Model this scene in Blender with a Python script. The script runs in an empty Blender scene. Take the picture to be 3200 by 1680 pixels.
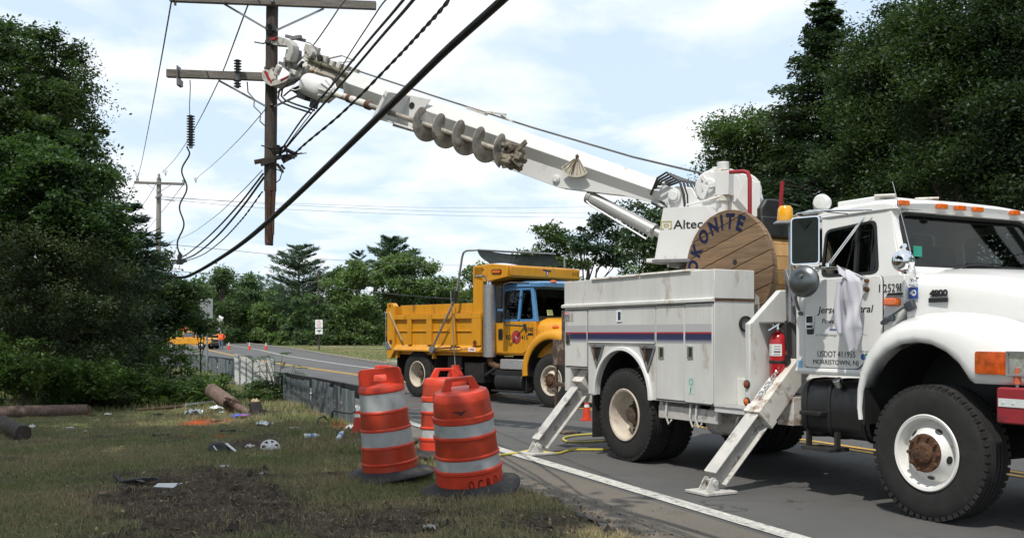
import bpy, bmesh, math, random
import numpy as np
from mathutils import Vector, Matrix, Euler
R = math.radians
random.seed(7)
RNG = np.random.default_rng(11)
C = bpy.context.scene.collection
SC = bpy.context.scene

# ---------------------------------------------------------------- camera, world, sun, exposure
cam_d = bpy.data.cameras.new('camera')
cam = bpy.data.objects.new('camera', cam_d); C.objects.link(cam)
cam.location = (0, 0, 1.5); cam.rotation_euler = (R(90), 0, 0)
cam_d.sensor_width = 36; cam_d.lens = 35.0; cam_d.shift_y = 0.0629
cam_d.clip_start = 0.05; cam_d.clip_end = 3000
SC.camera = cam
SUN = Vector((-0.267, -0.58, 1.1)).normalized()
SUN_EL = math.asin(SUN.z); SUN_AZ = math.atan2(SUN.x, SUN.y)
w = bpy.data.worlds.new('World'); SC.world = w; w.use_nodes = True
nt = w.node_tree; nt.nodes.clear()
def N(t, tree, **kw):
    n = tree.nodes.new(t)
    for k, v in kw.items(): setattr(n, k, v)
    return n
sky = N('ShaderNodeTexSky', nt, sky_type='NISHITA', sun_disc=False, sun_elevation=SUN_EL, sun_rotation=SUN_AZ, air_density=1.0, dust_density=1.2, ozone_density=1.0)
tcn = N('ShaderNodeTexCoord', nt)
sep = N('ShaderNodeSeparateXYZ', nt); nt.links.new(tcn.outputs['Generated'], sep.inputs[0])
zz = N('ShaderNodeMath', nt, operation='ADD'); nt.links.new(sep.outputs[2], zz.inputs[0]); zz.inputs[1].default_value = 0.16
zm = N('ShaderNodeMath', nt, operation='MAXIMUM'); nt.links.new(zz.outputs[0], zm.inputs[0]); zm.inputs[1].default_value = 0.05
dv = N('ShaderNodeVectorMath', nt, operation='DIVIDE'); nt.links.new(tcn.outputs['Generated'], dv.inputs[0])
cmb = N('ShaderNodeCombineXYZ', nt)
for i in (0, 1, 2): nt.links.new(zm.outputs[0], cmb.inputs[i])
nt.links.new(cmb.outputs[0], dv.inputs[1])
mp = N('ShaderNodeMapping', nt); mp.inputs['Scale'].default_value = (1, 1, 0.0); mp.inputs['Location'].default_value = (3.1, 0.7, 0); nt.links.new(dv.outputs[0], mp.inputs[0])
no = N('ShaderNodeTexNoise', nt); no.inputs['Scale'].default_value = 1.9; no.inputs['Detail'].default_value = 9; no.inputs['Roughness'].default_value = 0.55; no.inputs['Distortion'].default_value = 0.35
nt.links.new(mp.outputs[0], no.inputs['Vector'])
rp = N('ShaderNodeValToRGB', nt); rp.color_ramp.elements[0].position = 0.42; rp.color_ramp.elements[1].position = 0.65
nt.links.new(no.outputs[0], rp.inputs[0])
mx = N('ShaderNodeMix', nt, data_type='RGBA')
nt.links.new(rp.outputs[0], mx.inputs[0])
hz = N('ShaderNodeMix', nt, data_type='RGBA'); hz.inputs[0].default_value = 0.78
nt.links.new(sky.outputs[0], hz.inputs[6]); hz.inputs[7].default_value = (7.4, 9.0, 10.8, 1)
nt.links.new(hz.outputs[2], mx.inputs[6]); mx.inputs[7].default_value = (10.4, 10.5, 10.7, 1)
bg = N('ShaderNodeBackground', nt); bg.inputs[1].default_value = 0.085
wo = N('ShaderNodeOutputWorld', nt)
nt.links.new(mx.outputs[2], bg.inputs[0]); nt.links.new(bg.outputs[0], wo.inputs[0])
sd = bpy.data.lights.new('sun', 'SUN'); sd.energy = 3.0; sd.angle = R(0.5); sd.color = (1.0, 0.95, 0.87)
so = bpy.data.objects.new('sun', sd); C.objects.link(so); so.location = (-8, -15, 30)
so.rotation_euler = SUN.to_track_quat('Z', 'Y').to_euler()
vs = SC.view_settings; vs.view_transform = 'Standard'; vs.look = 'None'; vs.exposure = 0.40; vs.gamma = 1; vs.use_curve_mapping = False
SC.cycles.max_bounces = 6; SC.cycles.transparent_max_bounces = 12; SC.cycles.use_denoising = True
SC.cycles.sample_clamp_indirect = 4

# ---------------------------------------------------------------- materials
def M(name, col, rough=.5, metal=0, var=.12, vs=5, dirt=0, dcol=(.10, .055, .025), ds=4, stretch=(1, 1, 1), bump=0, bs=60, coat=0, island=0, spec=.5, streak=0):
    m = bpy.data.materials.new(name); m.use_nodes = True
    t = m.node_tree; b = t.nodes['Principled BSDF']; L = t.links.new
    b.inputs['Roughness'].default_value = rough; b.inputs['Metallic'].default_value = metal; b.inputs['Coat Weight'].default_value = coat
    b.inputs['Coat Roughness'].default_value = .08
    b.inputs['Specular IOR Level'].default_value = spec
    tc = N('ShaderNodeTexCoord', t); mp = N('ShaderNodeMapping', t); mp.inputs['Scale'].default_value = stretch
    L(tc.outputs['Object'], mp.inputs[0])
    n1 = N('ShaderNodeTexNoise', t); n1.inputs['Scale'].default_value = vs; n1.inputs['Detail'].default_value = 6; L(mp.outputs[0], n1.inputs['Vector'])
    mr = N('ShaderNodeMapRange', t); mr.inputs[1].default_value = .3; mr.inputs[2].default_value = .7; mr.inputs[3].default_value = 1 - var; mr.inputs[4].default_value = 1 + var
    L(n1.outputs[0], mr.inputs[0]); fac = mr.outputs[0]
    if island:
        g = N('ShaderNodeNewGeometry', t); r2 = N('ShaderNodeMapRange', t); r2.inputs[3].default_value = 1 - island; r2.inputs[4].default_value = 1 + island
        L(g.outputs['Random Per Island'], r2.inputs[0]); mm = N('ShaderNodeMath', t, operation='MULTIPLY'); L(fac, mm.inputs[0]); L(r2.outputs[0], mm.inputs[1]); fac = mm.outputs[0]
    if streak:
        m3 = N('ShaderNodeMapping', t); m3.inputs['Scale'].default_value = (16, 16, .7); L(tc.outputs['Object'], m3.inputs[0]); n4 = N('ShaderNodeTexNoise', t); n4.inputs['Scale'].default_value = 1; n4.inputs['Detail'].default_value = 7; n4.inputs['Roughness'].default_value = .7; L(m3.outputs[0], n4.inputs['Vector'])
        r3 = N('ShaderNodeMapRange', t); r3.inputs[1].default_value = .5; r3.inputs[2].default_value = .75; r3.inputs[3].default_value = 1; r3.inputs[4].default_value = 1 - streak; L(n4.outputs[0], r3.inputs[0]); m4 = N('ShaderNodeMath', t, operation='MULTIPLY'); L(fac, m4.inputs[0]); L(r3.outputs[0], m4.inputs[1]); fac = m4.outputs[0]
    vm = N('ShaderNodeVectorMath', t, operation='SCALE'); vm.inputs[0].default_value = col[:3]; L(fac, vm.inputs['Scale'])
    out = vm.outputs[0]
    if dirt:
        n2 = N('ShaderNodeTexNoise', t); n2.inputs['Scale'].default_value = ds; n2.inputs['Detail'].default_value = 9; n2.inputs['Roughness'].default_value = .65; L(mp.outputs[0], n2.inputs['Vector'])
        cr = N('ShaderNodeValToRGB', t); cr.color_ramp.elements[0].position = .66 - dirt * .3; cr.color_ramp.elements[1].position = .78 - dirt * .25
        L(n2.outputs[0], cr.inputs[0]); mi = N('ShaderNodeMix', t, data_type='RGBA'); L(cr.outputs[0], mi.inputs[0]); L(out, mi.inputs[6]); mi.inputs[7].default_value = (*dcol, 1); out = mi.outputs[2]
    L(out, b.inputs['Base Color'])
    if bump:
        n3 = N('ShaderNodeTexNoise', t); n3.inputs['Scale'].default_value = bs; n3.inputs['Detail'].default_value = 5; L(mp.outputs[0], n3.inputs['Vector'])
        bp = N('ShaderNodeBump', t); bp.inputs['Strength'].default_value = bump; bp.inputs['Distance'].default_value = .02; L(n3.outputs[0], bp.inputs['Height']); L(bp.outputs[0], b.inputs['Normal'])
    return m
def glassM(name, tint, refl=.10, rough=.02):
    m = bpy.data.materials.new(name); m.use_nodes = True; t = m.node_tree; t.nodes.clear(); L = t.links.new
    o = N('ShaderNodeOutputMaterial', t); a = N('ShaderNodeBsdfTransparent', t); a.inputs[0].default_value = (*tint, 1)
    g = N('ShaderNodeBsdfGlossy', t); g.inputs['Roughness'].default_value = rough; g.inputs[0].default_value = (.9, .95, .92, 1)
    lw = N('ShaderNodeLayerWeight', t); pw = N('ShaderNodeMath', t, operation='POWER'); L(lw.outputs['Facing'], pw.inputs[0]); pw.inputs[1].default_value = 5
    f = N('ShaderNodeMath', t, operation='MULTIPLY_ADD'); L(pw.outputs[0], f.inputs[0]); f.inputs[1].default_value = .9; f.inputs[2].default_value = .042
    x = N('ShaderNodeMixShader', t); L(f.outputs[0], x.inputs[0]); L(a.outputs[0], x.inputs[1]); L(g.outputs[0], x.inputs[2]); L(x.outputs[0], o.inputs[0])
    return m
def leafM(name, c0, c1, trans=.35):
    m = bpy.data.materials.new(name); m.use_nodes = True; t = m.node_tree; t.nodes.clear(); L = t.links.new
    o = N('ShaderNodeOutputMaterial', t); g = N('ShaderNodeNewGeometry', t)
    tc = N('ShaderNodeTexCoord', t); n1 = N('ShaderNodeTexNoise', t); n1.inputs['Scale'].default_value = .9; n1.inputs['Detail'].default_value = 5; L(tc.outputs['Object'], n1.inputs['Vector'])
    ad = N('ShaderNodeMath', t, operation='MULTIPLY_ADD'); L(n1.outputs[0], ad.inputs[0]); ad.inputs[1].default_value = 2.6; ad.inputs[2].default_value = -1.05
    a2 = N('ShaderNodeMath', t, operation='ADD'); ri = N('ShaderNodeMath', t, operation='MULTIPLY'); L(g.outputs['Random Per Island'], ri.inputs[0]); ri.inputs[1].default_value = .55; L(ad.outputs[0], a2.inputs[0]); L(ri.outputs[0], a2.inputs[1]); a2.use_clamp = True
    mi = N('ShaderNodeMix', t, data_type='RGBA'); L(a2.outputs[0], mi.inputs[0]); mi.inputs[6].default_value = (*c0, 1); mi.inputs[7].default_value = (*c1, 1)
    d = N('ShaderNodeBsdfPrincipled', t); d.inputs['Roughness'].default_value = .5; d.inputs['Specular IOR Level'].default_value = .3; L(mi.outputs[2], d.inputs['Base Color'])
    tr = N('ShaderNodeBsdfTranslucent', t); vv = N('ShaderNodeVectorMath', t, operation='MULTIPLY'); L(mi.outputs[2], vv.inputs[0]); vv.inputs[1].default_value = (1.5, 1.7, .7); L(vv.outputs[0], tr.inputs[0])
    x = N('ShaderNodeMixShader', t); x.inputs[0].default_value = trans; L(d.outputs[0], x.inputs[1]); L(tr.outputs[0], x.inputs[2]); L(x.outputs[0], o.inputs[0])
    return m
WHITE = M('white_truck_paint', (.72, .72, .70), .28, var=.03, vs=2, coat=.5, streak=.03)
WBODY = M('aged_white_paint', (.60, .60, .575), .42, var=.10, vs=2.5, dirt=.26, dcol=(.28, .20, .13), ds=3.2, stretch=(1, 1, .45), streak=.10)
WRUST = M('white_paint_with_rust', (.62, .60, .55), .5, var=.1, dirt=.5, dcol=(.16, .075, .03), ds=5)
WBOOM = M('boom_white_paint', (.66, .66, .65), .35, var=.05, vs=1.2, dirt=.06, dcol=(.25, .2, .15), ds=3)
WGRIME = M('grimy_white_steel', (.50, .49, .46), .5, var=.2, vs=6, dirt=.4, dcol=(.09, .08, .065), ds=6)
BLACK = M('black_plastic', (.018, .018, .018), .5, var=.3)
DARK = M('dark_chassis_paint', (.022, .021, .02), .6, var=.4, dirt=.3, dcol=(.06, .045, .03))
RUBBER = M('tyre_rubber', (.015, .0145, .014), .85, var=.3, vs=8, dirt=.25, dcol=(.042, .036, .03), ds=5, bump=.1)
RUST = M('rusty_steel', (.10, .045, .02), .8, var=.4, vs=14, dirt=.5, dcol=(.03, .02, .015), ds=12, bump=.4)
DULLRIM = M('dirty_cream_rim', (.50, .44, .36), .5, var=.15, dirt=.35, dcol=(.16, .10, .05), ds=7)
WRIM = M('white_rim', (.70, .69, .66), .35, var=.05, dirt=.15, dcol=(.25, .15, .07), ds=6)
CHROME = M('chrome', (.75, .76, .77), .08, 1, var=.03)
STEEL = M('galvanised_steel', (.36, .38, .40), .42, .7, var=.15, vs=9, dirt=.2, dcol=(.2, .16, .12))
GREY = M('grey_steel', (.20, .20, .20), .5, .3, var=.2, dirt=.2)
AMBER = M('amber_lens', (.66, .125, .008), .15, var=.15, vs=25, coat=.6)
BEACONM = M('beacon_lens', (.72, .34, .01), .15, var=.1, coat=.6)
REDP = M('red_paint', (.30, .012, .016), .45, var=.12, dirt=.1)
MAROON = M('bumper_red', (.27, .018, .025), .45, var=.12, dirt=.15, dcol=(.10, .02, .02))
REFL = M('reflective_white', (.62, .65, .64), .35, var=.06, vs=8)
YEL = M('yellow_orange_paint', (.62, .275, .014), .4, var=.06, vs=3, dirt=.22, dcol=(.24, .11, .025), ds=3.5, stretch=(1, 1, .5), coat=.2, streak=.30)
BLUE = M('blue_paint', (.075, .20, .38), .35, var=.06, coat=.3)
NAVY = M('navy_ink', (.02, .03, .10), .5, var=.25, vs=12)
INK = M('black_lettering', (.015, .015, .017), .5, var=.1)
GOLD = M('gold_lettering', (.42, .38, .14), .5, var=.1)
RINK = M('red_lettering', (.42, .03, .03), .5, var=.2)
BINK = M('blue_lettering', (.03, .07, .30), .5, var=.15)
GINK = M('grey_lettering', (.35, .35, .36), .5, var=.1)
PAPERM = M('paper_white', (.72, .73, .72), .7, var=.06)
CLOTH = M('grey_white_cotton', (.50, .50, .545), .85, var=.06, vs=6, bump=.2, bs=160)
GLASS = glassM('tinted_glass', (.12, .16, .145))
DGLASS = glassM('dark_glass', (.10, .12, .12))
SEATM = M('dark_seat_fabric', (.02, .02, .022), .9, var=.3)
REELW = M('reel_wood', (.185, .118, .066), .7, var=.3, vs=3.5, stretch=(1.2, 5, 14), dirt=.2, dcol=(.10, .06, .035), ds=2.2, island=.22, bump=.25, bs=20)
LAGW = M('lagging_wood', (.44, .26, .10), .7, var=.22, vs=4, stretch=(1, 6, 1), island=.2)
POLEW = M('weathered_pole_wood', (.062, .049, .040), .85, var=.45, vs=6, stretch=(5, 5, .45), dirt=.3, dcol=(.025, .018, .014), ds=5, bump=.8, bs=18)
ARMW = M('weathered_grey_timber', (.16, .145, .13), .85, var=.3, vs=6, stretch=(.6, 6, 6), dirt=.2, dcol=(.06, .05, .045), bump=.4, bs=25)
GPOLE = M('silvered_pole_wood', (.22, .20, .175), .85, var=.25, vs=6, stretch=(5, 5, .4))
SPLINT = M('split_wood', (.085, .045, .028), .8, var=.4, vs=9, stretch=(5, 5, .6), dirt=.3, dcol=(.05, .03, .02), bump=.6, bs=25)
STUMPW = M('creosoted_wood', (.15, .10, .078), .8, var=.35, vs=7, stretch=(6, 6, .5), dirt=.3, dcol=(.05, .035, .03), bump=.6, bs=22)
CABLE = M('cable_sheath', (.016, .016, .017), .55, var=.3)
WIREM = M('bare_wire', (.10, .105, .11), .5, var=.1)
PORC = M('brown_porcelain', (.06, .062, .064), .3, var=.1)
ORANGE = M('drum_orange_plastic', (.58, .044, .014), .5, var=.14, vs=6, dirt=.32, dcol=(.22, .04, .02), ds=5)
ORSHEET = M('orange_sheeting', (.42, .038, .009), .42, var=.16, vs=9, dirt=.25, dcol=(.20, .03, .015), ds=4)
WSHEET = M('white_sheeting', (.40, .42, .415), .42, var=.12, vs=8, dirt=.3, dcol=(.26, .25, .23), ds=6)
HIVIS = M('orange_shirt', (.85, .12, .03), .8, var=.08)
JEANS = M('blue_jeans', (.10, .15, .20), .9, var=.2)
SKIN = M('skin', (.42, .25, .18), .6, var=.08)
HAIR = M('grey_hair', (.16, .14, .13), .9, var=.2)
ALU = M('diamond_plate', (.50, .50, .49), .4, .6, var=.2, vs=40, dirt=.25, dcol=(.2, .15, .1), bump=.5, bs=55)
OLDW_SHADE = M('worn_grey_and_web_shade', (.34, .33, .31), .55, var=.25, vs=7, dirt=.45, dcol=(.06, .055, .05), ds=7)
MUD = M('dried_mud', (.17, .145, .11), .95, var=.4, vs=12, bump=.7, bs=25)
WORN = M('worn_auger_steel', (.29, .265, .225), .5, .3, var=.35, vs=8, dirt=.4, dcol=(.10, .075, .05), ds=6, bump=.2)

# ---------------------------------------------------------------- mesh building
class MB:
    def __init__(s): s.v = []; s.f = []; s.m = []; s.s = []
    def add(s, vs_, fs, mi=0, sm=True, X=None):
        o = len(s.v)
        s.v += [tuple(X @ Vector(p)) for p in vs_] if X is not None else [tuple(p) for p in vs_]
        s.f += [tuple(i + o for i in f) for f in fs]; s.m += [mi] * len(fs); s.s += [sm] * len(fs); return s
    def box(s, x0, x1, y0, y1, z0, z1, mi=0, X=None):
        return s.add([(x0, y0, z0), (x1, y0, z0), (x1, y1, z0), (x0, y1, z0), (x0, y0, z1), (x1, y0, z1), (x1, y1, z1), (x0, y1, z1)],
                     [(0, 3, 2, 1), (4, 5, 6, 7), (0, 1, 5, 4), (1, 2, 6, 5), (2, 3, 7, 6), (3, 0, 4, 7)], mi, X=X)
    def bar(s, p0, p1, w_, h_, mi=0, up=(0, 0, 1), w2=None, h2=None):
        p0 = Vector(p0); p1 = Vector(p1); d = (p1 - p0).normalized(); u = Vector(up)
        a = d.cross(u)
        if a.length < 1e-3: a = d.cross(Vector((1, 0, 0)))
        a.normalize(); b = a.cross(d).normalized(); V = []
        for p, ww, hh in ((p0, w_, h_), (p1, w2 or w_, h2 or h_)):
            for i, j in ((-1, -1), (1, -1), (1, 1), (-1, 1)): V.append(p + a * (i * ww / 2) + b * (j * hh / 2))
        return s.add(V, [(3, 2, 1, 0), (4, 5, 6, 7), (0, 1, 5, 4), (1, 2, 6, 5), (2, 3, 7, 6), (3, 0, 4, 7)], mi)
    def tube(s, pts, r, n=8, mi=0, caps=True, closed=False):
        pts = [Vector(p) for p in pts]; k = len(pts); rr = r if hasattr(r, '__len__') else [r] * k
        V = []; F = []; prev = None
        for i, p in enumerate(pts):
            if closed: d = pts[(i + 1) % k] - pts[i - 1]
            else: d = pts[min(i + 1, k - 1)] - pts[max(i - 1, 0)]
            d.normalize()
            if prev is None:
                a = d.cross(Vector((0, 0, 1)))
                if a.length < .05: a = d.cross(Vector((1, 0, 0)))
            else:
                a = prev - d * prev.dot(d)
                if a.length < 1e-4: a = d.cross(Vector((1, .1, 0)))
            a.normalize(); prev = a; b = d.cross(a)
            for j in range(n):
                t = 2 * math.pi * j / n; V.append(p + (a * math.cos(t) + b * math.sin(t)) * rr[i])
        for i in range(k if closed else k - 1):
            for j in range(n):
                i2 = (i + 1) % k; j2 = (j + 1) % n
                F.append((i * n + j, i * n + j2, i2 * n + j2, i2 * n + j))
        if caps and not closed: F.append(tuple(range(n))[::-1]); F.append(tuple((k - 1) * n + j for j in range(n)))
        return s.add(V, F, mi)
    def cyl(s, p0, p1, r0, r1=None, n=16, mi=0, caps=True): return s.tube([p0, p1], [r0, r0 if r1 is None else r1], n, mi, caps)
    def lathe(s, prof, n=32, mi=0, X=None, close=False, mis=None):
        """prof: (radius, height) pairs turned about local z"""
        V = []; k = len(prof)
        for r, z in prof:
            for j in range(n):
                t = 2 * math.pi * j / n; V.append((r * math.cos(t), r * math.sin(t), z))
        rng = range(k if close else k - 1)
        for i in rng:
            i2 = (i + 1) % k
            F = [(i * n + j, i * n + (j + 1) % n, i2 * n + (j + 1) % n, i2 * n + j) for j in range(n)]
            if i == rng[0]: s.add(V, F, mis[i] if mis else mi, X=X); o = len(s.v) - len(V)
            else:
                s.f += [tuple(q + o for q in f) for f in F]; s.m += [mis[i] if mis else mi] * n; s.s += [True] * n
        return s
    def prism(s, poly, a, b, ax='y', mi=0, X=None):
        """polygon (p, q) extruded from a to b along ax; p,q are x,z / y,z / x,y"""
        def P(p, q, c): return (p, c, q) if ax == 'y' else (c, p, q) if ax == 'x' else (p, q, c)
        k = len(poly); V = [P(p, q, a) for p, q in poly] + [P(p, q, b) for p, q in poly]
        F = [tuple(range(k)), tuple(range(2 * k - 1, k - 1, -1))] + [(i, i + k, (i + 1) % k + k, (i + 1) % k) for i in range(k)]
        return s.add(V, F, mi, X=X)
    def loft(s, rings, mi=0, caps=True, closed=True):
        n = len(rings[0]); V = [p for r in rings for p in r]; F = []
        for i in range(len(rings) - 1):
            for j in range(n if closed else n - 1): F.append((i * n + j, i * n + (j + 1) % n, (i + 1) * n + (j + 1) % n, (i + 1) * n + j))
        if caps and closed: F += [tuple(range(n))[::-1], tuple((len(rings) - 1) * n + j for j in range(n))]
        return s.add(V, F, mi)
    def frame(s, outer, inner, off, mi=0):
        """flat frame between two equal-length 3D outlines, given thickness along vector off"""
        k = len(outer); o = Vector(off)
        V = [Vector(p) for p in outer] + [Vector(p) for p in inner]; V += [p + o for p in V]; F = []
        for i in range(k):
            j = (i + 1) % k
            F += [(i, j, k + j, k + i), (2 * k + i, 3 * k + i, 3 * k + j, 2 * k + j), (i, 2 * k + i, 2 * k + j, j), (k + i, k + j, 3 * k + j, 3 * k + i)]
        return s.add(V, F, mi)
    def text(s, txt, w_=None, h_=.1, X=None, mi=0, d=.002, fn=None, bold=0):
        V, F = text_mesh(txt, bold)
        V = V.copy(); 
        if w_: V[:, 0] *= w_ / V[:, 0].max()
        else: V[:, 0] *= h_ / V[:, 1].max()
        V[:, 1] *= h_ / V[:, 1].max(); V[:, 2] *= d
        P = [fn(p) for p in V] if fn else [tuple(p) for p in V]
        return s.add(P, F, mi, sm=False, X=X)
    def build(s, name, mats, parent=None, bevel=0, X=None, ang=35, merge=False):
        me = bpy.data.meshes.new(name); me.from_pydata(s.v, [], s.f)
        mats = mats if isinstance(mats, (list, tuple)) else [mats]
        for m in mats: me.materials.append(m)
        me.polygons.foreach_set('material_index', s.m)
        bm = bmesh.new(); bm.from_mesh(me)
        if merge: bmesh.ops.remove_doubles(bm, verts=bm.verts, dist=1e-4)
        bmesh.ops.recalc_face_normals(bm, faces=bm.faces); bm.to_mesh(me); bm.free()
        me.polygons.foreach_set('use_smooth', [True] * len(me.polygons)); me.set_sharp_from_angle(angle=R(ang)); me.update()
        o = bpy.data.objects.new(name, me); C.objects.link(o)
        if parent: o.parent = parent
        if X is not None: o.matrix_local = X
        if bevel:
            b = o.modifiers.new('bevel', 'BEVEL'); b.width = bevel; b.segments = 2; b.limit_method = 'ANGLE'; b.angle_limit = R(40)
        return o
_tc = {}
def text_mesh(txt, bold=0):
    if (txt, bold) in _tc: return _tc[txt, bold]
    cu = bpy.data.curves.new('t', 'FONT'); cu.body = txt; cu.extrude = .5; cu.resolution_u = 3; cu.offset = bold
    ob = bpy.data.objects.new('t', cu); C.objects.link(ob)
    me = bpy.data.meshes.new_from_object(ob.evaluated_get(bpy.context.evaluated_depsgraph_get()))
    V = np.array([v.co[:] for v in me.vertices]); F = [tuple(p.vertices) for p in me.polygons]
    V[:, :2] -= V[:, :2].min(0); V[:, 2] *= 1.0
    bpy.data.objects.remove(ob); bpy.data.curves.remove(cu); bpy.data.meshes.remove(me)
    _tc[txt, bold] = (V, F); return V, F
def tag(o, label=None, cat=None, group=None, kind=None):
    if label: o['label'] = label
    if cat: o['category'] = cat
    if group: o['group'] = group
    if kind: o['kind'] = kind
    return o
def thing(name, label, cat, loc=(0, 0, 0), rz=0, group=None, rot=None):
    o = bpy.data.objects.new(name, None); C.objects.link(o); o.location = loc; o.rotation_euler = rot or (0, 0, rz); o.empty_display_size = .2
    return tag(o, label, cat, group)
def dup(o, parent=None):
    c = o.copy(); C.objects.link(c)
    if parent: c.parent = parent
    for ch in list(o.children): dup(ch, c)
    return c
def xf(loc=(0, 0, 0), rot=(0, 0, 0), sc=(1, 1, 1)):
    return Matrix.LocRotScale(Vector(loc), Euler(rot), Vector(sc))
F_, CX_, HY_, H_ = 2504., 1288., 838., 1.5
def at(px, py, Y): return Vector(((px - CX_) / F_ * Y, Y, H_ - (py - HY_) / F_ * Y))
def gnd(px, py): return at(px, py, F_ * H_ / (py - HY_)) if py > HY_ else None
def fastmesh(name, V, Q, mats, parent=None, mi=None, smooth=False, attr=None):
    """numpy verts (n,3), faces (m,3|4)"""
    me = bpy.data.meshes.new(name); n = len(V); m, k = Q.shape
    me.vertices.add(n); me.vertices.foreach_set('co', np.ascontiguousarray(V, dtype=np.float32).ravel())
    me.loops.add(m * k); me.loops.foreach_set('vertex_index', np.ascontiguousarray(Q, dtype=np.int32).ravel())
    me.polygons.add(m); me.polygons.foreach_set('loop_start', np.arange(0, m * k, k, dtype=np.int32))
    for t in (mats if isinstance(mats, (list, tuple)) else [mats]): me.materials.append(t)
    if mi is not None: me.polygons.foreach_set('material_index', np.asarray(mi, dtype=np.int32))
    if smooth: me.polygons.foreach_set('use_smooth', np.ones(m, dtype=bool))
    me.update(calc_edges=True)
    if attr:
        for an, av in attr.items():
            a = me.attributes.new(an, 'FLOAT', 'POINT'); a.data.foreach_set('value', np.ascontiguousarray(av, dtype=np.float32))
    o = bpy.data.objects.new(name, me); C.objects.link(o)
    if parent: o.parent = parent
    return o
def vnoise(x, y, seed=0):
    """smooth value noise in numpy"""
    xi = np.floor(x).astype(int); yi = np.floor(y).astype(int); fx = x - xi; fy = y - yi; fx = fx * fx * (3 - 2 * fx); fy = fy * fy * (3 - 2 * fy)
    def h(a, b): 
        v = (a * 374761393 + b * 668265263 + seed * 974711) & 0x7fffffff; v = ((v ^ (v >> 13)) * 1274126177) & 0x7fffffff
        return (v ^ (v >> 16)) % 10000 / 10000.
    return (h(xi, yi) * (1 - fx) + h(xi + 1, yi) * fx) * (1 - fy) + (h(xi, yi + 1) * (1 - fx) + h(xi + 1, yi + 1) * fx) * fy
def fbm(x, y, s, o=4, seed=0):
    t = 0; a = 1; w_ = 0
    for i in range(o): t = t + a * vnoise(x * s * 2 ** i, y * s * 2 ** i, seed + i); w_ += a; a *= .5
    return t / w_
# ---------------------------------------------------------------- ground, road, markings
RO = np.array([4.35, 13.18]); RD = np.array([-.371, .928]); RP = np.array([.928, .371])     # a point of the centre line, along the road, across it
def road(s_, t_): return (RO[0] + RD[0] * s_ + RP[0] * t_, RO[1] + RD[1] * s_ + RP[1] * t_)
def st(x, y): return (x - RO[0]) * RD[0] + (y - RO[1]) * RD[1], (x - RO[0]) * RP[0] + (y - RO[1]) * RP[1]
SS = [-40, -10, 0, 10, 24, 37, 58, 82, 140, 230, 400]
T_NEAR_EDGE = [-5.35, -5.35, -5.35, -5.3, -5.3, -5.3, -5.6, -5.6, -4, 2, 8]
T_NEAR_LINE = [-4.28, -4.28, -4.30, -4.35, -4.5, -4.7, -4.9, -4.9, -3, 3, 9]
T_MID = [0, 0, 0, -.2, -.7, -1.3, -1.4, -1.0, 1.2, 7, 14]
T_FAR_LINE = [3.6, 3.5, 3.2, 2.6, 1.5, 1.3, 1.8, 3.4, 5.5, 11, 18]
T_FAR_EDGE = [6.5, 6.2, 5.6, 4.6, 3.3, 3.1, 4.6, 6.6, 9.5, 15, 22]
def tline(tab, s_): return np.interp(s_, SS, tab)
def strip(name, ta, tb, s0, s1, z, mat, step=1.0, jit=None, kind='structure'):
    ss = np.arange(s0, s1 + .01, step); V = []; F = []
    for i, s_ in enumerate(ss):
        a = ta(s_); b = tb(s_)
        if jit: a += jit(s_)
        V += [(*road(s_, a), z), (*road(s_, b), z)]
        if i: F.append((2 * i - 2, 2 * i - 1, 2 * i + 1, 2 * i))
    o = MB().add(V, F).build(name, mat); tag(o, kind=kind); return o
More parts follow.
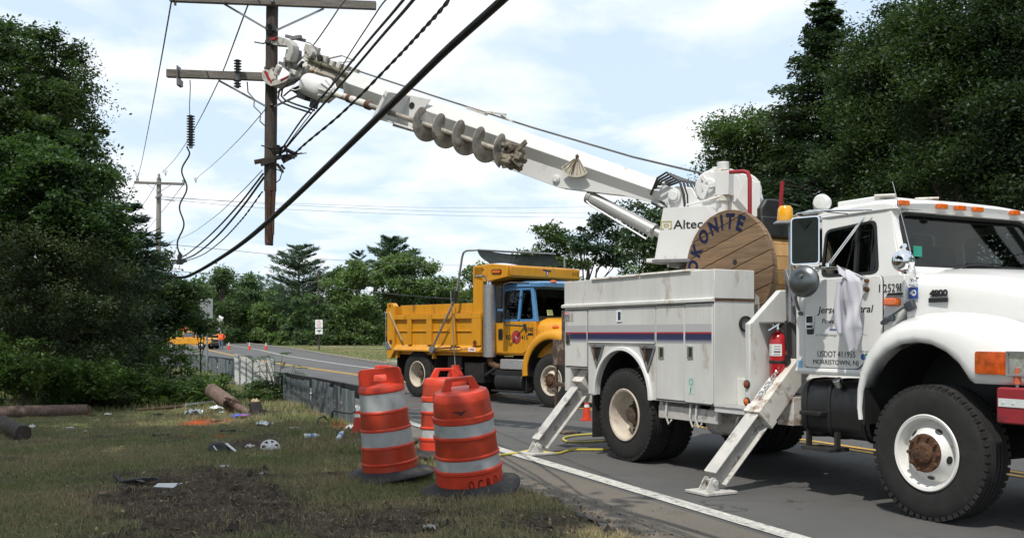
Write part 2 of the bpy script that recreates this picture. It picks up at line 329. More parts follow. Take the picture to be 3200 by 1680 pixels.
def asphaltM(name, base, lite, spots, crack=.5):
    m = bpy.data.materials.new(name); m.use_nodes = True; t = m.node_tree; b = t.nodes['Principled BSDF']; L = t.links.new
    tc = N('ShaderNodeTexCoord', t)
    def noise(sc, det=6, rough=.6):
        n = N('ShaderNodeTexNoise', t); n.inputs['Scale'].default_value = sc; n.inputs['Detail'].default_value = det; n.inputs['Roughness'].default_value = rough; L(tc.outputs['Object'], n.inputs['Vector']); return n.outputs[0]
    def ramp(src, a, c): 
        r = N('ShaderNodeValToRGB', t); r.color_ramp.elements[0].position = a; r.color_ramp.elements[1].position = c; L(src, r.inputs[0]); return r.outputs[0]
    def mix(f, a, c):
        x = N('ShaderNodeMix', t, data_type='RGBA'); L(f, x.inputs[0])
        for v, s_ in ((a, 6), (c, 7)):
            if isinstance(v, tuple): x.inputs[s_].default_value = (*v, 1)
            else: L(v, x.inputs[s_])
        return x.outputs[2]
    c = mix(ramp(noise(.5), .35, .68), base, lite)
    c = mix(ramp(noise(150, 2), .56, .78), c, spots)
    c = mix(ramp(noise(260, 2), .62, .75), c, tuple(x * .35 for x in base))
    c = mix(ramp(noise(1.7, 8, .7), .58, .80), c, tuple(x * .62 for x in base))
    v = N('ShaderNodeTexVoronoi', t, feature='DISTANCE_TO_EDGE'); v.inputs['Scale'].default_value = .42
    nn = N('ShaderNodeTexNoise', t); nn.inputs['Scale'].default_value = 1.3; nn.inputs['Detail'].default_value = 5; L(tc.outputs['Object'], nn.inputs['Vector'])
    va = N('ShaderNodeVectorMath', t, operation='MULTIPLY_ADD'); L(nn.outputs['Color'], va.inputs[0]); va.inputs[1].default_value = (2, 2, 2); L(tc.outputs['Object'], va.inputs[2]); L(va.outputs[0], v.inputs['Vector'])
    r = N('ShaderNodeMapRange', t); r.inputs[1].default_value = 0; r.inputs[2].default_value = .010; r.inputs[3].default_value = crack; r.inputs[4].default_value = 0; L(v.outputs['Distance'], r.inputs[0])
    c = mix(r.outputs[0], c, tuple(x * .3 for x in base))
    L(c, b.inputs['Base Color']); b.inputs['Roughness'].default_value = .82; b.inputs['Specular IOR Level'].default_value = .35
    bp = N('ShaderNodeBump', t); bp.inputs['Strength'].default_value = .5; bp.inputs['Distance'].default_value = .008; L(noise(170, 3), bp.inputs['Height']); L(bp.outputs[0], b.inputs['Normal'])
    return m
ASPH = asphaltM('asphalt', (.068, .068, .067), (.098, .096, .092), (.22, .215, .20), .8)
SHOULD = asphaltM('gritty_shoulder_asphalt', (.11, .098, .082), (.155, .135, .11), (.26, .24, .20), .2)
def worn(name, col, amount):
    m = M(name, col, .7, var=.2, vs=30, dirt=amount, dcol=(.12, .115, .105), ds=14, bump=.2, bs=120); return m
LINEW = worn('white_road_paint', (.50, .49, .45), .46); LINEY = worn('yellow_road_paint', (.52, .30, .05), .35)
CONC = M('pale_concrete', (.42, .40, .35), .9, var=.15, vs=3, dirt=.3, dcol=(.2, .18, .13))
KERBM = M('weathered_kerb', (.20, .18, .155), .9, var=.25, vs=3, dirt=.3, dcol=(.09, .08, .06))
rg = lambda s_: .09 * math.sin(s_ * 2.1) + .07 * math.sin(s_ * 5.3 + 1) + .05 * math.sin(s_ * 11.7)
strip('road', lambda s_: tline(T_NEAR_EDGE, s_), lambda s_: tline(T_FAR_EDGE, s_), -40, 400, 0.0, ASPH, .25, lambda s_: rg(s_) if s_ < 60 else 0)
strip('road_shoulder', lambda s_: tline(T_NEAR_EDGE, s_) + .03, lambda s_: tline(T_NEAR_LINE, s_) - .16, -40, 16, .004, SHOULD, .2, rg)
strip('road_marking', lambda s_: tline(T_NEAR_LINE, s_) - .085, lambda s_: tline(T_NEAR_LINE, s_) + .095, -40, 140, .008, LINEW, 1)
strip('road_marking', lambda s_: tline(T_FAR_LINE, s_) - .07, lambda s_: tline(T_FAR_LINE, s_) + .07, -40, 330, .008, LINEW, 1)
strip('road_marking', lambda s_: tline(T_MID, s_) - .17, lambda s_: tline(T_MID, s_) - .06, -40, 200, .008, LINEY, 1)
strip('road_marking', lambda s_: tline(T_MID, s_) + .06, lambda s_: tline(T_MID, s_) + .17, -40, 200, .008, LINEY, 1)
# far kerb and bits of broken pavement beyond the road
kb = MB()
for s_ in np.arange(10, 150, 2.0):
    kb.bar((*road(s_, tline(T_FAR_EDGE, s_) + .1), .04), (*road(s_ + 1.98, tline(T_FAR_EDGE, s_ + 2) + .1), .04), .2, .17)
tag(kb.build('kerb', KERBM, bevel=.015), kind='structure')
strip('footpath', lambda s_: tline(T_FAR_EDGE, s_) + 1.4, lambda s_: tline(T_FAR_EDGE, s_) + 2.2 + .3 * math.sin(s_ * .8), 26, 44, .005, CONC, .7)
strip('footpath', lambda s_: 19 - (s_ - 60) * .12, lambda s_: 20.2 - (s_ - 60) * .12, 60, 112, .005, CONC, 1.5)

def lines(a, b, d0, d1, step, far):
    mid = np.arange(d0, d1, step); lo = d0 - np.cumsum(step * 1.22 ** np.arange(1, 60)); hi = d1 + np.cumsum(step * 1.22 ** np.arange(0, 60))
    return np.concatenate([[a], lo[lo > a][::-1], mid, hi[hi < b], [b]])
gx = lines(-900, 900, -7.5, 2.6, .05, 0); gy = lines(-500, 1600, 6.6, 17.5, .06, 0)
GX, GY = np.meshgrid(gx, gy)
def blob(x, y, px, py, r, k=1.0, asp=1.0):
    g = gnd(px, py); return k * np.exp(-(((x - g.x) / r) ** 2 + ((y - g.y) / (r * asp)) ** 2))
def dirt_mask(x, y):
    d = blob(x, y, 520, 1215, 1.0, 1.1, 1.1) + blob(x, y, 640, 1120, .8, .7) + blob(x, y, 440, 1300, .9, .8) + blob(x, y, 830, 1330, .7, .55) + blob(x, y, 610, 1300, .8, .9) \
        + blob(x, y, 790, 1085, 1.1, .55) + blob(x, y, 1330, 1320, .55, .8, .8) + blob(x, y, 700, 1040, .8, .5) + blob(x, y, 1000, 1330, .6, .35) + blob(x, y, 260, 1110, 1.2, .35) + blob(x, y, 1100, 1290, .5, .4)
    n = fbm(x, y, 1.7, 5, 3)
    s_, t_ = st(x, y); edge = np.exp(-np.maximum(-5.1 - t_, 0) / .35) * .55
    return np.clip((d + edge) * 1.45 + (n - .5) * 2.3 - .05, 0, 1)
def paint_mask(x, y):
    p = blob(x, y, 540, 1062, .38, 1.2) + blob(x, y, 480, 1068, .45, 1.0, .5) + blob(x, y, 500, 1100, .3, .5, .6) + blob(x, y, 590, 1100, .3, .5, .5) + blob(x, y, 858, 1075, .16, 1.3) + blob(x, y, 900, 1010, .4, .5) + blob(x, y, 845, 1045, .3, .4) + blob(x, y, 575, 1040, .16, 1.2)
    return np.clip((p - .25) * 1.5 + (fbm(x, y, 5, 3, 9) - .55) * 2.2 * (p > .2), 0, 1)
s_, t_ = st(GX, GY)
verge = np.clip((-5.15 - t_) / .35, 0, 1) * (GY < 60)
dm = dirt_mask(GX, GY)
GZ = -.03 + verge * (.02 + .05 * fbm(GX, GY, .9, 3, 1) + dm * (.17 * (fbm(GX, GY, 3.2, 4, 5) - .40) + .06 * (fbm(GX, GY, 13, 2, 6) - .5)) - .02 * dm)
def ground_z(x, y):
    x = np.asarray(x, float); y = np.asarray(y, float); a, b = st(x, y); v = np.clip((-5.15 - b) / .35, 0, 1); q = dirt_mask(x, y)
    return -.03 + v * (.02 + .05 * fbm(x, y, .9, 3, 1) + q * (.17 * (fbm(x, y, 3.2, 4, 5) - .40) + .06 * (fbm(x, y, 13, 2, 6) - .5)) - .02 * q)
def gz(x, y): return float(ground_z(np.array([x]), np.array([y]))[0])
ny, nx = GX.shape; idx = np.arange(ny * nx).reshape(ny, nx)
Q = np.stack([idx[:-1, :-1], idx[:-1, 1:], idx[1:, 1:], idx[1:, :-1]], -1).reshape(-1, 4)
gm = bpy.data.materials.new('turf_and_soil'); gm.use_nodes = True; t = gm.node_tree; b = t.nodes['Principled BSDF']; L = t.links.new
tc = N('ShaderNodeTexCoord', t)
def gnoise(sc, det=6, ro=.62):
    n = N('ShaderNodeTexNoise', t); n.inputs['Scale'].default_value = sc; n.inputs['Detail'].default_value = det; n.inputs['Roughness'].default_value = ro; L(tc.outputs['Object'], n.inputs['Vector']); return n.outputs[0]
def gramp(src, a, c, lo=0, hi=1):
    r = N('ShaderNodeMapRange', t); r.inputs[1].default_value = a; r.inputs[2].default_value = c; r.inputs[3].default_value = lo; r.inputs[4].default_value = hi; L(src, r.inputs[0]); return r.outputs[0]
def gmix(f, a, c):
    x = N('ShaderNodeMix', t, data_type='RGBA'); L(f, x.inputs[0])
    for v, k in ((a, 6), (c, 7)):
        if isinstance(v, tuple): x.inputs[k].default_value = (*v, 1)
        else: L(v, x.inputs[k])
    return x.outputs[2]
grass = gmix(gramp(gnoise(.35), .38, .62), (0.093, 0.116, 0.043), (0.172, 0.178, 0.076))
grass = gmix(gramp(gnoise(22, 9, .7), .42, .62), grass, (0.058, 0.066, 0.028))
grass = gmix(gramp(gnoise(5, 9), .55, .72), grass, (0.261, 0.221, 0.118))
soil = gmix(gramp(gnoise(5, 9), .35, .65), (.040, .031, .023), (.105, .080, .056))
soil = gmix(gramp(gnoise(45, 8, .7), .5, .68), soil, (.17, .132, .092))
soil = gmix(gramp(gnoise(28, 8, .7), .52, .68), soil, (.040, .030, .023))
at_d = N('ShaderNodeAttribute', t, attribute_name='bare'); at_p = N('ShaderNodeAttribute', t, attribute_name='sprayed')
col = gmix(at_d.outputs['Fac'], grass, soil); col = gmix(at_p.outputs['Fac'], col, (.50, .085, .02))
L(col, b.inputs['Base Color']); b.inputs['Roughness'].default_value = .95; b.inputs['Specular IOR Level'].default_value = .15
bp = N('ShaderNodeBump', t); bp.inputs['Strength'].default_value = .7; bp.inputs['Distance'].default_value = .03; L(gnoise(35, 6), bp.inputs['Height']); L(bp.outputs[0], b.inputs['Normal'])
G = fastmesh('ground', np.stack([GX, GY, GZ], -1).reshape(-1, 3), Q, gm, smooth=True, attr={'bare': (dm * verge).ravel(), 'sprayed': (paint_mask(GX, GY) * verge).ravel() * .8})
tag(G, kind='structure')
# grass blades: nobody could count them
bmat = bpy.data.materials.new('grass_blade'); bmat.use_nodes = True; t = bmat.node_tree; b = t.nodes['Principled BSDF']; L = t.links.new
a0 = N('ShaderNodeAttribute', t, attribute_name='dry'); a1 = N('ShaderNodeAttribute', t, attribute_name='sprayed'); gg = N('ShaderNodeNewGeometry', t)
c = gmix(gg.outputs['Random Per Island'], (0.096, 0.157, 0.046), (0.176, 0.225, 0.078)); c = gmix(a0.outputs['Fac'], c, (0.340, 0.271, 0.157)); c = gmix(a1.outputs['Fac'], c, (.55, .09, .02))
L(c, b.inputs['Base Color']); b.inputs['Roughness'].default_value = .6; b.inputs['Specular IOR Level'].default_value = .25
def blades(n, y0, y1, hmin, hmax, wd, keep, seed, name='grass', tmax=-5.2):
    r = np.random.default_rng(seed); y = 1 / r.uniform(1 / y1, 1 / y0, n)
    lo = (-60 - CX_) / F_ * y; hi = RO[0] + (tmax - (y - RO[1]) * RP[1]) / RP[0]; x = lo + (hi - lo) * r.random(n)
    k = (hi > lo) & keep(x, y, r.random(n)); x = x[k]; y = y[k]; n = len(x)
    z = ground_z(x, y) - .004; h = r.uniform(hmin, hmax, n) * (.6 + .8 * fbm(x, y, .8, 3, 21)); a = r.uniform(0, 2 * np.pi, n); ln = r.uniform(.2, .9, n) * h; b_ = r.uniform(0, 2 * np.pi, n)
    dx = np.cos(a) * wd; dy = np.sin(a) * wd; tx = np.cos(b_) * ln; ty = np.sin(b_) * ln
    P = np.stack([np.stack([x - dx, y - dy, z], -1), np.stack([x + dx, y + dy, z], -1), np.stack([x + tx * .35 + dx * .7, y + ty * .35 + dy * .7, z + h * .6], -1), np.stack([x + tx, y + ty, z + h * .95], -1), np.stack([x + tx * .35 - dx * .7, y + ty * .35 - dy * .7, z + h * .6], -1)], 1)
    i = np.arange(n)[:, None] * 5; Qd = np.concatenate([i + [0, 1, 2, 4], ], 0); Tr = np.concatenate([i + [4, 2, 3, 3]], 0)
    dry = np.clip(fbm(x, y, 1.1, 4, 31) * 2.2 - .55 + r.normal(0, .38, n) + (r.random(n) < .15) * .6 - (hmax > .1) * .35 + dirt_mask(x, y) * .35, 0, 1); sp = paint_mask(x, y) * (r.random(n) < .75)
    # two-part blade: lower quad, pointed upper triangle
    me_v = P.reshape(-1, 3); me = bpy.data.meshes.new(name)
    me.vertices.add(len(me_v)); me.vertices.foreach_set('co', me_v.astype(np.float32).ravel())
    lp = np.concatenate([Qd, Tr[:, :3]], 1).ravel(); me.loops.add(len(lp)); me.loops.foreach_set('vertex_index', lp.astype(np.int32))
    ls = (np.arange(n)[:, None] * 7 + [0, 4]).ravel(); me.polygons.add(2 * n); me.polygons.foreach_set('loop_start', ls.astype(np.int32)); me.materials.append(bmat); me.update(calc_edges=True)
    for an, av in (('dry', dry), ('sprayed', sp)):
        q = me.attributes.new(an, 'FLOAT', 'POINT'); q.data.foreach_set('value', np.repeat(av, 5).astype(np.float32))
    o = bpy.data.objects.new(name, me); C.objects.link(o); tag(o, kind='stuff'); return o
blades(230000, 6.9, 19, .018, .055, .0022, lambda x, y, u: u > dirt_mask(x, y) * 1.02, 1)
def lush(x, y, u):
    s_, t_ = st(x, y); m = .8 * np.exp(-((t_ + 6.0) / .7) ** 2) * (y > 12.2) + blob(x, y, 640, 1035, .5, .8) + blob(x, y, 850, 1090, .8, .6) + np.clip((y - 17.5) / 4, 0, 1) * .8 + blob(x, y, 1080, 1180, .5, .5)
    return (u < m * (1.1 - dirt_mask(x, y)))
blades(80000, 11, 30, .05, .15, .0035, lush, 2)
blades(26000, 6.9, 17, .02, .06, .0022, lambda x, y, u: (dirt_mask(x, y) > .3) & (u < .22 + .5 * (fbm(x, y, 2.3, 3, 77) > .52)), 3)
blades(46000, 6.9, 18, .05, .10, .0026, lambda x, y, u: (fbm(x, y, 3.1, 3, 55) > .58) & (u > dirt_mask(x, y)), 4)
# verge in the sun beyond the road, thin
def farverge(n, seed):
    r = np.random.default_rng(seed); s_ = r.uniform(14, 110, n); t_ = np.interp(s_, SS, T_FAR_EDGE) + .25 + r.random(n) ** 1.3 * 14
    x = RO[0] + RD[0] * s_ + RP[0] * t_; y = RO[1] + RD[1] * s_ + RP[1] * t_; h = r.uniform(.05, .16, n); a = r.uniform(0, 6.28, n); wd = .014
    dx = np.cos(a) * wd; dy = np.sin(a) * wd; z = np.full(n, -.03)
    P = np.stack([np.stack([x - dx, y - dy, z], -1), np.stack([x + dx, y + dy, z], -1), np.stack([x + r.normal(0, .05, n), y + r.normal(0, .05, n), z + h], -1)], 1)
    d = np.clip(fbm(x, y, .35, 4, 8) * 2.4 - .85 + r.normal(0, .2, n), 0, 1)
    o = fastmesh('grass', P.reshape(-1, 3), np.arange(3 * n).reshape(n, 3), bmat, attr={'dry': np.repeat(d, 3), 'sprayed': np.zeros(3 * n)}); tag(o, kind='stuff')
farverge(60000, 5)
# crumbs of soil on the torn verge
r = np.random.default_rng(9); n = 16000; y = 1 / r.uniform(1 / 18, 1 / 7, n); x = (-60 - CX_) / F_ * y + r.random(n) * 8
k = (r.random(n) < dirt_mask(x, y) ** 1.5) & (st(x, y)[1] < -4.5 - .75 * r.random(n) ** .4); x = x[k]; y = y[k]; n = len(x); z = np.where(st(x, y)[1] > -5.3, .006, ground_z(x, y))
sz = r.uniform(.006, .022, n) * (1 + 1.5 * (r.random(n) > .96)) * np.where(st(x, y)[1] > -5.25, .5, 1); base = np.array([(1, 0, 0), (-.4, .9, 0), (-.4, -.9, 0), (.1, .1, 1)])
P = base[None] * sz[:, None, None] * r.uniform(.6, 1.4, (n, 4, 3)); P[:, :, 0] += x[:, None]; P[:, :, 1] += y[:, None]; P[:, :, 2] += z[:, None]
Tq = (np.arange(n)[:, None, None] * 4 + np.array([(0, 1, 3), (1, 2, 3), (2, 0, 3)])[None]).reshape(-1, 3)
tag(fastmesh('dirt', P.reshape(-1, 3), Tq, M('soil_crumb', (.065, .050, .036), .95, var=.4, island=.4)), kind='stuff')

r = np.random.default_rng(19); n = 5200; y = 1 / r.uniform(1 / 19, 1 / 6.9, n); x = (-60 - CX_) / F_ * y + r.random(n) * 8; k = st(x, y)[1] < -5.0; x = x[k]; y = y[k]; n = len(x); z = np.where(st(x, y)[1] > -5.3, .008, ground_z(x, y) + r.uniform(.004, .03, n))
a = r.uniform(0, 6.28, n); L0 = r.uniform(.010, .034, n); W0 = L0 * r.uniform(.12, .5, n); tz = r.uniform(-.35, .35, n); c, s_ = np.cos(a), np.sin(a)
P = np.stack([np.stack([x - c * L0, y - s_ * L0, z - tz * L0], -1), np.stack([x + s_ * W0, y - c * W0, z + .3 * W0], -1), np.stack([x + c * L0, y + s_ * L0, z + tz * L0], -1), np.stack([x - s_ * W0, y + c * W0, z + .3 * W0], -1)], 1).reshape(-1, 3)
tag(fastmesh('fallen_leaves', P, np.arange(4 * n).reshape(n, 4), M('dry_leaf_litter', (.22, .16, .09), .9, var=.3, island=.5)), kind='stuff')
# ---------------------------------------------------------------- the digger derrick line truck
LT = thing('line_truck', 'white utility digger truck with raised boom, striped body and outriggers down', 'truck', (2.380, 12.2675, 0), R(-61.824))
def arc(cx, cz, r, a0, a1, n): return [(cx + r * math.cos(R(a0 + (a1 - a0) * i / n)), cz + r * math.sin(R(a0 + (a1 - a0) * i / n))) for i in range(n + 1)]
# wheels ------------------------------------------------------
def tyre_mesh(Ro, w_, side):
    """tyre about local z, outer face at z = 0, running to z = w_"""
    ri = Ro * .535
    prof = [(ri, .012), (ri + .03, .0), (ri + .08, -.004), (Ro * .80, -.010), (Ro * .90, .0), (Ro * .955, .012), (Ro * .985, .03), (Ro - .006, .045)]
    g = .013
    for k in range(4):
        z0 = .045 + (w_ - .09) * (k + .55) / 4.6; prof += [(Ro, z0), (Ro - g, z0 + .003), (Ro - g, z0 + .014), (Ro, z0 + .017)]
    prof += [(Ro - .006, w_ - .045), (Ro * .985, w_ - .03), (Ro * .955, w_ - .012), (Ro * .90, w_), (Ro * .80, w_ + .01), (ri + .03, w_), (ri, w_ - .012)]
    m = MB().lathe(prof, 72)
    n = 54
    for i in range(n):                                   # shoulder lugs
        for zc, ph in ((.028, 0), (w_ - .028, .5)):
            a = 2 * math.pi * (i + ph) / n; Xm = Matrix.Rotation(a, 4, 'Z') @ Matrix.Translation((Ro - .019, 0, zc))
            m.box(-.02, .0195, -.020, .020, -.020, .020, X=Xm)
    return m
def bolts(m, n, r, z, rb, h, mi=0, ph=0):
    for i in range(n):
        a = 2 * math.pi * i / n + ph; m.cyl((r * math.cos(a), r * math.sin(a), z), (r * math.cos(a), r * math.sin(a), z - h), rb, rb * .85, 6, mi)
def disc_with_holes(m, r0, r1, z0, z1, nh, rh, rad, mi=0, mh=1):
    """dished disc r0..r1, with nh round hand holes shown as dark wells"""
    m.lathe([(r1, z1), ((r0 + r1) / 2 + .02, z0 * .6 + z1 * .4), (r0, z0)], 40, mi)
    for i in range(nh):
        a = 2 * math.pi * i / nh + .35; zc = (z0 + z1) / 2
        m.lathe([(rh, .004), (rh, -.008), (rh * .8, -.006), (0.001, .0)], 14, mh, X=Matrix.Translation((rad * math.cos(a), rad * math.sin(a), zc)) @ Matrix.Diagonal((1, 1.0, 1, 1)))
AX = Matrix.Rotation(R(-90), 4, 'X')                      # lathe z -> +y (inward for the right-hand side)
def wheel(parent, x, y, front, rimm, hubm, flip=False, Ro=.545, W=.29, z=None, sub=True):
    X = Matrix.Translation((x, y, Ro if z is None else z)) @ (Matrix.Rotation(R(180), 4, 'Z') if flip else Matrix.Identity(4)) @ AX
    o = tyre_mesh(Ro, W, 1).build('wheel', RUBBER, parent, X=X, ang=50)
    if not sub: return o
    ri = Ro * .535; m = MB()
    m.lathe([(ri - .004, .06), (ri, .02), (ri + .018, -.006), (ri + .010, -.014), (ri - .012, -.008), (ri - .022, .02), (ri - .035, .07)], 56)
    if front:
        m.lathe([(ri - .035, .07), (ri - .045, .078), (ri - .062, .060), (.165, -.004), (.155, -.014), (.10, -.016)], 56)
        for i in range(5):
            a = 2 * math.pi * i / 5 + 1.45; rr = ri - .078
            m.lathe([(.023, .004), (.0005, .0055)], 16, 1, X=Matrix.Translation((.198 * math.cos(a), .198 * math.sin(a), .029)) @ Matrix.Rotation(a, 4, 'Z') @ Matrix.Rotation(R(135), 4, 'Y') @ Matrix.Diagonal((1, 1.45, 1, 1)))
        m.build('rim', [rimm, BLACK], o)
        h = MB(); h.lathe([(.155, -.012), (.155, -.022), (.125, -.027), (.088, -.028), (.085, -.045), (.07, -.055), (.03, -.058), (.001, -.058)], 28)
        bolts(h, 10, .138, -.02, .017, .032); bolts(h, 8, .058, -.05, .009, .012)
        h.build('hub', hubm, o)
    else:
        m.lathe([(ri - .035, .07), (ri - .045, .16), (ri - .06, .185), (.16, .19), (.14, .185), (.13, .15)], 56)
        for i in range(5):
            a = 2 * math.pi * i / 5 + .6; rr = ri - .085
            m.lathe([(.030, -.004), (.026, -.006), (.024, .0), (.0005, .0)], 14, 1, X=Matrix.Translation((rr * math.cos(a), rr * math.sin(a), .186)))
        m.build('rim', [rimm, BLACK], o)
        h = MB(); h.lathe([(.13, .19), (.12, .15), (.10, .13), (.095, .09), (.08, .08), (.001, .078)], 28); bolts(h, 10, .15, .185, .016, .03); bolts(h, 8, .06, .082, .009, .012)
        h.build('hub', M('dusty_hub', (.085, .06, .042), .75, var=.35, vs=14, dirt=.3), o)
    return o
wheel(LT, 4.227, -1.2, True, WRIM, RUST)
wheel(LT, 4.227, 1.2, True, WRIM, RUST, flip=True)
wheel(LT, 0, -1.2, False, DULLRIM, RUST); wheel(LT, 0, 1.2, False, DULLRIM, RUST, flip=True)
wheel(LT, 0, -.88, False, DULLRIM, RUST, sub=False); wheel(LT, 0, .88, False, DULLRIM, RUST, flip=True, sub=False)
ch = MB()
for y in (-.43, .43): ch.box(-1.4, 5.0, y - .04, y + .04, .62, .88)
ch.cyl((0, -.9, .545), (0, .9, .545), .09); ch.cyl((4.227, -.9, .5), (4.227, .9, .5), .07); ch.lathe([(.001, -.2), (.16, -.14), (.2, 0), (.16, .14), (.001, .2)], 16, X=xf((0, 0, .545)))
ch.cyl((.2, 0, .6), (3.0, 0, .75), .05)
for x in (-.5, .5): ch.bar((x, -.47, .66), (x * .1, -.47, .56), .08, .05); ch.bar((x, .47, .66), (x * .1, .47, .56), .08, .05)
ch.box(2.7, 3.3, .5, .95, .5, .98); ch.box(3.3, 4.9, -.4, .4, .7, 1.3); ch.box(-1.2, 1.6, -.6, .6, .88, 1.02)
ch.build('chassis', DARK, LT, bevel=.01)
# utility body --------------------------------------------------
bd = MB()
def side_poly(): return [(-1.35, 1.835), (1.62, 1.835), (1.62, .75)] + arc(-.05, .75, .555, 0, 180, 22) + [(-.79, .75), (-.79, 1.06), (-1.22, 1.06), (-1.22, .76), (-1.35, .76)]
bd.prism(side_poly(), -1.2, -.66); bd.prism(side_poly(), .66, 1.2)
for a, b_ in ((-1.2, -.66), (.66, 1.2)): bd.box(-1.365, 1.62, a, b_, 1.862, 2.165)
bd.box(-1.35, 1.62, -.655, .655, 1.02, 1.1)
bd.box(-1.35, -1.29, -.655, .655, 1.1, 1.5)
bd.box(1.622, 2.08, -1.2, 1.2, .69, .745); bd.box(1.622, 1.99, -.9, 1.2, .748, 1.03)
bd.build('utility_body', WBODY, LT, bevel=.006)
lg = MB(); lg.prism([(-1.24, 1.828), (-1.24, 1.862), (-1.20, 1.876), (-1.19, 1.828)], -1.38, 1.625, 'x'); lg.build('drip_rail', WBODY, LT, bevel=.004)
lid = MB()
lid.box(-.70, .30, -1.205, -.68, 2.167, 2.185); lid.box(.315, 1.24, -1.205, -.68, 2.167, 2.187)
lid.cyl((-.70, -1.21, 2.165), (.30, -1.21, 2.165), .011); lid.cyl((.32, -1.21, 2.168), (1.24, -1.21, 2.168), .011)
lid.build('bin_lid', WRUST, LT, bevel=.004)
seam = MB(); seam.box(1.621, 1.629, -1.195, -.665, 1.842, 1.856); seam.build('rusted_seam', RUST, LT)
tr = MB(); A = arc(-.05, .745, .555, 0, 180, 30); B_ = arc(-.05, .745, .60, 0, 180, 30)
rings = []
for (x0, z0), (x1, z1) in zip(A, B_): rings.append([(x0, -1.19, z0), (x0, -1.235, z0), (x1, -1.232, z1), (x1, -1.19, z1)])
tr.loft(rings); tr.build('wheel_arch_trim', WHITE, LT, bevel=.006)
wl = MB(); rings = [[(x, y, z) for y in (-1.15, -.55)] for x, z in arc(-.05, .75, .55, -5, 185, 20)]; wl.loft(rings, caps=False, closed=False); wl.box(-.8, .6, -.56, -.54, .6, 1.4); wl.build('wheel_well', BLACK, LT)
mf = MB(); mf.box(-.70, -.68, -1.2, -.62, .22, .76); mf.build('mud_flap', RUBBER, LT)
# doors with the printed stripe
stripeM = bpy.data.materials.new('printed_stripe'); stripeM.use_nodes = True; t = stripeM.node_tree; b = t.nodes['Principled BSDF']; L = t.links.new
tc = N('ShaderNodeTexCoord', t); sp = N('ShaderNodeSeparateXYZ', t); L(tc.outputs['Object'], sp.inputs[0])
mr = N('ShaderNodeMapRange', t); mr.inputs[1].default_value = 1.38; mr.inputs[2].default_value = 1.64; L(sp.outputs[2], mr.inputs[0])
cr = N('ShaderNodeValToRGB', t); cr.color_ramp.interpolation = 'LINEAR'; e = cr.color_ramp.elements
e[0].position = 0; e[0].color = (.55, .55, .55, 1); e[1].position = .22; e[1].color = (.028, .035, .10, 1)
for p, c in ((.45, (.016, .02, .07, 1)), (.452, (.36, .02, .03, 1)), (.52, (.36, .02, .03, 1)), (.524, (.43, .43, .44, 1)), (1, (.43, .43, .44, 1))): q = e.new(p); q.color = c
L(mr.outputs[0], cr.inputs[0]); L(cr.outputs[0], b.inputs['Base Color']); b.inputs['Roughness'].default_value = .4
def door(x0, x1, z0, z1, latch, label=None):
    m = MB(); m.box(x0, x1, -1.214, -1.20, z0, z1); 
    d = m.build('compartment_door', WBODY, LT, bevel=.004); gp = MB(); gp.box(x0 - .011, x1 + .011, -1.2025, -1.199, z0 - .011, z1 + .011); gp.build('door_gap', BLACK, d)
    s_ = MB(); zt = 1.60; s_.add([(x0 + .004, -1.2155, 1.395), (x1 - .004, -1.2155, 1.395), (x1 - .004, -1.2155, zt), (x0 + .004, -1.2155, zt)], [(0, 1, 2, 3)]); s_.build('stripe', stripeM, d)
    if latch:
        lx, lz = latch; k = MB(); k.frame([(lx - .05, -1.216, lz - .065), (lx + .05, -1.216, lz - .065), (lx + .05, -1.216, lz + .065), (lx - .05, -1.216, lz + .065)], [(lx - .035, -1.216, lz - .05), (lx + .035, -1.216, lz - .05), (lx + .035, -1.216, lz + .05), (lx - .035, -1.216, lz + .05)], (0, -.008, 0), 0)
        k.box(lx - .034, lx + .034, -1.217, -1.2145, lz - .05, lz + .05, 1); k.bar((lx - .012, -1.226, lz - .045), (lx - .012, -1.226, lz + .045), .02, .012, 0)
        k.build('latch', [CHROME, BLACK], d)
    return d
door(-1.315, -.80, 1.085, 1.79, (-1.24, 1.43)); door(-.775, .615, 1.40, 1.80, (-.08, 1.705)); door(.645, 1.135, .775, 1.805, (.74, 1.29)); door(1.155, 1.60, .765, 1.815, (1.25, 1.30))
hg = MB()
for x in (.63, 1.145, 1.605): hg.cyl((x, -1.206, .78), (x, -1.206, 1.81), .007, n=6)
hg.cyl((-.77, -1.212, 1.392), (.61, -1.212, 1.392), .009, n=6); hg.build('hinge', WBODY, LT)
for x0, x1, xb in ((-.73, -.42, -.575), (.31, .63, .475)):
    m = MB(); o3 = [(x0, -1.202, 1.36), (x1, -1.202, 1.36), (xb, -1.202, 1.06)]; c3 = Vector(((x0 + x1 + xb) / 3, -1.202, 1.26)); i3 = [tuple(c3 + (Vector(p) - c3) * .74) for p in o3]
    m.frame(o3, i3, (0, -.015, 0), 0); m.add([(p[0], -1.2035, p[2]) for p in i3], [(0, 1, 2)], 1); m.bar((xb - .05, -1.21, 1.36), (xb - .05, -1.21, 1.17), .02, .02, 2)
    m.build('chock_holder', [GREY, BLACK, RUST], LT)
dec = MB(); dec.box(-1.325, -1.20, -1.2175, -1.215, 1.655, 1.775, 0); dec.box(-1.32, -1.205, -1.2185, -1.2175, 1.735, 1.77, 1); dec.box(-1.32, -1.205, -1.2185, -1.2175, 1.66, 1.732, 2); dec.box(-1.185, -1.12, -1.2175, -1.215, 1.655, 1.76, 3)
def side(x, z, y=-1.219): return Matrix.Translation((x, y, z)) @ Matrix.Rotation(R(90), 4, 'X')
dec.text('DANGER', .10, .022, side(-1.313, 1.742), 0)
for i in range(4): dec.text('KEEP CLEAR OF LINES'[:14 + i], .095, .009, side(-1.31, 1.715 - i * .015), 0)
dec.build('warning_decal', [PAPERM, RINK, INK, GINK], LT)
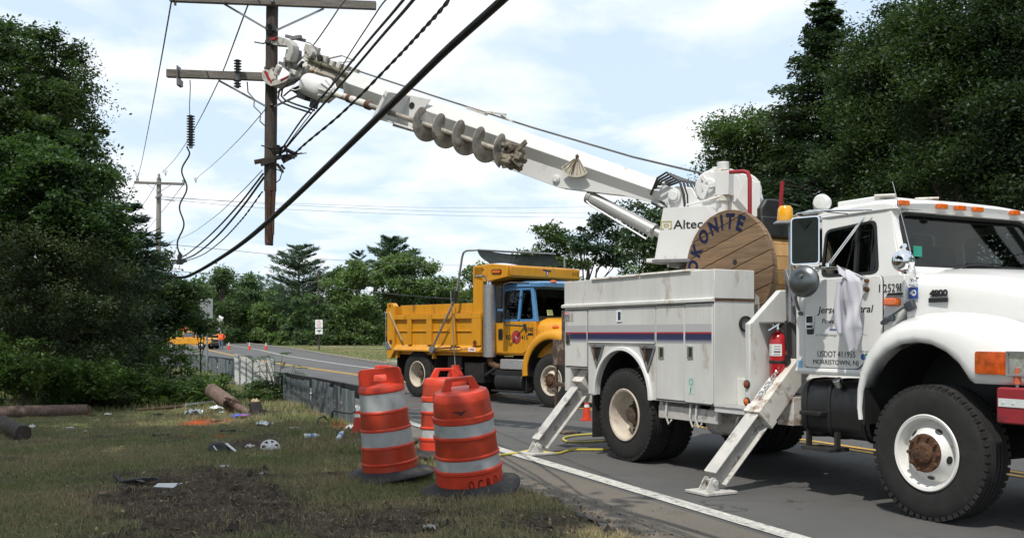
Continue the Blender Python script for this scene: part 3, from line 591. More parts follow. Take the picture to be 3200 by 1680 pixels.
gs = MB(); gs.box(1.21, 1.31, -1.2165, -1.2145, .86, 1.04, 0); gs.lathe([(.035, 0), (.026, 0)], 20, 1, X=side(1.26, .985, -1.218)); gs.bar((1.25, -1.218, .87), (1.265, -1.218, .93), .012, .002, 2); gs.build('green_sticker', [M('mint_sticker', (.50, .62, .56), .5), M('teal_ink', (.12, .38, .32), .5), INK], LT)
rf = MB(); rf.lathe([(.085, .0), (.085, .022), (.068, .026), (.064, .016), (.001, .014)], 24, X=Matrix.Translation((1.622, -.79, 1.60)) @ Matrix.Rotation(R(90), 4, 'Y'), mis=[0, 0, 0, 1]); rf.build('round_reflector', [BLACK, GREY], LT)
# rear corner: rusty tool tray hanging at the tail
tt = MB(); tt.box(-1.75, -1.37, -1.15, -.55, 1.08, 1.42); tt.box(-1.52, -1.37, -1.15, -1.05, 1.42, 1.80); tt.box(-1.72, -1.68, -1.14, -1.10, .2, 1.08); tt.box(-1.72, -1.40, -1.14, -.6, .80, .85); tt.box(-1.75, -1.45, -1.16, -.9, .18, .21)
tt.build('tail_tool_tray', M('flaking_brown_paint', (.075, .05, .036), .8, var=.35, dirt=.45, dcol=(.30, .25, .19), ds=9, bump=.3), LT, bevel=.006)
# lower trays between body and outrigger
ut = MB(); ut.box(.60, 1.62, -1.15, -1.1, .56, .70); ut.box(.60, .66, -1.14, -.6, .55, .74)
for x in (.78, 1.2, 1.30): ut.tube([(x, -1.17, .74), (x, -1.19, .60), (x + .03, -1.17, .50), (x + .07, -1.16, .55)], .013, 6)
ut.cyl((1.05, -.7, .55), (1.6, -.7, .55), .16); ut.build('under_tray', WGRIME, LT, bevel=.005)
# front bulkhead carrying the extinguisher
bk = MB(); bk.prism([(-1.205, .70), (-1.205, 1.60), (-1.17, 1.615), (-.80, 1.935), (-.60, 1.935), (-.60, .70)], 2.09, 2.16, 'x'); bk.build('bulkhead', WBODY, LT, bevel=.012)
st_ = MB(); st_.box(1.63, 2.085, -1.21, -.9, .745, .758); st_.box(1.98, 2.085, -.91, -.87, .76, 1.04, 0); st_.box(1.95, 2.085, -1.0, -.7, 1.03, 1.045); st_.build('step_tread', ALU, LT, bevel=.004)
for z, m_ in ((1.0, M('dark_amber_lens', (.22, .05, .02), .25)), (.83, AMBER)):
    k = MB(); k.lathe([(.042, .0), (.042, .014), (.034, .02)], 20, 0, X=Matrix.Translation((2.125, -1.204, z)) @ Matrix.Rotation(R(90), 4, 'X')); k.lathe([(.034, .019), (.02, .027), (.001, .029)], 20, 1, X=Matrix.Translation((2.125, -1.204, z)) @ Matrix.Rotation(R(90), 4, 'X')); k.build('marker_light', [BLACK, m_], LT)
sh = MB(); sh.box(2.165, 2.36, -1.09, -.66, 1.60, 1.615); sh.prism([(-.90, 1.62), (-.62, 1.50), (-.62, 1.16), (-.70, 1.20), (-.74, 1.40)], 2.37, 2.385, 'x', 1); sh.bar((2.2, -.66, 1.70), (2.55, -.66, 1.90), .02, .14, 2)
sh.build('weather_shelf', [GREY, RUBBER, GREY], LT, bevel=.003)
rs = MB(); rs.bar((2.30, -.86, 2.12), (2.52, -.86, 1.66), .06, .05); rs.bar((2.42, -.80, 2.12), (2.55, -.80, 1.72), .06, .05); rs.bar((2.2, -.7, 1.1), (2.3, -.84, 2.1), .05, .05); rs.build('reel_bracket', GREY, LT, bevel=.006)
# outriggers
def outrigger(x, foot_y, top_y, top_z, hous):
    m = MB(); p0 = Vector((x, foot_y + .02, .10)); p1 = Vector((x, top_y, top_z)); d = (p1 - p0)
    u = Vector((1, 0, 0)); n_ = d.normalized().cross(u)
    leg0 = p0 + d * .04
    # I-section: two flanges and a web
    for sgn in (-1, 1): m.bar(leg0 + n_ * .085 * sgn, p0 + d * .80 + n_ * .085 * sgn, .17, .016, 0, up=n_)
    m.bar(leg0, p0 + d * .8, .06, .155, 1, up=n_)  # web coloured darker to imitate its shade between the lit flanges
    o = m.build('outrigger', [WGRIME, OLDW_SHADE], LT, bevel=.004)
    h = MB(); h.bar(p0 + d * hous, p1 + d * .10, .205, .22, 0, up=n_); h.bar(p0 + d * (hous - .02), p0 + d * (hous + .05), .225, .24, 0, up=n_); h.build('housing', WRUST, o, bevel=.006)
    f = MB(); f.box(x - .16, x + .16, foot_y - .17, foot_y + .20, .006, .032); f.prism([(foot_y - .10, .032), (foot_y + .06, .032), (foot_y + .03, .15), (foot_y - .02, .16)], x - .06, x - .045, 'x'); f.prism([(foot_y - .10, .032), (foot_y + .06, .032), (foot_y + .03, .15), (foot_y - .02, .16)], x + .045, x + .06, 'x'); f.cyl((x - .085, foot_y + .01, .11), (x + .085, foot_y + .01, .11), .028); f.build('foot_pad', WGRIME, o, bevel=.004)
    return o, p0, d, n_
o1, p0, d1, n1 = outrigger(2.33, -1.84, -.85, 1.08, .60)
cm = MB()
for i in range(9):
    c = p0 + d1 * (.72 + i * .045) - n1 * .148; a = d1.normalized(); u = Vector((1, 0, 0)) if i % 2 else n1
    cm.tube([c + a * .03 * math.cos(q) + u * .016 * math.sin(q) for q in np.linspace(0, 2 * math.pi, 10)[:-1]], .007, 6, closed=True)
cm.build('chain', CHROME, o1)
outrigger(-1.06, -1.79, -1.02, .93, .88)
MB().box(2.22, 2.44, -.9, .9, .60, .88).build('outrigger_beam', WRUST, LT, bevel=.006); MB().box(-1.17, -.95, -1.05, 1.0, .62, .92).build('outrigger_beam', WRUST, LT, bevel=.006)
# tanks under the cab
tk = MB()
for x0, x1 in ((2.64, 3.0), (3.0, 3.47)):
    rr = [[(x, -1.0 + .26 * (1 - abs(math.cos(a)) ** .5 * (1 if math.cos(a) < 0 else -1)) , .80 + .27 * math.copysign(abs(math.sin(a)) ** .6, math.sin(a))) for a in np.linspace(0, 2 * math.pi, 21)[:-1]] for x in (x0 + .005, x1 - .005)]
    tk.loft(rr)
for x in (2.70, 2.99, 3.40): tk.loft([[(xx, -1.0 + .27 * (1 - abs(math.cos(a)) ** .5 * (1 if math.cos(a) < 0 else -1)) - .012, .80 + .285 * math.copysign(abs(math.sin(a)) ** .6, math.sin(a))) for a in np.linspace(0, 2 * math.pi, 21)[:-1]] for xx in (x - .02, x + .02)])
tk.box(2.72, 2.98, -1.10, -.9, .74, .78); tk.build('fuel_tank', M('black_tank_paint', (.014, .014, .014), .35, var=.3, dirt=.2, dcol=(.05, .045, .04)), LT, bevel=.008)
fc = MB(); fc.cyl((3.12, -.99, 1.02), (3.12, -1.03, 1.085), .04, .042, 18); fc.build('filler_cap', CHROME, LT, bevel=.004)
sp_ = MB(); sp_.box(2.75, 3.1, -1.1, -.85, .42, .45); sp_.bar((2.75, -1.0, .45), (2.75, -1.0, .6), .05, .03); sp_.bar((3.1, -1.0, .45), (3.1, -1.0, .6), .05, .03); sp_.build('step', DARK, LT)
# ---------------------------------------------------------------- cab, hood and fittings of the line truck
def rnd(poly, r, k=4):
    """round the corners of a 2D polygon; returns k points per corner"""
    out = []; n = len(poly)
    for i in range(n):
        p = Vector(poly[i]); a = (Vector(poly[i - 1]) - p); b_ = (Vector(poly[(i + 1) % n]) - p); ra = min(r, a.length * .45); rb = min(r, b_.length * .45)
        a = p + a.normalized() * ra; b_ = p + b_.normalized() * rb
        for j in range(k):
            t = j / (k - 1); out.append(tuple((a * (1 - t) + p * t) * (1 - t) + (p * (1 - t) + b_ * t) * t))
    return out
def rep(poly, k=4): return [p for p in poly for _ in range(k)]
def tumble(y, z): s = 1 if y > 0 else -1; return s * (abs(y) - max(0, z - 2.0) * .16)
cb = MB()
ring = lambda x, k=0: [(x, -.99, 1.13), (x, -1.02, 1.2), (x, -1.03, 1.5), (x, -1.03, 1.92), (x, -1.02, 2.0), (x, 1.02, 2.0), (x, 1.03, 1.92), (x, 1.03, 1.5), (x, 1.02, 1.2), (x, .99, 1.13)]
cb.prism([(2.61, 1.13), (3.46, 1.13), (3.60, 1.40), (3.87, 1.70), (3.87, 2.0), (2.61, 2.0)], -1.03, 1.03, 'y')
CAB = cb.build('cab', WHITE, LT, bevel=.008)
for sg in (-1, 1):
    cb = MB(); o2 = [(2.63, 1.99), (3.83, 1.99), (3.635, 2.60), (2.76, 2.60)]; i2 = rnd([(2.925, 2.02), (3.595, 2.02), (3.50, 2.495), (2.915, 2.455)], .07)
    P = lambda p, y: (p[0], tumble(y * sg, p[1]), p[1])
    cb.frame([P(p, 1.03) for p in rep(o2)], [P(p, 1.03) for p in i2], (0, -.05 * sg, 0)); cb.build('side_pillar_frame', WHITE, LT, bevel=.008)
cb = MB(); ro = rep([(-.96, 1.99), (.96, 1.99), (.90, 2.60), (-.90, 2.60)]); ri_ = rnd([(-.78, 2.08), (.78, 2.08), (.74, 2.50), (-.74, 2.50)], .08)
cb.frame([(2.63 + (z - 2) * .2, y, z) for y, z in ro], [(2.63 + (z - 2) * .2, y, z) for y, z in ri_], (.04, 0, 0)); cb.build('rear_wall', WHITE, LT, bevel=.008); cb = MB()
wx = lambda z: 3.845 - (z - 2.03) * .36
wo_ = rep([(-1.015, 2.02), (1.015, 2.02), (.935, 2.60), (-.935, 2.60)]); wi_ = rnd([(-.94, 2.075), (.94, 2.075), (.865, 2.555), (-.865, 2.555)], .10)
cb.frame([(wx(z), y, z) for y, z in wo_], [(wx(z), y, z) for y, z in wi_], (-.05, 0, 0)); cb.build('windscreen_frame', WHITE, LT, bevel=.008); cb = MB()
rf_ = []
for x, dz, sy in ((2.70, -.05, .96), (2.74, -.01, .98), (2.95, .02, 1.0), (3.40, .03, 1.0), (3.60, .02, 1.0), (3.69, -.005, .99), (3.715, -.03, .97), (3.70, -.055, .955)):
    zt = 2.66 + dz; top = [(-.955 * sy, min(2.575, zt - .01)), (-.945 * sy, zt - .05), (-.87 * sy, zt - .01), (-.5, zt + .012), (0, zt + .018), (.5, zt + .012), (.87 * sy, zt - .01), (.945 * sy, zt - .05), (.955 * sy, min(2.575, zt - .01))]
    rf_.append([(x, y, z) for y, z in top] + [(x, .8, 2.56), (x, -.8, 2.56)])
cb.loft(rf_); cb.build('roof', WHITE, LT, bevel=.008)
it = MB(); it.box(2.68, 3.80, -.98, .98, 1.985, 2.012); it.box(3.5, 3.83, -.95, .95, 2.0, 2.06); it.box(2.72, 3.6, -.86, .86, 2.545, 2.556)
for y in (-.52, .52): it.loft([[(x, y + sy * a, z) for sy, z in ((-1, 2.0), (-1, 2.25), (-.8, 2.36), (.8, 2.36), (1, 2.25), (1, 2.0))] for x, a in ((2.84, .24), (2.98, .25))])
it.tube([(3.42 + .04 * math.cos(q), .52 + .21 * math.sin(q), 2.10 + .15 * math.cos(q)) for q in np.linspace(0, 6.283, 25)[:-1]], .014, 6, closed=True)
it.build('interior', SEATM, LT, bevel=.01)
g = MB(); g.add([(wx(z) - .02, y, z) for y, z in wi_], [tuple(range(len(wi_)))]); g.build('windscreen', GLASS, LT)
gk = MB(); gi = rnd([(-.905, 2.105), (.905, 2.105), (.835, 2.53), (-.835, 2.53)], .10); gk.frame([(wx(z) + .003, y, z) for y, z in wi_], [(wx(z) + .003, y, z) for y, z in gi], (-.03, 0, 0)); gk.build('windscreen_seal', BLACK, LT)
for y0 in (-.45, .35):
    k = MB(); k.tube([(wx(2.04) + .03, y0, 2.05), (wx(2.10) + .035, y0 + .25, 2.10), (wx(2.12) + .03, y0 + .55, 2.12)], .008, 6); k.bar((wx(2.12) + .02, y0 + .25, 2.11), (wx(2.13) + .02, y0 + .72, 2.125), .012, .02); k.build('wiper', BLACK, LT)
sk = MB(); sk.box(3.79, 3.80, -.83, -.73, 2.16, 2.25); sk.build('windscreen_sticker', M('green_sticker', (.03, .28, .20), .5), LT)
bt = MB(); bt.lathe([(.03, 0), (.03, .09), (.012, .12), (.012, .15), (.001, .15)], 12, X=Matrix.Translation((3.70, .22, 2.06))); bt.box(3.72, 3.725, .10, .22, 2.07, 2.13); tag(bt.build('spray_bottle', PAPERM), 'white spray bottle standing on the line truck dashboard behind the windscreen', 'bottle').matrix_world = Matrix.Translation(LT.location) @ Matrix.Rotation(R(-61.824), 4, 'Z')
for sg, nm in ((-1, 'door'), (1, 'door')):
    d = MB(); yy = 1.031 * sg
    pl = rnd([(2.735, 1.185), (3.38, 1.185), (3.645, 1.46), (3.645, 2.0), (2.735, 2.0)], .05, 4)
    d.prism(pl, yy, yy + .012 * sg, 'y'); D_ = d.build('door', WHITE, LT, bevel=.005); d = MB(); d.prism(rnd([(2.727, 1.177), (3.384, 1.177), (3.654, 1.456), (3.654, 2.0), (2.727, 2.0)], .05, 4), yy - .0005 * sg, yy + .0025 * sg, 'y'); d.build('door_gap', BLACK, D_)
    if sg < 0:
        f = MB(); i2 = rnd([(2.925, 2.02), (3.595, 2.02), (3.50, 2.495), (2.915, 2.455)], .07); i3 = rnd([(2.945, 2.04), (3.57, 2.04), (3.48, 2.475), (2.935, 2.435)], .06)
        P = lambda p, y: (p[0], tumble(-y, p[1]), p[1])
        f.frame([P(p, 1.036) for p in i2], [P(p, 1.036) for p in i3], (0, .03, 0)); f.bar((3.34, tumble(-1.035, 2.03), 2.03), (3.31, tumble(-1.035, 2.48), 2.48), .03, .03, up=(0, 1, 0)); f.build('window_seal', BLACK, D_)
        gl = MB(); gl.add([P(p, 1.02) for p in i3], [tuple(range(len(i3)))]); gl.build('window_glass', GLASS, D_)
        h = MB(); h.prism(rnd([(2.765, 1.49), (2.855, 1.49), (2.855, 1.665), (2.765, 1.665)], .02), -1.043, -1.047, 'y', 0); h.frame([(x, -1.046, z) for x, z in rnd([(2.76, 1.54), (2.86, 1.54), (2.86, 1.67), (2.76, 1.67)], .02)], [(x, -1.046, z) for x, z in rnd([(2.77, 1.55), (2.85, 1.55), (2.85, 1.66), (2.77, 1.66)], .015)], (0, -.012, 0), 1)
        h.box(2.772, 2.848, -1.056, -1.046, 1.575, 1.60, 1); h.build('door_handle', [BLACK, CHROME], D_, bevel=.002)
        tx = MB(); S = lambda x, z: side(x, z, -1.0445)
        it_ = lambda p: (p[0] + .22 * p[1], p[1], p[2]); tx.text('Jersey Central', .64, .084, S(2.895, 1.665), 0, fn=it_, bold=.008); tx.text('Power & Light', .40, .060, S(2.95, 1.575), 1, fn=it_); tx.text('A FirstEnergy Company', .46, .028, S(2.875, 1.47), 2, fn=it_)
        tx.loft([[(3.05 + .45 * q, -1.0455, 1.53 - .05 * q * q + hh) for hh in (0, .012 * (1.1 - q))] for q in np.linspace(0, 1, 9)], 3, closed=False)
        tx.text('USDOT 411955', .45, .055, S(2.90, 1.285), 0); tx.text('MORRISTOWN, NJ', .54, .055, S(2.845, 1.205), 0)
        tx.lathe([(.028, 0), (.001, 0.001)], 16, 3, X=S(3.44, 1.295)); tx.loft([[(3.445 + .06 * q, -1.0455, 1.27 + .04 * math.sin(q * 3) + hh) for hh in (0, .02)] for q in np.linspace(0, 1, 6)], 4, closed=False); tx.text('TO BE SAFE', .11, .014, S(3.39, 1.335), 2)
        tx.build('lettering', [INK, M('dark_grey_lettering', (.06, .06, .065), .5), GINK, BINK, M('green_lettering', (.05, .25, .12), .5)], D_)
sl = MB(); sl.prism([(-1.045, 1.12), (-1.055, 1.15), (-1.045, 1.18), (-.95, 1.18), (-.95, 1.12)], 2.62, 3.50, 'x'); sl.build('sill', WHITE, LT, bevel=.008)
nb = MB(); S = lambda x, z: side(x, z, -1.0335)
for i, chh in enumerate('125291'): nb.text(chh, .012 if chh == '1' else .034, .068, side(3.615 + i * .042, 1.855, -1.045 if i == 0 else -1.0345), 0)
nb.prism(rnd([(3.68, 1.822), (3.70, 1.845), (3.86, 1.845), (3.855, 1.822)], .01), -1.0355, -1.0335, 'y', 0); nb.box(3.675, 3.86, -1.0355, -1.0335, 1.808, 1.815, 0); nb.build('fleet_number', INK, LT)
ml = MB(); ml.prism(rnd([(3.685, 1.735), (3.835, 1.735), (3.835, 1.80), (3.685, 1.80)], .015), -1.031, -1.075, 'y', 0); ml.prism(rnd([(3.70, 1.742), (3.828, 1.742), (3.828, 1.793), (3.70, 1.793)], .015), -1.075, -1.085, 'y', 0); ml.build('side_marker_light', AMBER, LT, bevel=.006)
bs = MB(); bs.box(2.635, 2.70, -1.0345, -1.032, 1.18, 1.245); bs.build('blue_sticker', M('faded_blue_sticker', (.25, .47, .68), .5), LT)
# roof fittings
for y in (-.87, -.38, -.14, .10, .62):
    k = MB(); k.box(3.70, 3.745, y - .06, y + .06, 2.60, 2.645); k.build('cab_marker_light', AMBER, LT, bevel=.008)
ac = MB(); ac.box(2.86, 3.35, -.75, .3, 2.655, 2.74); ac.build('roof_unit', WHITE, LT, bevel=.012)
MB().bar((3.25, -.55, 2.68), (3.42, -.75, 2.74), .18, .012).build('roof_plate', WRUST, LT); MB().bar((3.4, -.2, 2.67), (3.5, -.3, 2.73), .2, .012).build('roof_plate', WRUST, LT)
hr = MB(); hr.tube([(2.83, -.84, 2.63), (2.77, -.87, 2.645), (2.73, -.89, 2.69), (2.72, -.89, 2.74)], .028, 8); hr.lathe([(.001, -.065), (.075, -.06), (.082, 0), (.075, .03), (.06, .06), (.001, .065)], 20, X=Matrix.Translation((2.78, -.87, 2.735)) @ Matrix.Rotation(R(90), 4, 'X') @ Matrix.Rotation(R(25), 4, 'Y')); hr.build('spotlight', WHITE, LT)
bcn = MB(); bcn.lathe([(.115, 0), (.115, .012), (.085, .03), (.001, .03)], 24, X=xf((2.33, -.9, 2.575))); bcn.cyl((2.36, -.86, 1.6), (2.36, -.86, 2.575), .02); bcn.build('beacon_base', [STEEL], LT)
bl = MB(); bl.lathe([(.078, .03), (.08, .05), (.07, .15), (.052, .175), (.02, .182), (.001, .182)], 24, X=xf((2.33, -.9, 2.575))); bl.build('amber_beacon', BEACONM, LT)
rb = MB(); rb.lathe([(.035, 0), (.045, .06), (.035, .12), (.045, .2)], 16, X=Matrix.Translation((2.45, -.75, 2.66)) @ Matrix.Rotation(R(90), 4, 'Y')); rb.build('air_hose', GREY, LT)
an = MB(); an.tube([(3.93, -.94, 1.97), (3.915, -.945, 2.0), (3.82, -.97, 2.40), (3.71, -.99, 2.80)], [.014, .006, .004, .003], 6); an.build('antenna', STEEL, LT)
# mirrors
mr_ = MB(); mx0, mx1, mz0, mz1, my = 2.935, 3.215, 2.115, 2.545, -1.36
fr = rnd([(mx0, mz0), (mx1, mz0), (mx1, mz1), (mx0, mz1)], .035); fi = rnd([(mx0 + .012, mz0 + .012), (mx1 - .012, mz0 + .012), (mx1 - .012, mz1 - .012), (mx0 + .012, mz1 - .012)], .03)
MX = Matrix.Translation((3.075, my, 0)) @ Matrix.Rotation(R(18), 4, 'Z') @ Matrix.Translation((-3.075, -my, 0))
m = MB(); V0 = len(m.v); m.frame([(x, my - .02, z) for x, z in fr], [(x, my - .02, z) for x, z in fi], (0, .05, 0), 0); m.prism(fi, my - .014, my + .02, 'y', 1)
m.add([(3.0, my - .015, 2.51), (3.15, my - .015, 2.51), (3.08, my - .028, 2.44)], [(0, 1, 2)], 1)
m.v = [tuple(MX @ Vector(p)) for p in m.v]; MIR = m.build('mirror', [CHROME, M('smoked_mirror_back', (.012, .018, .014), .25, var=.3, spec=.25)], LT)
m = MB(); m.lathe([(.142, .0), (.145, .02), (.135, .04), (.09, .065), (.04, .078), (.001, .08)], 28, 0, X=Matrix.Translation((3.06, -1.36, 1.965)) @ Matrix.Rotation(R(18), 4, 'Z') @ Matrix.Rotation(R(90), 4, 'X')); m.lathe([(.142, .0), (.001, .0)], 28, 1, X=Matrix.Translation((3.06, -1.36, 1.965)) @ Matrix.Rotation(R(18), 4, 'Z') @ Matrix.Rotation(R(90), 4, 'X')); m.lathe([(.02, .075), (.02, .1), (.001, .1)], 12, 0, X=Matrix.Translation((3.06, -1.36, 2.01)) @ Matrix.Rotation(R(18), 4, 'Z') @ Matrix.Rotation(R(90), 4, 'X')); m.build('spot_mirror', [M('dull_grey_metal', (.16, .175, .18), .3, .8, var=.25), CHROME], LT)
m = MB(); m.lathe([(.001, -.075), (.045, -.06), (.085, -.02), (.092, .0), (.088, .012), (.001, .014)], 28, X=Matrix.Translation((3.95, -1.14, 2.10)) @ Vector((-.64, .77, .12)).to_track_quat('Z', 'Y').to_matrix().to_4x4()); m.tube([(3.90, -1.08, 2.22), (3.89, -1.05, 2.20), (3.83, -.98, 2.20)], .014, 8); m.cyl((3.87, -1.06, 2.22), (3.93, -1.1, 2.23), .02); m.build('chrome_mirror', CHROME, LT)
m = MB()
m.tube([(2.93, -1.33, 2.58), (2.90, -1.33, 2.56), (2.89, -1.33, 2.5), (2.89, -1.33, 2.16), (2.91, -1.33, 2.10), (2.98, -1.33, 2.08), (3.20, -1.33, 2.085), (3.22, -1.33, 2.10)], .011, 8)
m.tube([(2.93, -1.33, 2.585), (3.08, -1.24, 2.605), (3.28, -1.06, 2.57)], .009, 8); m.tube([(2.93, -1.33, 2.585), (3.15, -1.2, 2.60), (3.48, -.98, 2.585)], .009, 8)
m.tube([(2.95, -1.33, 2.085), (3.2, -1.28, 2.08), (3.36, -1.2, 2.07), (3.49, -1.06, 1.975)], .012, 8, 0)
m.tube([(3.24, -1.27, 2.09), (3.40, -.985, 2.53)], .013, 8, 0); m.tube([(3.47, -1.09, 1.99), (3.44, -1.10, 1.92), (3.45, -1.08, 1.885), (3.49, -1.05, 1.885)], .009, 8)
m.cyl((3.49, -1.04, 1.885), (3.49, -1.08, 1.885), .022, mi=1); m.cyl((3.49, -1.03, 1.96), (3.49, -1.07, 1.96), .018, mi=1); m.cyl((3.25, -1.275, 2.085), (3.25, -1.275, 2.12), .02, mi=0)
m.tube([(2.93, -1.32, 2.1), (2.70, -1.12, 1.82), (2.68, -1.06, 1.72)], .014, 8, 2); m.cyl((2.69, -1.035, 1.69), (2.69, -1.065, 1.69), .02, mi=2)
m.build('mirror_bracket', [CHROME, RUST, GREY], LT)
# hood and flared wing
sec = [(3.559, .761, 3.50, .76), (3.55, .86, 3.48, .87), (3.569, 1.008, 3.47, 1.04), (3.626, 1.145, 3.50, 1.22), (3.717, 1.263, 3.58, 1.40), (3.835, 1.354, 3.73, 1.545), (3.972, 1.411, 3.90, 1.62), (4.12, 1.43, 4.10, 1.645), (4.268, 1.411, 4.29, 1.645), (4.405, 1.354, 4.46, 1.63), (4.523, 1.263, 4.60, 1.61), (4.614, 1.145, 4.70, 1.585), (4.66, 1.12, 4.78, 1.56), (4.80, 1.12, 4.88, 1.53), (4.95, 1.12, 4.98, 1.49), (5.10, 1.12, 5.09, 1.45), (5.20, 1.12, 5.17, 1.42), (5.26, 1.12, 5.22, 1.40)]
def wing(sg):
    rings = []
    for i, (lx, lz, qx, qz) in enumerate(sec):
        k = 0 if i < 15 else (.05, .16, .42)[i - 15]; r_ = []
        rearfade = 1 if i > 4 else i / 5.
        for f, y in ((0, -1.05), (0, -1.185), (.07, -1.207), (.22, -1.213), (.45, -1.205), (.66, -1.18), (.82, -1.14), (.93, -1.085), (1, -1.02), (1.0, -.93)):
            zz_ = lz + (qz - lz) * f + (.05 * rearfade if (f == 1 and y > -1) else 0)
            r_.append((lx + (qx - lx) * f, (y + k) * -sg, zz_))
        rings.append(r_)
    return rings
hd = MB()
for sg in (-1, 1): hd.loft(wing(sg), closed=False, caps=False)
xs = [3.872, 3.90, 4.0, 4.2, 4.4, 4.6, 4.8, 4.95, 5.06, 5.14, 5.19, 5.22]
rings = []
for x in xs:
    zt = float(np.interp(x, [3.87, 3.9, 4.1, 4.32, 4.73, 4.95, 5.06, 5.14, 5.19, 5.22], [2.0, 2.02, 2.01, 1.985, 1.915, 1.865, 1.825, 1.77, 1.70, 1.6])); sw = float(np.interp(x, [3.87, 4.6, 5.0, 5.22], [1.0, .955, .90, .84]))
    h_ = [(-sw, 1.50), (-sw, 1.62), (-sw + .003, zt - .22), (-sw + .02, zt - .12), (-sw + .06, zt - .05), (-sw + .14, zt - .012), (-.66, zt + .004), (-.55, zt + .03), (-.3, zt + .045), (0, zt + .05)]
    rings.append([(x, y, z) for y, z in h_] + [(x, -y, z) for y, z in h_[-2::-1]])
hd.loft(rings, closed=False, caps=False); hd.add(rings[-1], [tuple(range(len(rings[-1])))]); hd.add([(5.215, y, z) for y, z in ((-.84, .98), (.84, .98), (.84, 1.6), (-.84, 1.6))], [(0, 1, 2, 3)])
HOOD = hd.build('hood', WHITE, LT, ang=50)
cw = MB(); cw.prism([(3.845, 1.99), (3.88, 1.96), (3.88, 2.0), (3.875, 2.03), (3.80, 2.07)], -.97, .97, 'y'); cw.build('cowl', WHITE, LT, bevel=.004)
wi = MB()
for sg in (-1, 1):
    a_ = [(lx, lz) for lx, lz, _, _ in sec[:13]]
    wi.loft([[(x, y * -sg, z) for y in (-1.18, -.45)] for x, z in a_], closed=False, caps=False)
wi.box(3.56, 3.58, -1.18, -.5, .72, 1.2); wi.box(3.56, 4.7, -.47, -.45, .5, 1.45)
wi.build('wheel_well', BLACK, LT)
gr = MB(); gr.box(5.2, 5.23, -.5, .5, 1.2, 1.62); gr.build('grille', GREY, LT)
for sg in (-1, 1):
    lm = MB(); y1 = -1.232 * -sg; y0 = -1.15 * -sg
    lm.prism(rnd([(4.69, 1.195), (4.955, 1.195), (4.955, 1.365), (4.69, 1.365)], .02), min(y0, y1), max(y0, y1), 'y', 0)
    for i in range(9): lm.box(4.80 + i * .017, 4.806 + i * .017, min(y1, y1 + .004 * sg), max(y1, y1 + .004 * sg), 1.21, 1.35, 0)
    lm.build('turn_signal', [M('turn_lens', (.50, .075, .005), .12, var=.45, vs=16, coat=.7)], LT, bevel=.008)
    lm = MB(); lm.add([(4.965, -1.226 * -sg, 1.20), (5.10, -1.18 * -sg, 1.20), (5.20, -1.03 * -sg, 1.20), (5.20, -1.03 * -sg, 1.36), (5.10, -1.18 * -sg, 1.36), (4.965, -1.226 * -sg, 1.36)], [(0, 1, 4, 5), (1, 2, 3, 4)], 0); lm.frame([(4.96, -1.228 * -sg, 1.19), (5.11, -1.19 * -sg, 1.19), (5.11, -1.19 * -sg, 1.37), (4.96, -1.228 * -sg, 1.37)], [(4.975, -1.224 * -sg, 1.205), (5.10, -1.186 * -sg, 1.205), (5.10, -1.186 * -sg, 1.355), (4.975, -1.224 * -sg, 1.355)], (0, .02 * -sg * -1, 0), 1)
    lm.build('headlight', [M('headlight_glass', (.5, .52, .53), .06, .6, var=.3, vs=30), GREY], LT)
bm_ = MB(); bm_.prism(rnd([(4.90, .84), (5.45, .84), (5.45, 1.105), (4.90, 1.105)], .02, 3), -1.27, 1.27, 'y'); BUMP = bm_.build('bumper', MAROON, LT, bevel=.012)
st2 = MB(); st2.box(4.92, 5.44, -1.276, -1.271, .965, 1.025)
for x in (4.96, 5.04, 5.2): st2.cyl((x, -1.276, .995), (x, -1.281, .995), .008, n=8)
st2.build('reflective_strip', REFL, BUMP)
ck = MB(); ck.cyl((5.02, -1.2, 1.10), (5.02, -1.2, 1.14), .012, mi=1); ck.tube([(5.02, -1.2, 1.13), (5.02, -1.2, 1.16), (5.025, -1.21, 1.22), (5.03, -1.21, 1.25)], [.028, .026, .016, .012], 10); ck.build('guide_marker', [M('faded_orange_plastic', (.50, .11, .04), .5), STEEL], BUMP)
lt = MB(); lt.bar((3.665, -1.045, 1.585), (3.74, -1.06, 1.64), .03, .075, up=(0, 1, 0)); lt.bar((3.73, -1.06, 1.635), (3.90, -1.06, 1.725), .016, .022, up=(0, 1, 0)); lt.bar((3.73, -1.05, 1.63), (3.78, -1.05, 1.63), .05, .04, up=(0, 1, 0)); lt.bar((3.88, -1.02, 1.715), (3.96, -1.02, 1.75), .075, .05, up=(0, 1, 0)); lt.build('hood_latch', M('blue_grey_rubber', (.055, .065, .08), .6, var=.3), LT, bevel=.01)
bdg = MB(); HS = lambda x, z: side(x, z, -1.0) @ Matrix.Rotation(R(1.5), 4, 'Y')
bdg.text('4800', .17, .058, side(4.09, 1.80, -.99), 0, d=.012, bold=.03); bdg.box(4.085, 4.265, -1.0, -.985, 1.755, 1.79, 0); bdg.build('model_badge', INK, LT)
cwk = MB(); cwk.box(3.89, 3.985, -1.006, -1.002, 1.79, 1.885, 0); cwk.text('CRIME', .09, .026, side(3.892, 1.925, -1.004), 0); cwk.text('WATCH', .09, .026, side(3.892, 1.893, -1.004), 0)
cwk.lathe([(.026, 0), (.0005, 0)], 18, 1, X=side(3.945, 1.84, -1.0075)); cwk.add([(3.90, -1.0073, 1.838), (3.93, -1.0073, 1.820), (3.93, -1.0073, 1.862)], [(0, 1, 2)], 1); cwk.lathe([(.011, 0), (.0005, 0)], 14, 0, X=side(3.95, 1.84, -1.0085)); cwk.build('crime_watch_decal', [BINK, PAPERM], LT)
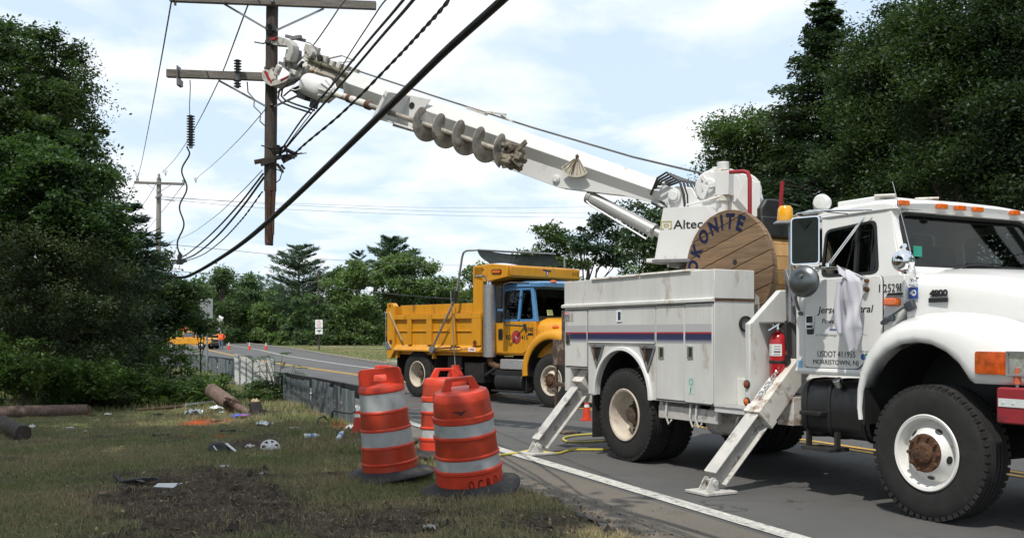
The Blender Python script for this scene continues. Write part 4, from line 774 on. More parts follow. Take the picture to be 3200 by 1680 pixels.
# ---------------------------------------------------------------- turret, boom, auger
BM = Matrix.Translation((.30, 0, 0)) @ Matrix.Rotation(R(208.531), 4, 'Z')
TU = MB()
TU.lathe([(.42, 1.1), (.42, 1.5), (.30, 1.52), (.30, 2.15), (.38, 2.17), (.38, 2.27), (.50, 2.27), (.50, 2.31), (.001, 2.31)], 32, 0)
for y0, y1 in ((.16, .20), (-.20, -.16)): TU.prism([(.62, 2.31), (.62, 2.9), (.60, 3.24), (.50, 3.29), (.30, 3.26), (.20, 3.1), (-.25, 3.05), (-.38, 3.32), (-.42, 3.32), (-.42, 2.31)], y0, y1, 'y', 1)
TU.box(-.42, .60, -.2, .2, 2.31, 2.55, 1); TU.cyl((.51, -.24, 3.17), (.51, .24, 3.17), .085, mi=1); TU.cyl((.51, .24, 3.17), (.51, .265, 3.17), .06, mi=1); TU.bar((.80, -.2, 2.40), (.80, .2, 2.40), .2, .05, 1)
TUR = TU.build('turret', [BLACK, WBOOM], LT, X=BM, bevel=.008)
ab = MB(); ab.prism([(.53, 2.995), (.645, 2.385), (-.16, 2.37), (-.10, 2.86), (-.02, 2.985)], .22, .50, 'y'); ab.prism([(.53, 2.995), (.645, 2.385), (-.16, 2.37), (-.10, 2.86), (-.02, 2.985)], -.50, -.22, 'y'); ab.prism([(.67, 2.385), (.67, 2.35), (-.2, 2.33), (-.2, 2.37)], .2, .515, 'y', 1)
ab.tube([(.30, .36, 2.99), (.29, .36, 3.03), (.05, .36, 3.06), (-.13, .36, 3.10)], .014, 8)
ABX = ab.build('hydraulic_cabinet', [WBOOM, GREY], TUR, bevel=.008)
lo = MB(); XT = Matrix.Translation((.40, .5025, 2.735)) @ Matrix.Rotation(R(180), 4, 'Z') @ Matrix.Rotation(R(90), 4, 'X') @ Matrix.Rotation(R(-1.5), 4, 'Z')
lo.text('Altec', .37, .105, XT, 0, bold=.012)
def sq(x0, y0, x1, y1, m_=1): lo.add([(x0, y0, .001), (x1, y0, .001), (x1, y1, .001), (x0, y1, .001)], [(0, 1, 2, 3)], m_, X=XT)
for q in ((-.165, .085, -.02, .10), (-.165, 0, -.148, .085), (-.037, 0, -.02, .085), (-.165, 0, -.12, .013), (-.065, 0, -.02, .013), (-.125, .05, -.06, .065), (-.125, .03, -.112, .065), (-.073, .03, -.06, .065), (-.112, .025, -.073, .035)): sq(*q)
lo.build('logo_lettering', [INK, GOLD], ABX)
wn = MB()                                                     # winch, gearbox and its motor at the boom root
wn.prism([(.42, 2.98), (.30, 3.16), (.16, 3.42), (.02, 3.49), (-.20, 3.44), (-.30, 3.30), (-.36, 3.0)], .10, .16, 'y', 0); wn.prism([(.30, 2.98), (.16, 3.42), (.02, 3.49), (-.20, 3.44), (-.36, 3.3), (-.44, 2.95)], -.36, -.30, 'y', 0)
AY = Matrix.Rotation(R(-90), 4, 'X')
wn.lathe([(.16, -.3), (.16, .05)], 28, 1, X=Matrix.Translation((.05, 0, 3.26)) @ AY); wn.lathe([(.24, -.33), (.24, -.31), (.15, -.31)], 28, 0, X=Matrix.Translation((-.15, 0, 3.22)) @ AY)
wn.lathe([(.195, .16), (.195, .20), (.17, .225), (.09, .235), (.085, .26), (.05, .265), (.001, .265)], 28, 0, X=Matrix.Translation((.06, 0, 3.25)) @ AY)
for q in np.linspace(0, 6.283, 13)[:-1]: wn.cyl((.06 + .178 * math.cos(q), .20, 3.25 + .178 * math.sin(q)), (.06 + .178 * math.cos(q), .225, 3.25 + .178 * math.sin(q)), .012, n=6)
wn.bar((.06, .25, 3.25), (-.14, .25, 3.27), .06, .05, 0, up=(0, 1, 0)); wn.bar((.06, .25, 3.25), (.13, .25, 3.10), .05, .05, 0, up=(0, 1, 0)); wn.bar((.06, .25, 3.25), (.14, .25, 3.38), .05, .03, 0, up=(0, 1, 0))
wn.box(-.22, -.05, .10, .32, 3.12, 3.40, 0); wn.box(-.19, -.03, .16, .30, 3.40, 3.43, 2); wn.cyl((-.11, .22, 3.42), (-.11, .22, 3.52), .07, n=16, mi=0); wn.cyl((-.11, .24, 2.7), (-.11, .24, 3.10), .065, n=16, mi=0); wn.cyl((-.11, .24, 3.05), (-.11, .24, 3.12), .085, n=16, mi=2)
wn.build('winch', [WBOOM, WORN, WRUST], TUR, bevel=.006)
hs = MB()
for i in range(6):
    y = -.05 + .06 * i; hs.tube([(.86, y * .6, 3.22), (.72, y, 3.34 + .012 * i), (.50 + .02 * i, y, 3.40 + .012 * i), (.33 + .02 * i, y, 3.34), (.25 + .025 * i, y, 3.17), (.26 + .02 * i, y, 2.98)], .015, 7)
hs.tube([(.86, .12, 3.12), (.72, .16, 3.05), (.55, .2, 3.02)], .015, 7); hs.build('hydraulic_hose', BLACK, TUR)
AXB = BM @ Matrix.Translation((.75, 0, 3.24)) @ Matrix.Rotation(R(-21.8), 4, 'Y')
def hexs(u, hw, ht, hb, c=.0, fl=.55): return [(u, hw, c), (u, hw * fl, ht), (u, -hw * fl, ht), (u, -hw, c), (u, -hw * fl, -hb), (u, hw * fl, -hb)]
b_ = MB(); b_.loft([hexs(0, .165, .145, .14, .0), hexs(2.6, .185, .172, .165, -.005), hexs(5.62, .19, .18, .17, -.005)])
b_.prism([(-.1, -.14), (.5, -.19), (.78, -.25), (1.42, -.375), (2.2, -.375), (4.15, -.30), (4.35, -.15), (3, -.12), (0, -.10)], -.10, .10, 'y', 0)
b_.bar((-.34, 0, .01), (.25, 0, .0), .22, .20, 0, up=(0, 0, 1)); b_.cyl((1.5, .10, -.28), (1.5, .125, -.28), .055, mi=0, n=20); b_.cyl((1.5, .125, -.28), (1.5, .135, -.28), .04, mi=0, n=20)
BOOM = b_.build('boom', WBOOM, LT, X=AXB, bevel=.006)
ins = MB(); ins.loft([hexs(5.5, .135, .12, .12), hexs(6.30, .135, .12, .12)]); ins.loft([hexs(6.28, .145, .13, .15), hexs(6.62, .15, .13, .19)], 1); ins.cyl((5.62, .12, .115), (6.55, .12, .14), .034, mi=2); ins.cyl((6.2, .12, .128), (6.24, .12, .128), .05, mi=2)
ins.bar((5.9, -.05, .17), (6.5, -.05, .2), .08, .07, 1)
for u in (5.62, 5.78, 5.95, 6.1, 6.4): ins.box(u - .05, u + .03, -.06, .06, .16, .24, 1)
ins.build('boom_extension', [M('tan_fibreglass', (.30, .26, .215), .5, var=.15, dirt=.2), WRUST, M('olive_hydraulic_rod', (.13, .12, .08), .4, .4, var=.2)], BOOM, bevel=.004)
fa = MB(); fa.prism([(1.25, .09)] + [(1.25 + .27 * math.sin(q), .09 - .27 * math.cos(q)) for q in np.linspace(-.95, .75, 12)], .182, .192, 'y', 0)
for q in np.linspace(-.85, .65, 7): fa.bar((1.25 + .06 * math.sin(q), .194, .09 - .06 * math.cos(q)), (1.25 + .25 * math.sin(q), .194, .09 - .25 * math.cos(q)), .004, .005, 1, up=(0, 1, 0))
fa.tube([(1.25, .21, .12), (1.25, .20, -.15)], .006, 6, 1); fa.cyl((1.25, .18, .09), (1.25, .22, .09), .018, mi=1); fa.build('angle_indicator', [M('cream_plate', (.50, .46, .38), .5, dirt=.3, var=.1), RUST], BOOM)
br = MB(); br.add([(4.24, .16, .12), (4.24, .66, .08), (4.34, .66, -.33), (4.34, .16, -.33)], [(0, 1, 2, 3)]); br.add([(4.28, .16, .12), (4.28, .66, .08), (4.38, .66, -.33), (4.38, .16, -.33)], [(0, 1, 2, 3)]); br.bar((4.26, .66, .09), (4.36, .66, -.33), .06, .05, up=(0, 1, 0)); br.prism([(4.26, .13), (3.86, .17), (3.96, -.05), (4.05, -.33), (4.33, -.33)], .185, .20, 'y', 0)
br.lathe([(.05, 0), (.048, .01), (.001, .005)], 18, 1, X=Matrix.Translation((4.16, .20, .0)) @ Matrix.Rotation(R(-90), 4, 'X')); br.lathe([(.022, 0), (.02, .01), (.001, .005)], 12, 1, X=Matrix.Translation((4.0, .20, -.06)) @ Matrix.Rotation(R(-90), 4, 'X')); br.bar((3.75, .33, -.30), (4.32, .42, -.31), .3, .02, 0); br.bar((3.62, .30, -.30), (4.3, .30, -.34), .05, .05, 2); br.build('auger_bracket', [WBOOM, BLACK, WRUST], BOOM, bevel=.004)
am = MB(); XA = lambda u: Matrix.Translation((u, .45, -.165 - (u - 2.1) * .012)) @ Matrix.Rotation(R(-90), 4, 'Y') @ Matrix.Rotation(R(0), 4, 'Z')
def lu(prof, u0, mi, n=24, mis=None): am.lathe([(r_, -z) for r_, z in prof], n, mi, X=Matrix.Translation((u0, .45, -.21)) @ Matrix.Rotation(R(-90), 4, 'Y'), mis=mis)
# profile along +u from u0
lu([(.19, 0), (.185, .03), (.178, .30), (.165, .36), (.13, .40), (.001, .40)], 5.70, 0)
am.lathe([(.19, 0), (.195, .06), (.185, .09), (.10, .20), (.08, .24), (.06, .25)], 24, 0, X=Matrix.Translation((5.72 - .0, .45, -.21)) @ Matrix.Rotation(R(-90), 4, 'Y'))
for q in np.linspace(0, 6.283, 13)[:-1]: am.bar((5.62, .45 + .185 * math.cos(q), -.21 + .185 * math.sin(q)), (5.49, .45 + .085 * math.cos(q), -.21 + .085 * math.sin(q)), .022, .02, 0)
am.box(5.95, 6.15, .40, .52, -.45, -.33, 1); am.box(5.75, 5.85, .41, .50, -.52, -.36, 1)
am.tube([(6.22, .55, -.30), (6.2, .62, -.36), (6.05, .66, -.35), (5.98, .63, -.30)], .01, 6, 0)
am.build('auger_motor', [WBOOM, BLACK], BOOM, bevel=.004)
ag = MB()
ag.cyl((5.52, .45, -.205), (5.15, .45, -.20), .05, mi=1); ag.cyl((5.17, .45, -.20), (5.10, .45, -.2), .062, mi=2); ag.cyl((5.12, .45, -.20), (4.70, .45, -.195), .055, mi=1); ag.cyl((4.78, .45, -.196), (4.70, .45, -.195), .066, mi=2); ag.cyl((4.72, .45, -.195), (2.15, .45, -.165), .04, mi=0)
V = []; F = []; nT = 150; turns = 4.55; ua, ub = 3.78, 2.14
for i in range(nT + 1):
    f = i / nT; u = ua + (ub - ua) * f; th = -turns * 2 * math.pi * f + 2.2; cz = -.165 - (u - 2.1) * .012
    for rr in (.035, .225):
        for du in (-.005, .005): V.append((u + du + (.0 if rr < .1 else 0), .45 + rr * math.cos(th), cz + rr * math.sin(th)))
    if i:
        o = 4 * i; p = o - 4
        F += [(p, p + 2, o + 2, o), (p + 1, o + 1, o + 3, p + 3), (p + 2, p + 3, o + 3, o + 2), (p, o, o + 1, p + 1)]
F += [(0, 1, 3, 2), (4 * nT, 4 * nT + 2, 4 * nT + 3, 4 * nT + 1)]
ag.add(V, F, 0); ag.build('auger', [WORN, WRUST, RUST], BOOM, ang=50)
mc = MB(); rr_ = random.Random(4)
for i in range(26):
    c = Vector((2.03 + rr_.uniform(-.15, .15), .45 + rr_.uniform(-.12, .12), -.17 + rr_.uniform(-.15, .12))); s0 = rr_.uniform(.03, .085)
    rings = []
    for k in range(5):
        a = math.pi * (k + .5) / 5; rings.append([(c.x + s0 * math.cos(a) * rr_.uniform(.8, 1.3), c.y + s0 * math.sin(a) * math.cos(q) * rr_.uniform(.6, 1.4), c.z + s0 * math.sin(a) * math.sin(q) * rr_.uniform(.6, 1.4)) for q in np.linspace(0, 6.283, 8)[:-1]])
    mc.loft(rings)
mc.bar((2.0, .48, -.12), (1.86, .52, .06), .03, .06); mc.bar((1.98, .5, -.2), (1.82, .5, -.26), .06, .05)
mc.build('auger_clod', MUD, BOOM, ang=25)
cy = MB(); p0 = Vector((1.80, 0, 3.275)); p1 = Vector((.90, 0, 2.79)); d = (p1 - p0).normalized()
cy.cyl(p0, p1, .082, n=24, mi=0); cy.cyl(p0 - d * .03, p0 + d * .03, .092, n=24); cy.cyl(p1 - d * .03, p1 + d * .02, .092, n=24); cy.cyl(p1, p1 + d * .22, .05, mi=0); cy.tube([p0 + Vector((0, .09, -.06)), p0 + Vector((-.05, .09, -.11)), p1 + Vector((.05, .09, -.11)), p1 + Vector((0, .09, -.03))], .012, 6, 1); cy.cyl((p1.x, -.12, p1.z), (p1.x, .14, p1.z), .03)
cy.build('lift_cylinder', [M('silver_cylinder_paint', (.42, .42, .41), .35, .3, var=.1, vs=3), WBOOM], LT, X=BM)
# pole guides (claws) at the tip
def uw(x, y): return (7.19 - .001294 * (x - 170) - .000353 * (y - 200), .204 + .000287 * (x - 170) - .000886 * (y - 200))
cl = MB()
cl.prism([uw(*p) for p in ((170, 118), (165, 200), (200, 240), (300, 245), (430, 255), (455, 300), (430, 370), (370, 490), (480, 500), (535, 340), (530, 240), (480, 170), (400, 130), (300, 100))], .20, .34, 'y', 0)
cl.prism([uw(*p) for p in ((20, 740), (30, 680), (90, 650), (110, 700), (120, 800), (190, 850), (330, 810), (470, 740), (500, 700), (490, 790), (420, 850), (300, 900), (180, 930), (80, 880), (30, 810))], .16, .36, 'y', 0)
cl.prism([uw(*p) for p in ((300, 270), (440, 260), (440, 360), (360, 480), (560, 600), (540, 720), (420, 760), (330, 640), (210, 560), (260, 440))], .02, .18, 'y', 5)
for poly in (((175, 125), (290, 115), (260, 160), (180, 180)), ((60, 690), (95, 670), (150, 770), (200, 850), (190, 885), (120, 800)), ((340, 810), (490, 740), (480, 775), (400, 815), (350, 850))): cl.prism([uw(*p) for p in poly], .30, .368, 'y', 1)
for c, r_ in (((400, 345), .045), ((290, 475), .03), ((540, 535), .035)): u, w_ = uw(*c); cl.cyl((u, .17, w_), (u, .20, w_), r_, n=14, mi=2)
def lk(a, b__, y, wd, mi=0): p = uw(*a); q = uw(*b__); cl.bar((p[0], y, p[1]), (q[0], y, q[1]), wd, .06, mi, up=(0, 1, 0))
lk((280, 580), (220, 720), .30, .09); lk((190, 620), (160, 680), .30, .06, 4); lk((150, 660), (200, 820), .33, .08, 3); lk((470, 660), (570, 690), .30, .07, 3); lk((340, 480), (480, 400), .26, .08); lk((370, 560), (260, 520), .27, .05, 4); lk((450, 630), (600, 470), .20, .02, 4); lk((560, 220), (780, 290), .1, .12); lk((540, 330), (900, 420), .08, .12); lk((250, 40), (560, 110), .12, .05, 4); lk((400, 100), (560, 70), .2, .05, 4); lk((620, 420), (660, 470), .2, .03)
cl.tube([(*[uw(560, 130)[0]], .1, uw(560, 130)[1]), (uw(640, 150)[0], .1, uw(640, 150)[1]), (uw(730, 240)[0], .1, uw(730, 240)[1])], .008, 6, 2)
u, w_ = uw(700, 330); cl.cyl((u, .0, w_), (u, .2, w_), .06, mi=0); u, w_ = uw(820, 400); cl.cyl((u, -.05, w_), (u, .15, w_), .05, mi=2)
cl.prism([uw(*p) for p in ((300, 930), (420, 1000), (720, 880), (760, 740), (560, 800))], .02, .12, 'y', 2)
def tri(a, b__, c, th): p = [uw(*q) for q in (a, b__, c)]; cl.tube([(q[0], .05, q[1]) for q in p], th, 6, 3)
tri((850, 395), (1120, 330), (1310, 405), .018); tri((1310, 410), (1150, 440), (1060, 440), .012)
for off in (0, .05): cl.tube([(uw(x, y)[0], .35 + off, uw(x, y)[1] - off) for x, y in ((930, 750), (750, 740), (520, 830), (370, 960), (350, 1080), (420, 1150), (600, 1210), (900, 1290))], .016, 7, 2)
cl.tube([(uw(x, y)[0], .35, uw(x, y)[1]) for x, y in ((790, 880), (640, 910), (480, 1000), (390, 1080))], .014, 7, 2)
# clamp bands closed round the pole
cl.build('pole_guide', [WGRIME, REDP, BLACK, WRUST, GREY, OLDW_SHADE], BOOM, bevel=.004)
wr = MB(); wr.tube([(-.60, -.05, .40), (.6, -.04, .305), (2.2, -.02, .25), (4.0, 0, .225), (5.6, 0, .215), (6.3, 0, .22)], .013, 7); wr.build('winch_rope', M('winch_rope', (.11, .10, .09), .8, var=.3), BOOM)
gl_ = MB()
for a in ((2.95, 3.10), (3.10, 3.28)): gl_.box(a[0], a[1], .02, .10, .20, .235)
gl_.bar((2.95, .06, .25), (2.6, .1, .30), .03, .025); gl_.bar((2.7, .05, .27), (2.45, .1, .24), .04, .02); gl_.build('rope_guide', WRUST, BOOM)
# operator's guard rail and seat on the turret platform
gd = MB(); gd.tube([(.70, -.2, 3.37), (.93, -.2, 3.345), (1.0, -.2, 3.32), (1.03, -.2, 3.25), (1.03, -.2, 2.80)], .024, 10); gd.cyl((1.55, -.2, 3.15), (1.51, -.2, 2.78), .022); gd.build('guard_rail', REDP, LT)
se = MB(); se.loft([[(1.36 + .02 * k, -.2 + a, z) for a, z in ((-.2, 2.6), (-.2, 2.86), (-.12, 2.97), (.12, 2.97), (.2, 2.86), (.2, 2.6))] for k in (0, 4)]); se.box(1.0, 1.45, -.4, .1, 2.55, 2.78); se.build('operator_seat', BLACK, LT, bevel=.02)
# ---------------------------------------------------------------- things riding on the line truck
def on_lt(p): return LT_M @ Vector(p)
LT_M = Matrix.Translation((2.380, 12.2675, 0)) @ Matrix.Rotation(R(-61.824), 4, 'Z')
RL = thing('cable_reel', 'big wooden cable reel lettered in blue, standing on the deck behind the truck cab', 'cable reel', on_lt((1.0, -.48, 2.19)), R(-61.824 + 3))
def flange(y0, y1, Rr, ang, nk, name, mat):
    m = MB(); wd = 2 * Rr / nk; c, s_ = math.cos(R(ang)), math.sin(R(ang))
    for k in range(nk):
        a = -Rr + k * wd + .004; b__ = a + wd - .008
        if k == 0: a = -Rr * .995
        def half(v): return math.sqrt(max(Rr * Rr - v * v, 0))
        n = 7; vs_ = [a + (b__ - a) * i / n for i in range(n + 1)]
        pts = [(half(v), v) for v in vs_] + [(-half(v), v) for v in vs_[::-1]]
        m.prism([(p * c - q * s_, p * s_ + q * c) for p, q in pts], y0, y1, 'y')
    return m.build(name, mat, RL, bevel=.003)
fl = flange(-.03, .015, .69, 17, 8, 'flange', REELW); flange(.017, .055, .685, 107, 8, 'flange', REELW); flange(.86, .895, .685, 112, 8, 'flange', LAGW); flange(.90, .94, .69, 17, 8, 'flange', REELW)
bb = MB()
for i in range(22):
    a0 = 2 * math.pi * i / 22; a1 = a0 + 2 * math.pi / 22 * .96; rr = .55
    bb.prism([(rr * math.cos(a0), rr * math.sin(a0)), (rr * math.cos(a1), rr * math.sin(a1)), ((rr - .04) * math.cos(a1), (rr - .04) * math.sin(a1)), ((rr - .04) * math.cos(a0), (rr - .04) * math.sin(a0))], .056, .859, 'y')
bb.build('barrel', LAGW, RL, bevel=.003)
lt_ = MB()
WD_ = {'O': .15, 'K': .14, 'N': .145, 'I': .036, 'T': .13, 'E': .11}; th_ = R(178)
for i, chh in enumerate('OKONITE'):
    th = th_; th_ -= (WD_[chh] + .052) / .58
    def put(p, th=th):
        r_ = .475 + p[1]; a = th - p[0] / .58
        return (r_ * math.cos(a), -.0315 - abs(p[2]) * .5, r_ * math.sin(a))
    lt_.text(chh, WD_[chh], .18, None, 0, d=.002, fn=put, bold=.045)
lt_.build('lettering', NAVY, fl)
hl = MB()
for dx, dz in ((.13, .10), (0, 0), (-.14, -.09)): hl.lathe([(.034, .0), (.001, .0)], 14, 0, X=Matrix.Translation((dx, -.0312, dz)) @ Matrix.Rotation(R(90), 4, 'X'))
for q in range(14): a = q * .45 + .2; hl.lathe([(.007, .0), (.001, .0)], 8, 1, X=Matrix.Translation((.60 * math.cos(a), -.0312, .60 * math.sin(a))) @ Matrix.Rotation(R(90), 4, 'X'))
hl.build('bolt_hole', [BLACK, RUST], fl)
tgp = MB(); tgp.add([(.42, -.04, -.52), (.52, -.045, -.47), (.52, -.05, -.30), (.46, -.045, -.26)], [(0, 1, 2, 3)]); tgp.build('paper_tag', M('grey_paper', (.38, .38, .37), .7), RL)
EX = thing('fire_extinguisher', 'red fire extinguisher strapped upright to the white bulkhead behind the cab', 'fire extinguisher', on_lt((2.27, -.935, 1.03)), R(-61.824))
EX.rotation_euler = (0, 0, R(-61.824))
m = MB(); m.lathe([(.001, 0), (.078, 0), (.085, .012), (.086, .40), (.078, .44), (.055, .47), (.03, .485), (.028, .51)], 28); m.build('cylinder', M('extinguisher_red', (.42, .014, .02), .25, var=.06, coat=.5), EX)
m = MB(); m.lathe([(.0872, .21), (.0874, .36)], 32, 0); m.v = [v for v in m.v]
lb = MB(); n = 12
lb.loft([[(.0873 * math.cos(a), .0873 * math.sin(a), z) for z in (.25, .365)] for a in np.linspace(R(-150), R(-20), 14)], 0, caps=False, closed=False)
for i in range(8):
    lb.loft([[(.0877 * math.cos(a), .0877 * math.sin(a), z) for z in (.355 - i * .013, .351 - i * .013)] for a in np.linspace(R(-138), R(-95 + (i % 3) * 6), 6)], 1, caps=False, closed=False)
for i in range(4): lb.loft([[(.0877 * math.cos(a), .0877 * math.sin(a), z) for z in (.35 - i * .026, .336 - i * .026)] for a in np.linspace(R(-72), R(-30), 6)], 2 if i == 2 else 1, caps=False, closed=False)
lb.build('label', [PAPERM, GINK, INK], EX)
m = MB(); m.lathe([(.0875, .175), (.089, .18), (.089, .20), (.0875, .205)], 28); m.bar((-.1, .02, .19), (-.17, .05, .19), .03, .03); m.bar((-.09, .03, .05), (-.09, .03, .32), .04, .05); m.bar((.09, .03, .16), (.09, .03, .26), .05, .05); m.build('strap', BLACK, EX)
m = MB(); m.cyl((0, 0, .50), (0, 0, .56), .02, n=12, mi=1); m.bar((.02, 0, .565), (-.06, -.07, .50), .025, .012, 1); m.bar((.02, 0, .55), (.10, .02, .59), .03, .014, 0); m.lathe([(.024, 0), (.024, .02), (.001, .022)], 14, 1, X=Matrix.Translation((-.04, -.02, .555)) @ Matrix.Rotation(R(90), 4, 'X')); m.tube([(.02, 0, .53), (.07, -.02, .55), (.1, 0, .50), (.095, .02, .3)], .012, 7, 0); m.build('valve', [BLACK, CHROME], EX)
# cotton shirt hung over the mirror bracket
r_ = random.Random(3); V = []; F = []; nu, nv = 44, 46
for j in range(nv):
    v = j / (nv - 1); z = 2.055 - v * .655; wd = float(np.interp(v, [0, .06, .16, .3, .55, .75, .9, 1], [.03, .06, .095, .11, .13, .135, .095, .05])); cx = float(np.interp(v, [0, .15, .5, .8, 1], [3.385, 3.42, 3.41, 3.42, 3.44])); dp = float(np.interp(v, [0, .1, .4, 1], [.02, .045, .055, .035]))
    for i in range(nu):
        a = 2 * math.pi * i / nu; fo = 1 + .22 * math.sin(5 * a + 3.2 * v + .6) + .14 * math.sin(9 * a - 5 * v) + .10 * math.sin(v * 16 + 3 * a)
        zz_ = z + (.05 * math.sin(2.0 * a + .5) + .03 * math.sin(5 * a)) * (v > .8) * (v - .8) * 5
        V.append((cx + wd * math.cos(a) * (1 + .10 * math.sin(3 * a + 7 * v)), -1.175 + dp * math.sin(a) * fo - .022 * math.sin(v * 9 + 2.2 * math.cos(a)), zz_))
    if j:
        for i in range(nu): F.append(((j - 1) * nu + i, (j - 1) * nu + (i + 1) % nu, j * nu + (i + 1) % nu, j * nu + i))
m = MB().add(V, F); m.loft([[(3.33 + .05 * q + .03 * w_, -1.245 - .03 * math.sin(3 * q), 2.07 + .03 * math.sin(3.1 * q) - .08 * w_) for w_ in (0, .5, 1)] for q in np.linspace(0, 1.6, 8)], closed=False, caps=False)
m.tube([(3.34, -1.23, 1.95), (3.325, -1.235, 1.75), (3.33, -1.235, 1.60), (3.35, -1.235, 1.5)], [.02, .03, .035, .02], 8)
SHT = m.build('shirt', CLOTH, None, ang=80); SHT.matrix_world = LT_M; tag(SHT, 'crumpled pale grey shirt hanging from the chrome mirror arm over the cab door', 'shirt')
# ---------------------------------------------------------------- the yellow dump truck
DT = thing('dump_truck', 'yellow dump truck with blue cab top parked across the lane behind the drums', 'dump truck', (-1.336, 24.274, 0), R(-48.248))
wheel(DT, 4.543, -1.2, True, DULLRIM, RUST); wheel(DT, 4.543, 1.2, True, DULLRIM, RUST, flip=True)
wheel(DT, 0, -1.2, False, DULLRIM, RUST); wheel(DT, 0, 1.2, False, DULLRIM, RUST, flip=True); wheel(DT, 0, -.88, False, DULLRIM, RUST, sub=False); wheel(DT, 0, .88, False, DULLRIM, RUST, flip=True, sub=False)
m = MB()
for y in (-.42, .42): m.box(-1.1, 5.2, y - .04, y + .04, .70, .95)
m.cyl((0, -.9, .545), (0, .9, .545), .1); m.cyl((4.54, -.9, .5), (4.54, .9, .5), .08); m.box(.9, 1.6, -.42, .42, .6, .9); m.box(2.5, 5.0, -.4, .4, .6, 1.2); m.build('chassis', DARK, DT, bevel=.01)
b_ = MB()
for sg in (-1, 1):
    y0, y1 = (-1.2, -1.13) if sg < 0 else (1.13, 1.2); yo = lambda d: (y0 - d, y0) if sg < 0 else (y1, y1 + d)
    b_.box(-.85, 2.36, y0, y1, 1.10, 1.83)
    b_.prism([(-.62, 1.95), (-.70, 2.17), (2.06, 2.17), (2.06, 1.95)], y0 + .01, y1 - .01, 'y')
    b_.box(-.85, 2.38, *yo(.06), 1.835, 1.945)
    b_.prism([(y0 if sg < 0 else y1, 1.24), (y0 - .09 if sg < 0 else y1 + .09, 1.12), (y0 - .09 if sg < 0 else y1 + .09, 1.085), (y0 if sg < 0 else y1, 1.085)], -.86, 2.38, 'x')
    for x, w_ in ((-.26, .15), (.52, .19), (1.40, .19)): b_.box(x - w_ / 2, x + w_ / 2, *yo(.058), 1.235, 1.832)
    b_.box(2.08, 2.38, *yo(.058), 1.235, 1.832)
    b_.box(-.84, 2.07, *yo(.025), 1.545, 1.57)
    b_.prism([(-1.16, .90), (-1.16, 2.235), (-.94, 2.235), (-.86, 2.16), (-.86, 1.10), (-1.02, .90)], yo(.06)[0], yo(.06)[1] + (.07 if sg < 0 else 0) - (0 if sg < 0 else .07), 'y')
    b_.box(2.06, 2.39, y0, y1, 1.945, 2.95)
b_.box(-1.1, 2.36, -1.13, 1.13, 1.0, 1.09); b_.box(2.31, 2.37, -1.13, 1.13, 1.09, 2.9); b_.box(-1.12, -1.06, -1.13, 1.13, 1.09, 2.15)
b_.build('dump_body', YEL, DT, bevel=.012)
b_ = MB(); b_.prism([(2.10, 2.985), (2.10, 2.70), (2.45, 2.62), (2.62, 2.63), (3.20, 2.70), (3.22, 2.94), (2.72, 3.0)], -1.2, .98, 'y'); b_.prism([(-1.16, 2.92), (-1.13, 2.73), (.92, 2.72), (.95, 2.92)], 3.20, 3.245, 'x'); SHD = b_.build('cab_shield', YEL, DT, bevel=.012)
b_ = MB(); b_.prism(rnd([(2.70, 2.78), (3.02, 2.77), (3.02, 2.87), (2.70, 2.88)], .045, 5), -1.215, -1.202, 'y', 1); b_.prism(rnd([(2.73, 2.80), (2.99, 2.79), (2.99, 2.85), (2.73, 2.86)], .028, 5), -1.222, -1.214, 'y', 0); b_.build('clearance_light', [AMBER, BLACK], SHD)
b_ = MB(); b_.lathe([(.03, 0), (.03, .01), (.001, .012)], 14, X=Matrix.Translation((2.40, -1.201, 2.9)) @ Matrix.Rotation(R(90), 4, 'X')); FX = Matrix.Translation((3.2475, 0, 0)) @ Matrix.Rotation(R(90), 4, 'Z') @ Matrix.Rotation(R(90), 4, 'X'); b_.text('415', .20, .085, FX @ Matrix.Translation((.70, 2.79, 0)), 0, bold=.01); q_ = lambda P: [(-.2 + (x - 3.98) * 1.0, z + .06) for x, z in P]; b_.prism(q_([(3.98, 2.84), (4.22, 2.82), (4.22, 2.79), (4.15, 2.79), (4.12, 2.70), (4.06, 2.70), (4.08, 2.80), (3.98, 2.81)]), 3.246, 3.248, 'x', 1); b_.prism(q_([(4.10, 2.79), (4.13, 2.79), (4.11, 2.71), (4.09, 2.71)]), 3.249, 3.25, 'x', 2); b_.build('lettering', [M('faded_brown_ink', (.20, .09, .02), .5), NAVY, PAPERM], SHD)
b_ = MB(); b_.text('36,220', .26, .06, side(1.70, 1.13, -1.292) @ Matrix.Rotation(R(-36), 4, 'X'), 0); b_.build('lettering', INK, DT)
b_ = MB(); b_.box(2.02, 2.25, -1.296, -1.29, 1.105, 1.19, 0); b_.prism([(2.05, 1.135), (2.09, 1.165), (2.22, 1.165), (2.21, 1.13), (2.12, 1.14)], -1.299, -1.296, 'y', 1); b_.build('maker_plate', [PAPERM, RINK], DT)
BRL = M('brown_lens', (.14, .04, .015), .3)
for x, z, r_ in ((-1.0, 1.3, .055), (2.2, 1.3, .055), (-1.03, 2.17, .03)): MB().lathe([(r_, 0), (r_, .008), (.001, .008)], 18, X=Matrix.Translation((x, -1.262, z)) @ Matrix.Rotation(R(90), 4, 'X')).build('marker_light', BRL, DT)
b_ = MB()
for z in (2.05, 1.50): b_.tube([(-1.14, -1.2, z + .05), (-1.23, -1.2, z + .03), (-1.25, -1.2, z - .02), (-1.22, -1.2, z - .05), (-1.15, -1.2, z - .05)], .032, 8)
b_.build('tailgate_hook', YEL, DT)
